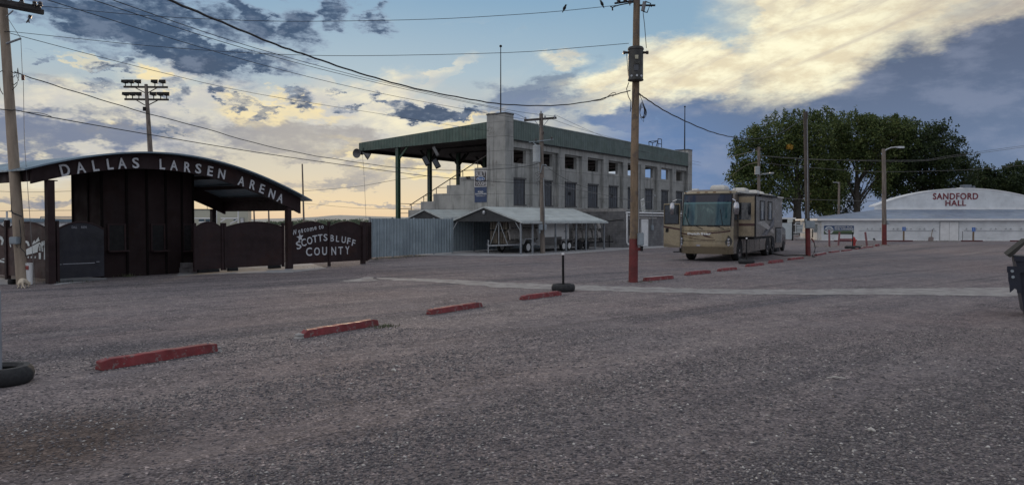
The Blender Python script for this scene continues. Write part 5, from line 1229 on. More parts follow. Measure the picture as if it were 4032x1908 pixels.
H6 = lambda x, y: HF.at(3200 + x * .13123, 860 + y * .13123, -.06)
mb = MB(HF)
for tx, xa, xb, ya, yb in (('BREWED FOR', 662, 1198, 232, 278), ('THE FARMERS', 650, 1215, 290, 335)):
    a, z1_ = H6(xa, ya); b_, z0 = H6(xb, yb); mb.text(tx, (a + b_) / 2, (z0 + z1_) / 2, (z1_ - z0), -.056, .008, .02, wd=b_ - a)
mb.each('lettering', M_SW, pn)
c_, cz = H6(492, 345); r_ = H6(625, 345)[0] - c_; oc = []
for k in range(32):
    a = k * math.pi / 16; rr = r_ * (1.0 + (.05 if k % 2 else -.03)); oc.append((c_ + rr * math.cos(a), cz + rr * .88 * math.sin(a)))
bd = MB(HF).prism(oc, 'y', -.060, -.0505).build('badge', mat('badge_white', (.5, .53, .56), .5), pn)
MB(HF).prism([(c_ - r_ * .62, cz + r_ * .28), (c_ - r_ * .2, cz + r_ * .62), (c_, cz + r_ * .48), (c_ + r_ * .15, cz + r_ * .6), (c_ + r_ * .62, cz + r_ * .28), (c_, cz + r_ * .34)], 'y', -.066, -.061).build('mountain', mat('badge_blue', (.06, .11, .20), .5), bd)
mb = MB(HF); mb.text('BUSCH', c_, cz - r_ * .02, r_ * .42, -.064, .006, .02, wd=r_ * 1.85); mb.text('LIGHT', c_, cz - r_ * .42, r_ * .2, -.064, .006, .01, wd=r_ * .95)
mb.each('lettering', mat('badge_navy', (.012, .02, .05), .5), bd)
# accessible parking signs
for x, top, bot, lab in ((3558, 893, 908.5, 'left of the two blue accessible parking signs on wooden posts by the white hall'), (3832, 895, 911.5, 'right of the two blue accessible parking signs on wooden posts by the white hall')):
    b_ = G(x, 950); F_ = Frame(b_, HF.x); o = thing('parking_sign', lab, 'sign', b_, HF.rz, 'blue parking signs by the hall')
    zt_, zb_ = D(x, top, b_.y).z, D(x, bot, b_.y).z
    MB(F_).box(-.07, .07, -.05, .05, 0, zt_ - .05).build('post', M_WOOD, o)
    pl = MB(F_).box(-.16, .16, -.075, -.051, zb_, zt_).build('plate', mat('sign_plate_blue', (.02, .12, .42), .4), o)
    q = MB(F_); cx_, cz_ = -.01, (zt_ + zb_) / 2 + .03
    q.lathe([(.025, -.082), (.025, -.076)], (cx_, 0, cz_ + .10), 10, 'y')
    q.prism([(cx_ - .012, cz_ + .07), (cx_ + .012, cz_ + .07), (cx_ + .014, cz_ + .02), (cx_ + .06, cz_ + .02), (cx_ + .085, cz_ - .06), (cx_ + .07, cz_ - .065), (cx_ + .05, cz_ - .0), (cx_ - .012, cz_ - .0)], 'y', -.082, -.076)
    ringp = []
    for k in range(14): a = R(120 + k * 18); ringp.append((cx_ + .065 * math.cos(a), -.079, cz_ - .04 + .065 * math.sin(a)))
    q.tube(ringp, .008, 4); q.box(-.12, .12, -.082, -.076, zb_ + .03, zb_ + .05); q.build('symbol', M_SW, pl)
b_ = G(3665, 949); F_ = Frame(b_, HF.x); o = thing('shovel', 'old square shovel standing blade-down against the white hall wall', 'shovel', b_)
MB(F_).prism([(-.28, 0), (.22, 0), (.26, .35), (.1, .45), (-.22, .40)], 'y', -.05, -.02).build('blade', mat('worn_blade', (.22, .18, .17), .6), o)
MB(F_).tube([(.0, -.035, .35), (.14, .0, 1.10)], .03, 6).build('handle', M_WOOD, o); MB(F_).tube([(.07, .0, 1.10), (.21, .0, 1.10)], .025, 6).build('grip', M_BLACK, o)
b_ = G(3790, 949); o = MB().tube([b_, b_ + Vector((0, 0, .98))], .022, 6).build('stake', M_BLACK, loc=b_); tag(o, 'thin black stake standing by the wall right of the hall double door', 'stake')
# red stops laid at the foot of the hall
def stop_geo(mb, F_, L_, w_=.15, h=.14):
    mb.prism([(-w_ / 2 - .02, 0), (w_ / 2 + .02, 0), (w_ / 2 - .01, h), (-w_ / 2 + .01, h)], 'x', 0, L_)
for i, (xa, xb, lab) in enumerate(((3490, 3593, 'long red parking stop by the hall wall under the left blue sign'), (3785, 3868, 'long red parking stop by the hall wall under the right blue sign'), (3978, 4060, 'long dark red parking stop by the hall wall at the right edge of the photo'), (3284, 3352, 'long dark red parking stop by the hall wall behind the hydrant'))):
    a, b_ = G(xa, 950.5), G(xb, 950.8); F_ = Frame(a, b_ - a); mb = MB(F_); stop_geo(mb, F_, (b_ - a).length, .2, .13)
    tag(mb.build('parking_stop', mat('dark_red_stop', (.07, .018, .022), .7, 0, .3, 3), loc=tuple(a)), lab, 'parking stop', 'parking stops along the hall')
# ------------------------------------------------------------------ row of red parking stops across the yard
rows = [((404, 1459.6), (862, 1384), .165, 0, 'nearest and longest-looking red parking stop, in the left foreground'),
        ((1199, 1331), (1494, 1281), .15, 0, 'red parking stop second from the left foreground, its left end chipped'),
        ((1704, 1239), (1902, 1208), .14, 0, 'red parking stop third from the left foreground, with bent spikes at both ends'),
        ((2067, 1181), (2214, 1162), .14, 0, 'red parking stop touching the tyre with the black post'),
        ((2548, 1107), (2655, 1097), .15, 1, 'pale-topped red parking stop right beside the big red-based pole'),
        ((2710, 1084), (2801, 1075), .15, 0, 'red parking stop with a broken left end, second right of the big pole'),
        ((2839, 1068), (2904, 1061), .13, 0, 'low broken red parking stop just left of the tyre in front of the motorhome'),
        ((2949, 1050), (3011, 1043), .13, 0, 'low red parking stop just right of the tyre in front of the motorhome'),
        ((3039, 1037), (3087, 1031), .16, 0, 'short bright red parking stop right of the motorhome front, before the cable'),
        ((3114, 1024), (3166, 1018), .14, 1, 'red parking stop at the left foot of the pole with the grey box'),
        ((3219, 1007), (3255, 999.5), .14, 1, 'white-topped parking stop just right of the pole with the grey box'),
        ((3273, 995), (3307, 991), .12, 1, 'white-topped parking stop below the leftmost pink post'),
        ((3323, 989), (3356, 985), .12, 1, 'white-topped parking stop touching the flat tyre by the hydrant'),
        ((3376, 981), (3400, 977.5), .10, 1, 'half-buried pale parking stop right of the flat tyre by the hydrant'),
        ((3409, 976), (3440, 973), .12, 1, 'pale-topped parking stop below the right pink post'),
        ((3454, 969.5), (3464, 966.5), .17, 0, 'small red block stop nearest the light pole')]
for i, (pa, pb, h, pale, lab) in enumerate(rows):
    a, b_ = G(*pa), G(*pb); L_ = (b_ - a).length; F_ = Frame(a, b_ - a); L_ = max(L_, .7)
    o = thing('parking_stop', lab, 'parking stop', a, F_.rz, 'parking stops in a diagonal row across the yard')
    h *= .84; w_ = .15; k = max(3, int(L_ / .12)); rings = []
    for j in range(k + 1):
        s = L_ * j / k; hh = h + rnd.uniform(-.006, .004); e = .006
        if j == 0: hh -= .02 + (.05 if i in (1, 5) else 0)
        if j == k: hh -= .02
        rings.append([(s, -.0 + rnd.uniform(-e, e), 0), (s, w_ + .04, 0), (s, w_ + .01, hh), (s, .03 + rnd.uniform(-e, e), hh)])
    mb = MB(F_).ring_loft(rings); mb.build('beam', M_REDS, o, bevel=.008)
    if pale: MB(F_).box(.02, L_ - .02, .04, w_, h, h + .006).build('skylit_top', M_STOPTOP, o)  # pale strip paints in the skylight on the tops of the far stops
    for s in (.12, L_ - .12): MB(F_).tube([(s, w_ / 2 + .02, h - .01), (s + .004, w_ / 2 + .02, h + (.05 if i == 2 else .014))], .012, 6).build('spike', M_GALV, o)
    if i in (0, 1):
        s = L_ + .01 if i == 0 else -.03; mb = MB(F_); mb.lathe([(.0, 0), (.10, .0), (.075, .04), (.085, .06), (.03, .085), (0, .085)], (s, .09, 0), 7); mb.build('broken_end', M_CONC, o)
def banks():
    g_ = np.random.default_rng(12); xs, ys = [], []
    for (pa, pb, *_r) in rows[:7]:
        a, b_ = G(*pa), G(*pb); d = (b_ - a); nrm = Vector((d.y, -d.x, 0)).normalized(); n = 420
        t = g_.random(n) * 1.2 - .1; o_ = np.abs(g_.normal(size=n)) * .05; side = np.where(g_.random(n) < .7, 1, -4)
        o_ = np.where(side > 0, o_, -.2 - o_)
        xs.append(a.x + d.x * t + nrm.x * o_); ys.append(a.y + d.y * t + nrm.y * o_)
    return np.concatenate(xs), np.concatenate(ys)
tag(stones('gravel', 10, 4, 5, .008, .022, 15, 0, M_STONE, xy=banks()), 'loose gravel banked along the sides of the red parking stops', 'gravel')
# black post stands in tyres
def tyre_stand(px, py, r, hpost, name, label, white=False, yaw=0, rp=.035, tilt=0):
    b_ = G(px, py); o = thing('tyre_stand', label, 'tyre stand', b_, yaw, 'post stands made from old tyres')
    w_ = .21; mb = MB().lathe([(r * .62, .02), (r * .84, 0), (r * .95, .03), (r, w_ * .5), (r * .96, w_ * .8), (r * .86, w_), (r * .70, w_), (r * .60, w_ * .8), (r * .78, w_ * .5), (r * .60, .05)], b_, 30)
    mb.f = [f for f in mb.f if len(f) < 10]
    n = 30; m_ = 10
    for k in range(n): mb.f.append(((m_ - 1) * n + k, (m_ - 1) * n + (k + 1) % n, (k + 1) % n, k))
    mb.build('tyre', M_RUBBER, o, smooth=True)
    MB().lathe([(0, .0), (r * .62, .0), (r * .62, .06), (0, .06)], b_, 20).build('concrete_fill', M_CONC, o)
    if hpost:
        tp_ = b_ + Vector((tilt, 0, hpost)); MB().tube([b_ + Vector((0, 0, .05)), tp_], rp, 10).build('post', mat('pale_post', (.24, .26, .29), .5) if white else M_BLACK, o, smooth=True)
        if not white: MB().tube([tp_ - Vector((0, 0, .0)), tp_ + Vector((0, 0, .06))], rp * 1.15, 10).build('cap', M_WHITE, o)
    return o
tyre_stand(-2, 1508, .37, 1.12, '', 'black tyre holding a pale post, cut off at the left edge', white=True, rp=.032)
tyre_stand(2218, 1146, .335, 1.02, '', 'black tyre holding a black post with white cap, beside a parking stop', tilt=-.01)
tyre_stand(2939, 1038, .375, 1.15, '', 'black tyre holding a black post, in front of the motorhome')
tyre_stand(3357, 979, .55, 1.22, '', 'wide flat black tyre holding a black post, in front of the red hydrant')
# hydrant
b_ = G(3362, 971); o = thing('fire_hydrant', 'red fire hydrant standing beside the faded pink posts', 'hydrant', b_)
MB().lathe([(.20, 0), (.20, .05), (.13, .06), (.12, .45), (.15, .47), (.15, .52), (.12, .54), (.12, .60), (.10, .68), (.05, .74), (.03, .75), (.03, .80), (0, .80)], b_, 16).build('barrel', mat('hydrant_red', (.32, .02, .02), .45, 0, .15), o, smooth=True)
for sx in (-1, 1): MB().lathe([(.055, 0), (.06, .09), (.05, .10), (0, .10)] if sx > 0 else [(.055, 0), (.06, -.09), (.05, -.10), (0, -.10)], (b_.x + sx * .11, b_.y, .50), 10, 'x').build('side_cap', _m['hydrant_red'], o)
MB().lathe([(.075, 0), (.08, -.08), (0, -.09)], (b_.x, b_.y - .11, .38), 10, 'y').build('pumper_cap', _m['hydrant_red'], o)
for (xb, yb, xt, yt, lab) in ((3266, 970, 3265, 905, 'leftmost of the faded pink posts, standing upright before the banner'), (3301, 966, 3306, 913, 'middle faded pink post, leaning to the right before the banner'), (3414, 969, 3407, 913, 'right faded pink post, leaning left, beyond the hydrant')):
    b_ = G(xb, yb); tp_ = D(xt, yt, b_.y); tag(MB().tube([b_, tp_], .075, 12).build('bollard', M_PINK, loc=tuple(b_), smooth=True), lab, 'bollard', 'faded pink posts around the hydrant')
a, b_ = G(3306, 966), G(3358, 966); tag(MB().beam(a + Vector((0, 0, .50)), b_ + Vector((0, 0, .50)), .10, .14).build('rail', M_PINK, loc=tuple(a)), 'faded pink rail running from the middle pink post to the hydrant', 'rail')
b_ = G(3441, 962); o = thing('standpipe', 'small black garden tap on a thin pipe right of the pink posts', 'tap', b_); MB().tube([b_, b_ + Vector((0, 0, .42))], .025, 6).build('pipe', M_GALV, o); MB().lathe([(0, .38), (.07, .40), (.09, .47), (.05, .53), (0, .54)], b_, 10).build('head', M_BLACK, o); MB().tube([b_ + Vector((0, 0, .42)), b_ + Vector((.16, 0, .36))], .025, 6).build('spout', M_BLACK, o)

# ------------------------------------------------------------------ poles
def wood_pole(px, py, ptx, pty, r0, r1, name, label, m, red=0, cat='utility pole'):
    b_ = G(px, py); tp_ = D(ptx, pty, b_.y); o = thing(name, label, cat, b_)
    k = 10; pts = [b_.lerp(tp_, i / k) + Vector((rnd.uniform(-.012, .012), 0, 0)) * (0 < i < k) for i in range(k + 1)]
    MB().tube(pts, [r0 + (r1 - r0) * i / k for i in range(k + 1)], 16).build('pole', m, o, smooth=True)
    if red:
        e = b_.lerp(tp_, red / tp_.z); n = 16; rr = r0 + .006; mb = MB(); rings = []
        for z_, jz in ((0, 0), (red - .03, 1)):
            c_ = b_.lerp(tp_, z_ / tp_.z); rz_ = rr + (r1 - r0) * z_ / tp_.z
            rings.append([(c_.x + rz_ * math.cos(2 * math.pi * q / n), c_.y + rz_ * math.sin(2 * math.pi * q / n), z_ + jz * rnd.uniform(-.03, .05)) for q in range(n)])
        mb.ring_loft(rings, cap=False); mb.build('painted_base', M_REDP, o, smooth=True)
    return o, b_, tp_
# main pole with transformer
mp, mb0, mt = wood_pole(2493, 1110, 2508, -30, .145, .105, 'utility_pole', 'tall wooden utility pole with a red base and dark transformer, right of centre', M_WOOD, 1.42)
YM = mb0.y
Tc = D(2503, 252, YM - .30)
zt_, zb_ = D(2503, 186, YM - .3).z, D(2503, 318, YM - .3).z
M_TRD = mat('dark_transformer', (.035, .035, .033), .5, .2, .3, 3, streak=True)
tr = MB().lathe([(.0, zb_), (.245, zb_), (.25, zb_ + .02), (.235, zb_ + .05), (.235, zt_ - .10), (.255, zt_ - .09), (.255, zt_ - .05), (.22, zt_), (.0, zt_ + .02)], (Tc.x, Tc.y, 0), 26).build('transformer', M_TRD, mp, smooth=True)
for sx in (-1, 1): MB().lathe([(.03, .22 * sx), (.05, .25 * sx), (.03, .27 * sx), (.05, .29 * sx), (.03, .31 * sx), (.055, .33 * sx), (.055, .40 * sx), (0, .41 * sx)], (Tc.x, Tc.y, zt_ - .17), 10, 'x').build('bushing', M_CER, tr)
TF = Frame((Tc.x, Tc.y - .24, 0), (1, 0)); MB(TF).box(-.06, .04, -.02, .01, zt_ - .42, zt_ - .30).build('tag', mat('pale_tag', (.42, .40, .30), .6), tr)
MB(TF).text('248', 0, zt_ - .53, .085, -.012, .01, .01, wd=.17).build('number', mat('faded_number', (.10, .10, .09), .6), tr)
MB(TF).box(-.09, .05, -.008, .006, zt_ - .78, zt_ - .60).build('plate', mat('grey_plate', (.065, .07, .08), .4), tr)
for k in (-.16, .0, .15): MB(TF).lathe([(.035, -.03 + abs(k) * .4), (.035, -.01 + abs(k) * .4), (.015, .0 + abs(k) * .4)], (k, 0, zb_ + .12), 10, 'y').build('terminal', M_SILVER, tr)
mb = MB().beam(D(2420, 14, YM - .1), D(2494, 4, YM), .05, .05); mb.beam(D(2494, 22, YM), D(2580, 22, YM), .05, .05); mb.build('bracket', M_BLACK, mp)
for x, y in ((2436, 14), (2462, 12), (2480, 22)):
    q = MB(); insulator(q, D(x, y, YM - .1), .9); q.build('insulator', M_CER, mp)
mb = MB().tube([D(2403, 26, YM - .1), D(2412, 30, YM - .1), D(2420, 26, YM - .1), D(2440, 20, YM - .1), D(2494, 10, YM - .1)], .018, 6); mb.tube([D(2411, 30, YM - .1), D(2412, 42, YM - .1)], .025, 6); mb.build('line_clamp', M_BLACK, mp)
mb = MB().tube([D(2538, 8, YM - .15), D(2531, 44, YM - .15)], .06, 10); mb.build('fuse_barrel', mat('grey_ceramic', (.16, .16, .17), .35), mp)
mb = MB().tube([D(2540, 6, YM - .15), D(2562, 14, YM - .15), D(2548, 50, YM - .15), D(2532, 46, YM - .15)], .02, 6); mb.tube([D(2558, 22, YM - .15), D(2566, 28, YM - .15)], .015, 5); mb.build('fuse_arm', M_BLACK, mp)
mb = MB().tube([D(2532, 50, YM - .15), D(2538, 100, YM - .2), D(2545, 190, YM - .3)], .011, 5)
mb.tube([D(2476, 325, YM - .2), D(2467, 350, YM - .2), D(2474, 380, YM - .2), D(2484, 400, YM - .15), D(2482, 440, YM - .15)], .013, 5)
mb.tube([D(2467, 210, YM - .2), D(2470, 250, YM - .25), D(2474, 300, YM - .25)], .009, 5)
mb.tube([D(2498, 350, YM - .16), D(2494, 400, YM - .18), D(2487, 430, YM - .18)], .011, 5)
mb.build('drop_wire', M_WIRE, mp)
mb = MB()
for k in range(5):
    cx_, cy_ = 2528 + k * 1.2, 432 + k * 3; rx_, ry_ = 9 + k, 30 - k * 2
    mb.tube([D(cx_ + rx_ * math.sin(a * .523), cy_ - ry_ * math.cos(a * .523), YM - .12 - .01 * k) for a in range(13)], .009, 5)
mb.tube([D(2516, 368, YM - .1), D(2530, 400, YM - .12), D(2538, 440, YM - .12), D(2534, 480, YM - .12), D(2520, 460, YM - .12)], .009, 5)
mb.build('wire_coil', M_WIRE, mp)
MB().box(D(2507, 940, YM).x, D(2531, 940, YM).x, YM - .24, YM - .10, D(2500, 966, YM - .2).z, D(2500, 916, YM - .2).z).build('meter_box', M_BOXG, mp, bevel=.02)
MB().box(D(2519, 980, YM).x, D(2528, 980, YM).x, YM - .2, YM - .1, D(2500, 988, YM - .2).z, D(2500, 968, YM - .2).z).build('outlet_box', M_BLACK, mp)
MB().beam(D(2505, 980, YM - .1), D(2522, 980, YM - .1), .05, .10).build('bracket', M_REDP, mp)
MB().tube([D(2514, 914, YM - .17), D(2515, 860, YM - .14), D(2516, 640, YM - .12)], .014, 6).build('conduit', M_GALV, mp)
# pole beside the carport
cp_, cb0, ct_ = wood_pole(2137, 996.5, 2131, 447, .15, .12, 'utility_pole', 'grey wooden utility pole with crossarm and pale transformer in front of the grandstand', M_WOODG)
YC = cb0.y
MB().beam(D(2064, 474, YC - .25), D(2191, 464, YC + .1), .10, .13).build('crossarm', M_ARM, cp_)
for a, b_ in (((2105, 474), (2126, 500)), ((2160, 470), (2136, 500))): MB().beam(D(*a, YC - .17), D(*b_, YC - .13), .03, .03).build('brace', M_GALV, cp_)
for x, y in ((2069, 473), (2146, 468), (2184, 465), (2130, 449)):
    q = MB(); insulator(q, D(x, y, YC - .1), 1.0); q.build('insulator', M_SILVER, cp_)
q1, q0 = D(2113, 572, YC - .3), D(2113, 638, YC - .3)
MB().lathe([(0, q0.z), (.235, q0.z), (.24, q0.z + .05), (.225, q0.z + .08), (.225, q1.z - .08), (.25, q1.z - .06), (.2, q1.z), (0, q1.z + .02)], (q1.x, q1.y, 0), 22).build('transformer', mat('pale_transformer', (.32, .35, .36), .45, 0, .12, 2), cp_, smooth=True)
mb = MB().beam(D(2082, 560, YC - .15), D(2180, 548, YC - .15), .05, .05); mb.beam(D(2100, 562, YC - .15), D(2112, 570, YC - .25), .04, .04); mb.build('bracket', M_BOXG, cp_)
for x, y in ((2110, 552), (2172, 545), (2140, 525)):
    q = MB(); insulator(q, D(x, y + 5, YC - .2), .9); q.build('insulator', M_CER, cp_)
mb = MB().tube([D(2118, 660, YC - .2), D(2128, 680, YC - .2), D(2135, 648, YC - .2), D(2150, 650, YC - .2), D(2153, 655, YC - .2)], .035, 8); mb.build('weatherhead', M_BOXG, cp_)
mb = MB().tube([D(2140, 700, YC - .16), D(2144, 850, YC - .16), D(2144, 925, YC - .16)], .03, 8); mb.build('conduit', M_GALV, cp_)
mb = MB()
for k in range(6): a = D(2128 + (k % 2) * 8, 675 + k * 9, YC - .15); mb.tube([a, a + Vector((-.35 + .1 * (k % 3), -.1, -.12 + .1 * (k % 2))), a + Vector((-.15, -.1, -.3))], .012, 5)
mb.build('drop_wire', M_WIRE, cp_)
for x0, x1 in ((2120, 2137), (2143, 2152)): MB().box(D(x0, 900, YC).x, D(x1, 900, YC).x, YC - .34, YC - .16, D(2130, 905, YC - .2).z, D(2130, 882, YC - .2).z).build('meter_box', M_BOXG, cp_, bevel=.015)
MB().box(D(2121, 900, YC).x, D(2128, 900, YC).x, YC - .25, YC - .14, D(2130, 918, YC - .2).z, D(2130, 906, YC - .2).z).build('outlet_box', M_BOXG, cp_)
# pole with grey box and hose right of the motorhome
pp, pb0, pt_ = wood_pole(3182, 1006.5, 3172, 440, .135, .115, 'utility_pole', 'tall dark wooden pole with a red base and grey electrical box, right of the motorhome', mat('dark_brown_pole', (.075, .062, .055), .85, 0, .35, 6, streak=True), 1.56)
YP = pb0.y
MB().box(D(3164, 880, YP).x, D(3201, 880, YP).x, YP - .32, YP - .12, D(3180, 898, YP - .2).z, D(3180, 869, YP - .2).z).build('meter_box', M_BOXG, pp, bevel=.03)
MB().box(D(3163, 870, YP).x, D(3170, 870, YP).x, YP - .28, YP - .14, D(3180, 872, YP - .2).z, D(3180, 861, YP - .2).z).build('outlet_box', M_BOXG, pp)
mb = MB().tube([D(3199, 902, YP - .15), D(3200, 915, YP - .15), D(3199, 934, YP - .15)], .03, 6)
mb.tube([D(3194, 940, YP - .15), D(3202, 944, YP - .15), D(3207, 960, YP - .15), D(3210, 975, YP - .15), D(3207, 992, YP - .15), G(3200, 1004) + Vector((0, 0, .03)), G(3199, 1010) + Vector((0, 0, .03)), G(3208, 1013) + Vector((0, 0, .03))], .022, 6); mb.build('hose', M_BLACK, pp, smooth=True)
mb = MB().tube([D(3196, 938, YP - .15), D(3202, 948, YP - .15), D(3206, 953, YP - .15)], .035, 6); mb.build('nozzle', M_REDP, pp)
MB().tube([D(3178, 470, YP - .14), D(3181, 860, YP - .14)], .02, 6).build('conduit', M_GALV, pp)
mb = MB(); mb.tube([D(3161, 452, YP - .1), D(3155, 466, YP - .1), D(3164, 474, YP - .1)], .015, 5); mb.tube([D(3158, 470, YP - .1), D(3166, 500, YP - .1)], .012, 5); mb.build('wire_loops', M_WIRE, pp)
# light pole, right
lpR, lb0, lt_ = wood_pole(3482, 963, 3480, 586, .19, .15, 'light_pole', 'wooden light pole with a curved lamp arm and red base in front of the hall', M_WOODG, 1.74, 'light pole')
YL2 = lb0.y
MB().tube([D(3484, 594, YL2 - .1), D(3492, 588, YL2 - .2), D(3510, 581, YL2 - .3), D(3530, 579.5, YL2 - .3)], .05, 8).build('lamp_arm', M_SILVER, lpR, smooth=True)
c_ = D(3545, 580, YL2 - .3); MB(Matrix.Translation(c_)).ring_loft([[(-.38, -.08, -.03), (-.38, .08, -.03), (-.38, .08, .05), (-.38, -.08, .05)], [(-.1, -.15, -.08), (-.1, .15, -.08), (-.1, .13, .09), (-.1, -.13, .09)], [(.3, -.12, -.06), (.3, .12, -.06), (.3, .08, .07), (.3, -.08, .07)]]).build('lamp_head', M_SILVER, lpR, smooth=True)
MB().box(D(3487, 880, YL2).x, D(3494, 880, YL2).x, YL2 - .35, YL2 - .2, D(3490, 884, YL2 - .2).z, D(3490, 868, YL2 - .2).z).build('meter_box', M_BOXG, lpR)
# far pole behind the motorhome
fp = thing('utility_pole', 'distant wooden utility pole with pale transformer seen above the motorhome roof', 'utility pole', D(2990, 872, 78) * 1); YF = 78; X_ = D(2989, 800, YF).x
MATS[fp.name] = Matrix.Translation((X_, YF, 0)); fp.location = (X_, YF, 0)
MB().tube([(X_, YF, 0), (D(2988, 578, YF).x, YF, D(2988, 578, YF).z)], [.17, .14], 12).build('pole', M_WOODG, fp, smooth=True)
q1, q0 = D(2982, 655, YF - .4), D(2982, 687, YF - .4)
MB().lathe([(0, q0.z), (.25, q0.z), (.25, q1.z - .05), (.2, q1.z), (0, q1.z)], (q1.x, q1.y, 0), 16).build('transformer', _m['pale_transformer'], fp, smooth=True)
MB().tube([D(2990, 690, YF - .2), D(3005, 684, YF - .4), D(3037, 682, YF - .5)], .05, 6).build('lamp_arm', M_SILVER, fp); MB().beam(D(2972, 586, YF), D(3003, 586, YF), .08, .1).build('crossarm', M_ARM, fp)
MB().box(D(3024, 683, YF).x, D(3039, 683, YF).x, YF - .65, YF - .35, D(3030, 685, YF).z, D(3030, 680, YF).z).build('lamp_head', M_SILVER, fp)
# far lamp pole between the trees
b_ = Vector((D(3303, 800, 100).x, 100, 0)); fl = thing('light_pole', 'distant grey light pole standing between the big trees', 'light pole', b_)
MB().tube([b_, (b_.x, 100, D(3303, 716, 100).z)], [.16, .13], 10).build('pole', M_WOODG, fl); MB().tube([D(3302, 722, 99.8), D(3295, 718, 99.7), D(3280, 718, 99.6)], .05, 6).build('lamp_arm', M_SILVER, fl)
# stadium light mast behind the entrance
YS = 82; Xs = D(593, 860, YS).x; mast = thing('stadium_light_mast', 'tall pole with two crossarms of dark floodlights behind the arched entrance', 'floodlight mast', (Xs, YS, 0))
MB().tube([(Xs, YS, 0), D(592, 600, YS), D(575, 332, YS)], [.30, .26, .17], 12).build('pole', M_WOODG, mast, smooth=True)
R1 = lambda x, y, d=0: D(x / 1.905, y / 1.905, YS + d)
for y, x0, x1, lamps in ((652, 928, 1258, (940, 984, 1038, 1162, 1222)), (745, 935, 1265, (946, 994, 1042, 1153, 1205, 1250))):
    ar = MB().beam(R1(x0, y), R1(x1, y + 3), .16, .20).build('crossarm', M_ARM, mast)
    for x in lamps:
        c_ = R1(x, y - 38, -.2); mm = Matrix.Translation(c_) @ Matrix.Rotation(R(rnd.uniform(-6, 6)), 4, 'Z') @ Matrix.Rotation(R(-12), 4, 'X')
        q = MB(mm).ring_loft([[(-.36, -.2, -.14), (.36, -.2, -.14), (.36, -.2, .17), (-.36, -.2, .17)], [(-.2, .25, -.1), (.2, .25, -.1), (.2, .25, .1), (-.2, .25, .1)]]); fl_ = q.build('floodlight', M_BLACK, mast)
        MB().tube([c_ + Vector((0, 0, -.1)), R1(x, y - 4)], .05, 6).build('stem', M_BLACK, fl_)
    for a, b_ in (((x0 + 90, y + 8), (1088, y + 45)), ((x1 - 82, y + 8), (1110, y + 45))): MB().beam(R1(*a), R1(*b_), .07, .09).build('brace', M_ARM, mast)
mb = MB(); mb.box(*[0] * 6) if False else None
MB().box(Xs - .5, Xs - .28, YS - .4, YS - .2, R1(0, 835).z, R1(0, 805).z).build('control_box', M_BLACK, mast)
# thin mast and other bare poles in the distance
for (xb, yb, xt, yt, Y_, r, lab) in ((1198, 868, 1190, 645, 75, .10, 'thin leaning bare pole standing right of the arched entrance'), (1003, 870, 999, 806, 110, .14, 'distant bare pole left of the two under the canopy edge'), (1060, 870, 1057, 802, 108, .14, 'distant bare pole with a small bracket under the canopy right end'), (944, 870, 942, 800, 112, .12, 'distant bare pole rising behind the white trailer roof')):
    b_ = Vector((D(xb, yb, Y_).x, Y_, 0)); tag(MB().tube([b_, D(xt, yt, Y_)], [r, r * .7], 8).build('bare_pole', M_WOODG, loc=tuple(b_)), lab, 'pole')

# ------------------------------------------------------------------ dumpster at the right edge
DFm = Frame(G(4021, 1250), (.87, -.50)); Dd = G(4021, 1250).y
dmp = thing('dumpster', 'dark navy steel dumpster with a sloping lid, cut off at the right edge', 'dumpster', DFm)
zt_ = D(4000, 1008, Dd).z; q = lambda x, y: (DFm.loc(D(x, y, Dd)).x, D(x, y, Dd).z)
b1 = q(3998, 1012); b0 = q(4033, 1245)
MB(DFm).prism([(b0[0], .08), (b0[0] + 1.9, .08), (b0[0] + 2.05, b1[1]), (b1[0], b1[1])], 'y', 0, 1.2).build('body', M_NAVY, dmp)
l0, l1 = q(3967, 1004), q(4040, 943)
MB(DFm).prism([(l0[0], l0[1]), (l1[0], l1[1]), (l1[0] + 1.3, l1[1] + .05), (l1[0] + 1.3, l1[1] + .02), (l1[0] + .02, l1[1] - .035), (l0[0] + .12, l0[1] + .01), (l0[0] + .05, l0[1] - .05)], 'y', -.06, 1.26).build('lid', mat('worn_lid', (.045, .045, .042), .85, 0, .3, 4, spec=.1), dmp)
MB(DFm).box(b1[0] - .02, b1[0] + 2.0, -.05, -.002, b1[1] - .08, b1[1] + .02).build('rim', M_NAVY, dmp)
pk0, pk1 = q(3966, 1048), q(4010, 1110)
mb = MB(DFm).box(pk0[0], b1[0] + .2, -.12, -.004, D(0, 1072, Dd).z, pk0[1]); mb.build('fork_bracket', M_NAVY, dmp)
pz = [q(3969, 1072), q(4015, 1072), q(4022, 1152), q(4004, 1152), q(4002, 1138), q(3994, 1134), q(3987, 1142), q(3976, 1151), q(3974, 1120), q(3970, 1105)]
MB(DFm).prism(pz, 'y', -.14, -.121).build('fork_pocket', M_NAVY, dmp)
for x, y in ((3985, 1066), (3988, 1089)): c_ = q(x, y); MB(DFm).lathe([(.03, -.16), (.03, -.142)], (c_[0], 0, c_[1]), 10, 'y').build('bolt', M_BOXG, dmp)

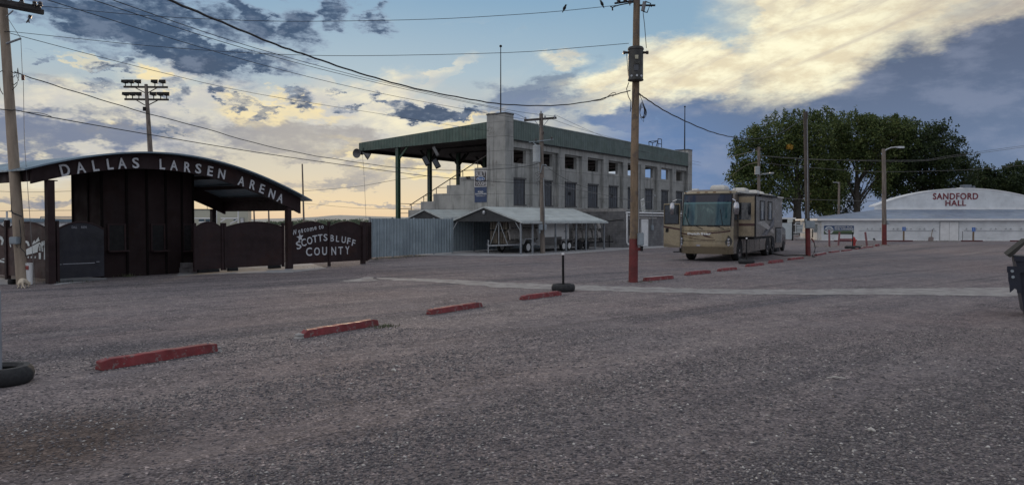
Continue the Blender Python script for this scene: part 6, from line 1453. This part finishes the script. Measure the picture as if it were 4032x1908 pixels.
# ------------------------------------------------------------------ pens and shed between motorhome and hall
H8 = lambda x, y: (3040 + x * .16405, 840 + y * .16405)
sw = G(*H8(470, 645)); WF = Frame((sw.x, sw.y, 0), (1, -.02))
o = thing('white_wall_panel', 'tall white panel wall below the dark shed roof, behind the motorhome', 'wall', G(*H8(240, 640)))
a_, b_ = WF.at(*H8(225, 640))[0], WF.at(*H8(476, 640))[0]; zt_ = WF.at(*H8(350, 226))[1]
MB(WF).box(a_ - 3, b_, 0, .1, .12, zt_).build('panel', mat('bluish_white_panel', (.46, .52, .54), .5, 0, .06), o); MB(WF).box(b_, b_ + .14, -.05, .15, 0, zt_ + .1).build('post', M_BLACK, o)
o = thing('shed', 'dark open shed with a white flat roof edge behind the white panel wall', 'shed', WF.w(a_, 4, 0), WF.rz)
s0_, s1_ = WF.at(*H8(150, 120), 4)[0], WF.at(*H8(575, 110), 4)[0]; zr0, zr1 = WF.at(*H8(400, 135), 4)[1], WF.at(*H8(400, 100), 4)[1]
MB(WF).box(s0_ - 2, s1_, 4, 9, zr0, zr1).build('roof', M_WHITE, o); MB(WF).box(s0_ - 2, s1_ - .6, 5, 8.8, 0, zr0).build('wall', mat('dark_shed_wall', (.03, .027, .027), .8), o)
o = thing('livestock_pen', 'white pipe livestock pen gates between the shed and the white hall', 'pen', WF.w(WF.at(*H8(500, 640))[0], 0, 0))
M_PIPE = mat('white_pipe', (.50, .53, .54), .5, 0, .06)
def pipes(lst, t=0, r=.05):
    for (x0, y0), (x1, y1) in lst:
        p, z0 = WF.at(*H8(x0, y0), t); q_, z1_ = WF.at(*H8(x1, y1), t); MB(WF).tube([(p, t, max(z0, 0)), (q_, t, max(z1_, 0))], r, 6).build('pipe', M_PIPE, o)
pipes([((505, 270), (505, 648)), ((565, 225), (565, 480)), ((500, 272), (750, 272)), ((560, 222), (1165, 222)), ((495, 458), (815, 458)), ((735, 225), (735, 370)), ((590, 350), (740, 350)), ((1135, 230), (1135, 640)), ((940, 255), (1165, 240))])
pipes([((940, 450), (1090, 450)), ((1095, 450), (1095, 640)), ((520, 515), (650, 505)), ((640, 575), (770, 570)), ((560, 600), (815, 605)), ((950, 360), (1120, 365)), ((1165, 230), (1165, 640))], 1.2, .045)
for (x0, x1, y0, y1) in ((995, 1130, 260, 440), (590, 730, 280, 455)): MB(WF).box(WF.at(*H8(x0, 300), 1.5)[0], WF.at(*H8(x1, 300), 1.5)[0], 1.5, 1.53, WF.at(*H8(x0, y1), 1.5)[1], WF.at(*H8(x0, y0), 1.5)[1]).build('panel', mat('pale_pen_panel', (.34, .38, .39), .6), o)

# ------------------------------------------------------------------ behind the entrance: white trailer house, bleacher roof
YW = 58; WH = Frame((D(755, 872, YW).x, YW, 0), (.97, .25)); P7 = lambda x, y: (700 + x * .1941, 780 + y * .1941)
o = thing('site_trailer', 'cream flat-roofed site building with white stair rails seen under the entrance canopy', 'building', WH)
e1, zt_ = WH.at(*P7(1425, 235))
MB(WH).box(-3, e1, 0, 3.2, 0, zt_).build('wall', mat('cream_siding', (.46, .46, .37), .6, 0, .06, 1), o); MB(WH).box(-3.05, e1 + .06, -.06, 3.26, zt_, zt_ + .05).build('roof_edge', M_SLATE, o)
for x0, x1 in ((425, 540), (560, 765), (1135, 1215)):
    a_, z1_ = WH.at(*P7(x0, 425)); b_, z0 = WH.at(*P7(x1, 470)); w_ = MB(WH).box(a_, b_, -.03, -.002, z0, z1_).build('window', mat('blue_window', (.06, .10, .13), .15), o)
a_, z1_ = WH.at(*P7(1262, 395)); b_, z0 = WH.at(*P7(1348, 500)); w_ = MB(WH).box(a_, b_, -.03, -.002, z0, z1_).build('louvre_window', M_BLACK, o)
for k in range(4): MB(WH).box(a_ + .03, b_ - .03, -.06, -.031, z0 + (k + .5) * (z1_ - z0) / 4.3 - .02, z0 + (k + .5) * (z1_ - z0) / 4.3 + .05).build('louvre', M_WHITE, w_)
def rail(lst, r=.05):
    for (x0, y0), (x1, y1) in lst: p, z0 = WH.at(*P7(x0, y0), -1.2); q_, z1_ = WH.at(*P7(x1, y1), -1.2); MB(WH).tube([(p, -1.2, z0), (q_, -1.2, z1_)], r, 6).build('stair_rail', M_WHITE, o)
rail([((335, 410), (785, 410)), ((420, 488), (640, 485)), ((640, 485), (745, 430)), ((735, 250), (735, 490)), ((785, 235), (785, 500)), ((870, 410), (1230, 410)), ((870, 480), (960, 425)), ((1060, 520), (1210, 440)), ((1225, 250), (1225, 520))])
MB(WH).tube([(WH.at(*P7(560, 100))[0], 1, zt_), (WH.at(*P7(560, 100))[0], 1, WH.at(*P7(560, 100))[1])], .02, 5).build('aerial', M_BLACK, o)
YB = 62; bl = thing('arena_roof', 'low blue-grey roof with pipe rail seen over the picture fence', 'roofed stand', (D(150, 872, YB).x, YB, 0))
MB().box(D(-200, 860, YB).x, D(300, 860, YB).x, YB, YB + 5, D(0, 874, YB).z, D(0, 861, YB).z).build('roof', M_BLUEROOF, bl)
MB().box(D(-200, 860, YB).x, D(300, 860, YB).x, YB + .3, YB + 4.8, 0, D(0, 874, YB).z).build('wall', M_WHITE, bl)
mb = MB(); mb.tube([D(160, 853, YB + 2), D(300, 853, YB + 2)], .04, 5); mb.tube([D(160, 858, YB + 2), D(300, 858, YB + 2)], .03, 5); mb.tube([D(161, 853, YB + 2), D(158, 864, YB + 2)], .04, 5); mb.build('rail', M_GALV, bl)
o = thing('goal_frame', 'white pipe frame rising left of the leaning pole behind the picture fence', 'pipe frame', (D(28, 872, 50).x, 50, 0))
MB().tube([(D(27, 872, 50).x, 50, 0), D(27, 832, 50), D(48, 832, 50)], .06, 6).build('pipe', M_PIPE, o); MB().tube([D(10, 885, 50), D(26, 858, 50)], .05, 6).build('pipe', M_PIPE, o)
b_ = Vector((D(1453, 876, 46).x, 46, 0)); 
# hills and far treeline
def hills():
    prof = [(-2600, 860), (-600, 858), (0, 854), (300, 861), (760, 866), (970, 862), (1060, 859), (1150, 857), (1250, 852), (1300, 847), (1340, 845), (1400, 847), (1480, 850), (1600, 853), (1750, 856), (2000, 862), (2700, 862), (3300, 861), (4200, 864), (6500, 866)]
    mb = MB(); Y_ = 2600; rows = []
    for k, (f, y_) in enumerate(((0, 1500), (.35, 1900), (.75, 2250), (1, 2600), (1, 3600))):
        rows.append([(D(x, y, 2600).x * y_ / 2600, y_, max(-1, (D(x, y, 2600).z) * f * (1 + .10 * math.sin(x * .03 + k) * (k < 3)) - 1)) for x, y in prof])
    n = len(prof); mb.add([p for r in rows for p in r], [(j * n + i, j * n + i + 1, (j + 1) * n + i + 1, (j + 1) * n + i) for j in range(4) for i in range(n - 1)])
    return mb.build('hills', mat('sage_hills', (.20, .23, .235), .95, 0, .18, .004, patch=(.17, .20, .19), ps=.01), smooth=True, fix=False)
tag(hills(), kind='structure')

# ------------------------------------------------------------------ trees
def leaf_mat(name, c0, c1, c2):
    m = bpy.data.materials.new(name); m.use_nodes = True; n = NT(m.node_tree); b = n.n['Principled BSDF']
    rp = n.new('ShaderNodeNewGeometry').outputs['Random Per Island']; v = n.new('ShaderNodeTexCoord').outputs['Object']
    f = n.math('ADD', n.math('MULTIPLY', rp, .45), n.math('MULTIPLY', n.noise(v, .42, 5, .65), .75)); f = n.math('SUBTRACT', f, .08)
    n.link(n.ramp(f, [(.25, c0), (.55, c1), (.85, c2)]), b.inputs['Base Color']); b.inputs['Roughness'].default_value = .6
    b.inputs['Specular IOR Level'].default_value = .25
    tr = n.new('ShaderNodeBsdfTranslucent'); n.link(b.inputs['Base Color'].links[0].from_socket, tr.inputs[0]); mx = n.new('ShaderNodeMixShader'); mx.inputs[0].default_value = .25
    n.link(b.outputs[0], mx.inputs[1]); n.link(tr.outputs[0], mx.inputs[2]); n.link(mx.outputs[0], n.n['Material Output'].inputs[0]); return m
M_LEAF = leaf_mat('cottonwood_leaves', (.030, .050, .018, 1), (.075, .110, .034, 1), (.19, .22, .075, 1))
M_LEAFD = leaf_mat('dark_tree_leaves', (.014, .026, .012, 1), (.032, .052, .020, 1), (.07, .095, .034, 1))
M_BARK = mat('bark', (.05, .045, .038), .9, 0, .3, 3)
M_YLEAF = mat('yellow_leaves', (.35, .20, .02), .6)
def crown_mesh(clumps, nper, size, seed, flat=1.0):
    g_ = np.random.default_rng(seed); cs = []
    for (c, r, dens) in clumps:
        n = max(4, int(nper * dens)); d = g_.normal(size=(n, 3)); d /= np.linalg.norm(d, axis=1)[:, None]
        rr = g_.random(n) ** .42; p = d * rr[:, None] * np.array(r); cs.append(p + np.array(c))
    P_ = np.concatenate(cs); n = len(P_); s = size * (.6 + .8 * g_.random(n))
    a = g_.normal(size=(n, 3)); a /= np.linalg.norm(a, axis=1)[:, None]; b = g_.normal(size=(n, 3)); b = b - (a * b).sum(1)[:, None] * a; b /= np.linalg.norm(b, axis=1)[:, None]
    q = np.stack([P_ - a * s[:, None] * .55, P_ + b * s[:, None] * .4, P_ + a * s[:, None] * .65, P_ - b * s[:, None] * .4], 1).reshape(-1, 3)
    return q, n
def mesh_quads(name, q, n, m, parent, M_=None):
    me = bpy.data.meshes.new(name); me.vertices.add(len(q)); me.vertices.foreach_set('co', q.astype(np.float32).ravel())
    me.loops.add(4 * n); me.loops.foreach_set('vertex_index', np.arange(4 * n)); me.polygons.add(n); me.polygons.foreach_set('loop_start', np.arange(0, 4 * n, 4)); me.update(calc_edges=True)
    o = bpy.data.objects.new(name, me); C.objects.link(o); me.materials.append(m); o.parent = parent; return o
def tree(label, xc, Y_, top, env, nclump, nper, size, seed, m=M_LEAF, name='tree', trunk=.55, low=2.2, group=None, lean=0, yellow=None):
    """env: list of (dx, z, rx, ry, rz) lobes in metres round the trunk base"""
    base = Vector((D(xc, 870, Y_).x, Y_, 0)); o = thing(name, label, 'tree', base, 0, group); r_ = random.Random(seed)
    cl = []; limbs = MB()
    tb_ = [(0, 0, 0), (lean * .3, 0, top * .18), (lean * .7, .2, top * .42), (lean, .1, top * .72)]
    limbs.tube([base + Vector(p) for p in tb_], [trunk, trunk * .75, trunk * .5, trunk * .12], 9)
    for k in range(nclump):
        dx, z, rx, ry, rz_ = env[r_.choices(range(len(env)), [e[2] * e[4] for e in env])[0]]
        while True:
            u_, v_, w_ = r_.uniform(-1, 1), r_.uniform(-1, 1), r_.uniform(-1, 1); L2 = u_ * u_ + v_ * v_ + w_ * w_
            if .25 < L2 < 1: break
        c = (dx + u_ * rx, v_ * ry, z + w_ * rz_)
        if c[2] < low: continue
        s = r_.uniform(.45, 1.35); cl.append((c, (s * 1.15, s * 1.1, s * .95), s * s * r_.uniform(.6, 1.2)))
        if k % 22 == 0:
            t = min(.62, max(.16, c[2] / top * r_.uniform(.3, .6))); st_ = Vector((lean * t, 0, top * t)); en = Vector(c); mid = st_.lerp(en, .5) + Vector((r_.uniform(-.5, .5), 0, r_.uniform(.4, 1.4)))
            limbs.tube([base + st_, base + mid, base + en], [trunk * .22, trunk * .12, .03], 5)
    for dx, z, rx, ry, rz_ in env:                                  # ragged top: small upright sprays
        for _ in range(int(rx * 5)):
            u_ = r_.uniform(-1, 1); zz = z + rz_ * math.sqrt(1 - u_ * u_ * .96) * r_.uniform(.93, 1.10)
            if zz > low + 3: cl.append(((dx + u_ * rx * 1.02, r_.uniform(-.6, .6) * ry, zz), (r_.uniform(.25, .5), .4, r_.uniform(.5, 1.05)), r_.uniform(.15, .4)))
    limbs.build('trunk', M_BARK, o, smooth=True)
    q, n = crown_mesh(cl, nper, size, seed); mesh_quads('crown', q, n, m, o)
    if yellow:
        q, n = crown_mesh([((base.x * 0 + D(yellow[0], yellow[1], Y_).x - base.x, -2.8 - 1.5, D(yellow[0], yellow[1], Y_).z), (.5, .4, .45), 1)], 90, size, 5); mesh_quads('yellow_leaves', q, n, M_YLEAF, o)
    return o
G_ = 'tall cottonwood trees behind the hall'
k = 110 / 3020
def lobe(cx, x0, x1, y0, y1, ry=3.0, xc=0): return ((((x0 + x1) / 2) - xc) * k, 1.95 + (872 - (y0 + y1) / 2) * k, (x1 - x0) / 2 * k, ry, (y1 - y0) / 2 * k)
tree('broad cottonwood tree on the left, with a yellow leaf patch, behind the motorhome', 3139, 110, 17, [lobe(0, 2885, 3040, 520, 700, 3, 3139), lobe(0, 2960, 3180, 455, 640, 4, 3139), lobe(0, 3080, 3330, 445, 640, 4, 3139), lobe(0, 2870, 3000, 640, 790, 3, 3139), lobe(0, 2990, 3130, 640, 850, 3, 3139), lobe(0, 3160, 3330, 600, 850, 3, 3139), lobe(0, 3040, 3250, 560, 720, 4, 3139)],
     520, 105, .25, 11, trunk=.75, low=3.0, group=G_, yellow=(3066, 590))
tree('tall cottonwood tree in the middle of the group, right of the dark pole', 3374, 112, 17, [lobe(0, 3240, 3480, 450, 620, 4, 3374), lobe(0, 3270, 3420, 540, 700, 3, 3374), lobe(0, 3380, 3560, 465, 640, 4, 3374), lobe(0, 3220, 3330, 640, 800, 3, 3374), lobe(0, 3400, 3540, 590, 770, 3, 3374), lobe(0, 3480, 3600, 460, 600, 4, 3374)],
     330, 105, .25, 12, trunk=.65, low=4.5, group=G_)
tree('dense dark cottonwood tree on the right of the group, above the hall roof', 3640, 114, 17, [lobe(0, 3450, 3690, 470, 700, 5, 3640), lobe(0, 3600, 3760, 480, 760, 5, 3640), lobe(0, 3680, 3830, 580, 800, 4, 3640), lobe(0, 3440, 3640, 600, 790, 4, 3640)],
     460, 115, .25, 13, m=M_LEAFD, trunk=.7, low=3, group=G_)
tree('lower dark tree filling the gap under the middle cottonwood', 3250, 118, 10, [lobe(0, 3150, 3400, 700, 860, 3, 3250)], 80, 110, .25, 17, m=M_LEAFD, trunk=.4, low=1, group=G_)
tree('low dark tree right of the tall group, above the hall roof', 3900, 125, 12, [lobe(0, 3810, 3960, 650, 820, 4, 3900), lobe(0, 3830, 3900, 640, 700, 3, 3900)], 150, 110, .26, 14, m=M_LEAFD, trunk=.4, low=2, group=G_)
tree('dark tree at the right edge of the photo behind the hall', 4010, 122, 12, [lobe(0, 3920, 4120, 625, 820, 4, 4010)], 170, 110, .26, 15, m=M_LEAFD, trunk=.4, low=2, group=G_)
# far woods along the river: one mass
def woods():
    g_ = random.Random(4); cl = []
    for i in range(420):
        x = g_.uniform(900, 1640) if i < 260 else g_.uniform(-600, 300) if i < 330 else g_.uniform(2600, 4600); Y_ = g_.uniform(380, 520)
        p = D(x, 872, Y_); h = g_.uniform(.25, 1.15) * (2.2 if x < 1180 else 3.4); cl.append(((p.x, Y_, h * .45), (g_.uniform(2, 5), 2, h * .55), 1))
    q, n = crown_mesh(cl, 110, .55, 9); return mesh_quads('distant_woods', q, n, leaf_mat('far_leaves', (.075, .10, .07, 1), (.10, .135, .09, 1), (.14, .175, .11, 1)), None)
tag(woods(), 'distant low green woods along the foot of the hills', 'woods', kind='stuff')
# weeds at fence feet and by the stops
def weeds(name, lst, label, m):
    g_ = random.Random(8); vs = []; fs = []
    for x, y, spread, n, h in lst:
        c = G(x, y)
        for i in range(n):
            px_, py_ = c.x + g_.gauss(0, spread), c.y + g_.gauss(0, spread * .6); a = g_.uniform(0, 6.28); hh = h * g_.uniform(.4, 1.1); w_ = .006 + h * .03
            k_ = len(vs); lx, ly = math.cos(a), math.sin(a)
            vs += [(px_ - ly * w_, py_ + lx * w_, 0), (px_ + ly * w_, py_ - lx * w_, 0), (px_ + lx * hh * .5, py_ + ly * hh * .5, hh)]; fs.append((k_, k_ + 1, k_ + 2))
    mb = MB(); mb.v = [Vector(v) for v in vs]; mb.f = fs; return tag(mb.build(name, m, fix=False), label, 'weeds', kind='stuff')
M_WEED = mat('dry_green_weed', (.085, .10, .05), .8, 0, .3, 8)
weeds('weeds', [(1540, 1016, .5, 160, .10), (1620, 1009, .5, 160, .12), (1480, 1022, .25, 60, .1), (860 + 640, 1290, .12, 40, .08), (1520, 1284, .10, 60, .07), (2300, 996, .5, 60, .08), (3160, 1010, .4, 50, .08), (300, 1112, .6, 50, .07), (1230, 1052, .6, 50, .07), (3250, 971, .8, 120, .10), (3400, 969, .8, 120, .10), (3700, 951, 1.5, 120, .2), (500, 1089, .2, 60, .16), (2510, 1110, .3, 60, .07), (3480, 966, .5, 60, .12)],
      'thin grass and weeds at the foot of fences, poles and stops', M_WEED)
g_ = random.Random(21)
for lab, x, y, L_ in (('small pale scrap of litter lying in the gravel right of centre', 3430, 1700, .05), ('pale stick lying on the gravel in the right foreground', 3290, 1492, .22), ('small pale scrap lying in the gravel below the red stops', 1551, 1463, .06)):
    p = G(x, y); nm = 'stick' if 'stick' in lab else 'litter'
    mb = MB(); mb.tube([p + Vector((-L_ / 2, 0, .022)), p + Vector((0, .01, .03)), p + Vector((L_ / 2, -.03, .02))], [.006, .010, .005] if nm == 'stick' else [.012, .02, .008], 6); tag(mb.build(nm, mat('bleached', (.5, .48, .44), .8), loc=tuple(p)), lab, nm)

# ------------------------------------------------------------------ cat by the pole
cb = G(84, 1134); cat_ = thing('cat', 'pale cream cat bending down at the foot of the leaning utility pole', 'cat', cb)
def cat_body():
    me = bpy.data.meshes.new('body'); k = .30 / 41
    P_ = lambda x, y, d=0: Vector(((x - 84) * k, d, (1134 - y) * k))
    v = [P_(80, 1108, 0), P_(76, 1104, .10), P_(80, 1106, .20), P_(84, 1113, .29), P_(86, 1122, .35), P_(87, 1127, .39),    # rump, back, shoulders, neck, head, muzzle
         P_(74, 1116, .0), P_(76, 1126, -.02), P_(71, 1133.5, -.05),                                                  # left hind
         P_(88, 1116, .0), P_(90, 1126, -.01), P_(86, 1133.5, -.04),                                                    # right hind
         P_(80, 1119, .26), P_(79, 1133.5, .26), P_(89, 1119, .26), P_(90, 1133.5, .27),                                # forelegs
         P_(92, 1114, -.04), P_(98, 1124, -.08), P_(104, 1129, -.10), P_(110, 1132, -.12)]                              # tail
    e = [(0, 1), (1, 2), (2, 3), (3, 4), (4, 5), (0, 6), (6, 7), (7, 8), (0, 9), (9, 10), (10, 11), (3, 12), (12, 13), (3, 14), (14, 15), (0, 16), (16, 17), (17, 18), (18, 19)]
    me.from_pydata(v, e, []); o = bpy.data.objects.new('body', me); C.objects.link(o); o.parent = cat_
    s = o.modifiers.new('s', 'SKIN'); rad = [.075, .085, .08, .06, .05, .025, .045, .022, .014, .045, .022, .014, .022, .013, .022, .013, .018, .014, .012, .009]
    for sv, r_ in zip(me.skin_vertices[0].data, rad): sv.radius = (r_, r_)
    me.skin_vertices[0].data[0].use_root = True
    o.modifiers.new('b', 'SUBSURF').render_levels = 2; o.modifiers['b'].levels = 2
    me.materials.append(mat('cream_fur', (.52, .45, .35), .9, 0, .12, 12)); return o
cat_body()
k_ = .30 / 41
for sx in (-.02, .03):
    c = cb + Vector((.015 + sx, .34, (1134 - 1120) * k_ + .03)); MB().prism([(c.x - .015, c.z), (c.x + .015, c.z), (c.x, c.z + .04)], 'y', c.y, c.y + .012).build('ear', _m['cream_fur'], cat_)
# birds on the top wire
for x, y, f, lab in ((2220, 38, 1, 'left of the two small dark birds perched on the top wire'), (2373, 21, -1, 'right of the two small dark birds perched on the top wire')):
    c = D(x, y, 24.2); bd = thing('bird', lab, 'bird', c, 0, 'birds on the top wire')
    mb = MB(Matrix.Translation(c) @ Matrix.Rotation(R(25 * f), 4, 'Y')); mb.lathe([(0, -.13), (.012, -.12), (.02, -.05), (.042, -.01), (.048, .04), (.035, .08), (.028, .10), (.03, .125), (.02, .145), (0, .15)], (0, 0, .02), 10); mb.build('body', M_BLACK, bd, smooth=True)
    MB(Matrix.Translation(c + Vector((f * -.0, 0, 0)))).tube([(-.0 + f * .07, 0, .145), (f * .11, 0, .14)], [.012, .003], 5).build('beak', M_BLACK, bd)

# ------------------------------------------------------------------ overhead wires
def wire(pts, r, label, m=M_WIRE, cat='wire', wob=0, n=26, group='overhead wires crossing the yard', Ys=None):
    """pts: photo pixels with the distance at each; a smooth cable runs through them"""
    P_ = [D(x, y, Y_) for x, y, Y_ in pts]; out_ = []
    for i in range(len(P_) - 1):
        p0, p1, p2, p3 = P_[max(i - 1, 0)], P_[i], P_[i + 1], P_[min(i + 2, len(P_) - 1)]; steps = max(4, int(n / (len(P_) - 1)))
        for j in range(steps):
            t = j / steps; q = .5 * ((2 * p1) + (p2 - p0) * t + (2 * p0 - 5 * p1 + 4 * p2 - p3) * t * t + (3 * p1 - p0 - 3 * p2 + p3) * t ** 3)
            if wob: q = q + Vector((0, 0, math.sin((len(out_)) * 1.9) * wob))
            out_.append(q)
    out_.append(P_[-1]); o = MB().tube(out_, r, 6).build('wire', m, loc=tuple(P_[0]), smooth=True); return tag(o, label, cat, group)
wire([(-60, 8, 22), (173, 26, 23.9), (600, 64, 24), (1000, 82, 24.1), (1300, 84, 24.2), (1700, 76, 24.3), (2000, 60, 24.4), (2200, 45, 24.5), (2426, 22, 24.6)], .0085, 'topmost thin wire, with two birds on it, from the left pole to the main pole')
wire([(26, 123, 23.7), (300, 152, 23.9), (600, 182, 24), (1000, 210, 24.1), (1400, 220, 24.3), (2000, 207.6, 24.4), (2300, 186, 24.5), (2476, 171, 24.5)], .0085, 'second thin wire, reaching the main pole just above its transformer')
wire([(40, 127, 23.7), (79, 142, 24.5), (600, 277, 31), (1000, 367.5, 38), (1500, 449, 47), (1918, 514, 54), (2400, 575, 66), (2760, 640, 84)], .010, 'thin wire running from the left pole down over the grandstand roof edge')
wire([(560, -45, 9), (665, 0, 9.8), (872, 87, 11.4), (1089, 177, 13.4), (1214, 220, 14.6), (1415, 288, 16.6), (1633, 348, 18.6), (1850, 391, 20.4), (2000, 412, 21.5), (2191, 415, 22.9), (2340, 396, 23.7), (2410, 376, 24.2), (2482, 357, 24.5)], .017, 'thick black twisted cable sagging down to the main pole', wob=.006, n=90)
wire([(2330, 398, 23.6), (2375, 392, 23.9), (2412, 366, 24.2), (2425, 370, 24.3), (2410, 380, 24.2)], .010, 'short kinked cable loop left of the main pole')
wire([(300, -32, 18), (367, 0, 19), (1000, 202, 28), (1500, 330, 37), (1986, 436, 46.5), (2069, 466, 47.3)], .011, 'lower of the twin thin wires from top left to the crossarm pole')
wire([(350, -45, 18), (443, 0, 19), (1000, 188, 28), (1500, 322, 37), (1986, 430, 46.5), (2184, 458, 47.5)], .011, 'upper of the twin thin wires from top left to the crossarm pole')
wire([(100, -35, 18), (186, 0, 19), (1000, 247, 28), (1500, 368, 37), (1931, 448, 46), (2069, 470, 47.3)], .010, 'third thin wire from top left, ending at the left end of the crossarm')
wire([(2185, 452, 47.6), (2385, 541, 56), (2620, 620, 68), (2760, 652, 78)], .010, 'thin wire from the crossarm pole passing over the grandstand roof', M_WIREG)
wire([(2175, 470, 47.6), (2300, 512, 54), (2480, 560, 62)], .010, 'short thin wire right of the crossarm pole over the green roof', M_WIREG)
wire([(60, 283, 23.7), (71, 289, 23.8), (205, 333, 25), (390, 390, 27), (577, 446, 29), (800, 504, 32), (1000, 562, 34.5), (1200, 606, 37), (1380, 635, 39.5), (1561, 659, 41.6), (1807, 671, 44.5), (1980, 664, 46), (2081, 653, 46.9), (2128, 640, 47.3)], .016, 'thick service cable from the left pole to the crossarm pole, upper one', n=60, wob=.01)
wire([(-20, 428, 23.5), (40, 434, 23.7), (73, 436, 23.8), (202, 462, 24.8), (577, 528, 28.5), (1000, 598, 33.5), (1380, 653, 38.8), (1695, 694, 43.4), (1980, 717, 46.2), (2125, 722, 47.4)], .016, 'thick service cable from the left pole to the crossarm pole, lower one', n=60)
wire([(85, 440, 23.8), (160, 446, 24.3), (202, 459, 24.8)], .010, 'short spliced wire above the lower service cable near the left pole')
wire([(2145, 725, 47.2), (2165, 735, 47.4), (2178, 728, 47.6), (2300, 752, 50), (2486, 787, 54), (2564, 795, 56.5)], .018, 'pale service cable from the crossarm pole to the annex mast', M_WIREG)
wire([(2150, 655, 47.2), (2200, 690, 49), (2270, 725, 52), (2330, 745, 54)], .012, 'dark drooping wire from the crossarm pole weatherhead to the facade')
wire([(2515, 367, 24.6), (2544, 389, 25.3), (2643, 450, 28), (2800, 519, 32), (2915, 544, 35.5), (3001, 544, 38.3), (3076, 523, 40.7), (3158, 468, 43.6)], .020, 'twisted cable sagging from the main pole to the dark pole right of the motorhome', wob=.008, n=80)
for y0, y1, y2, y3, lab in ((614, 631, 629, 612, 'upper thin wire running behind the dark pole across the trees'), (612, 635, 633, 618, 'close lower twin of the thin wire crossing the trees')):
    wire([(2990, y0, 78), (3200, y0 + 14, 76), (3475, y1, 74), (3640, y2, 73), (3748, y3, 72), (4080, y3 - 45, 70)], .016, lab, M_WIREG, n=30)
wire([(2995, 641, 78), (3250, 664, 76), (3489, 676, 74), (3834, 667, 72), (4080, 645, 70)], .016, 'lowest thin wire crossing the trees to the right edge', M_WIREG)
wire([(3081, 781, 66), (3250, 787, 65), (3455, 792, 64)], .018, 'pale wire from the motorhome side to the light pole', M_WIREG)
wire([(2988, 590, 78), (2900, 612, 88), (2860, 625, 96)], .016, 'short wire leaving the distant transformer pole to the left', M_WIREG)
wire([(2990, 640, 78), (2930, 655, 84), (2840, 725, 90)], .016, 'lower short wire leaving the distant transformer pole to the left', M_WIREG)
wire([(-30, 752, 50), (120, 756, 52), (290, 752, 55), (600, 742, 60)], .014, 'thin horizontal wire seen under the left roof eave')
wire([(-30, 831, 50), (120, 829, 50), (400, 827, 52)], .016, 'low horizontal wire just above the picture fence')
wire([(1194, 752, 75), (1400, 735, 70), (1560, 708, 64), (1700, 690, 60)], .016, 'thin wire rising from the leaning bare pole to the grandstand')
wire([(1194, 800, 75), (1400, 818, 75), (1560, 822, 75), (1700, 822, 75)], .014, 'low thin wire from the leaning bare pole toward the grandstand foot')
wire([(1427, 606, 61), (1434, 700, 61), (1441, 860, 61)], .012, 'thin stay wire hanging from the canopy corner by the horns', M_WIREG)
for p_ in list(MATS): pass
for o in C.objects:
    if '_r' in o: del o['_r']
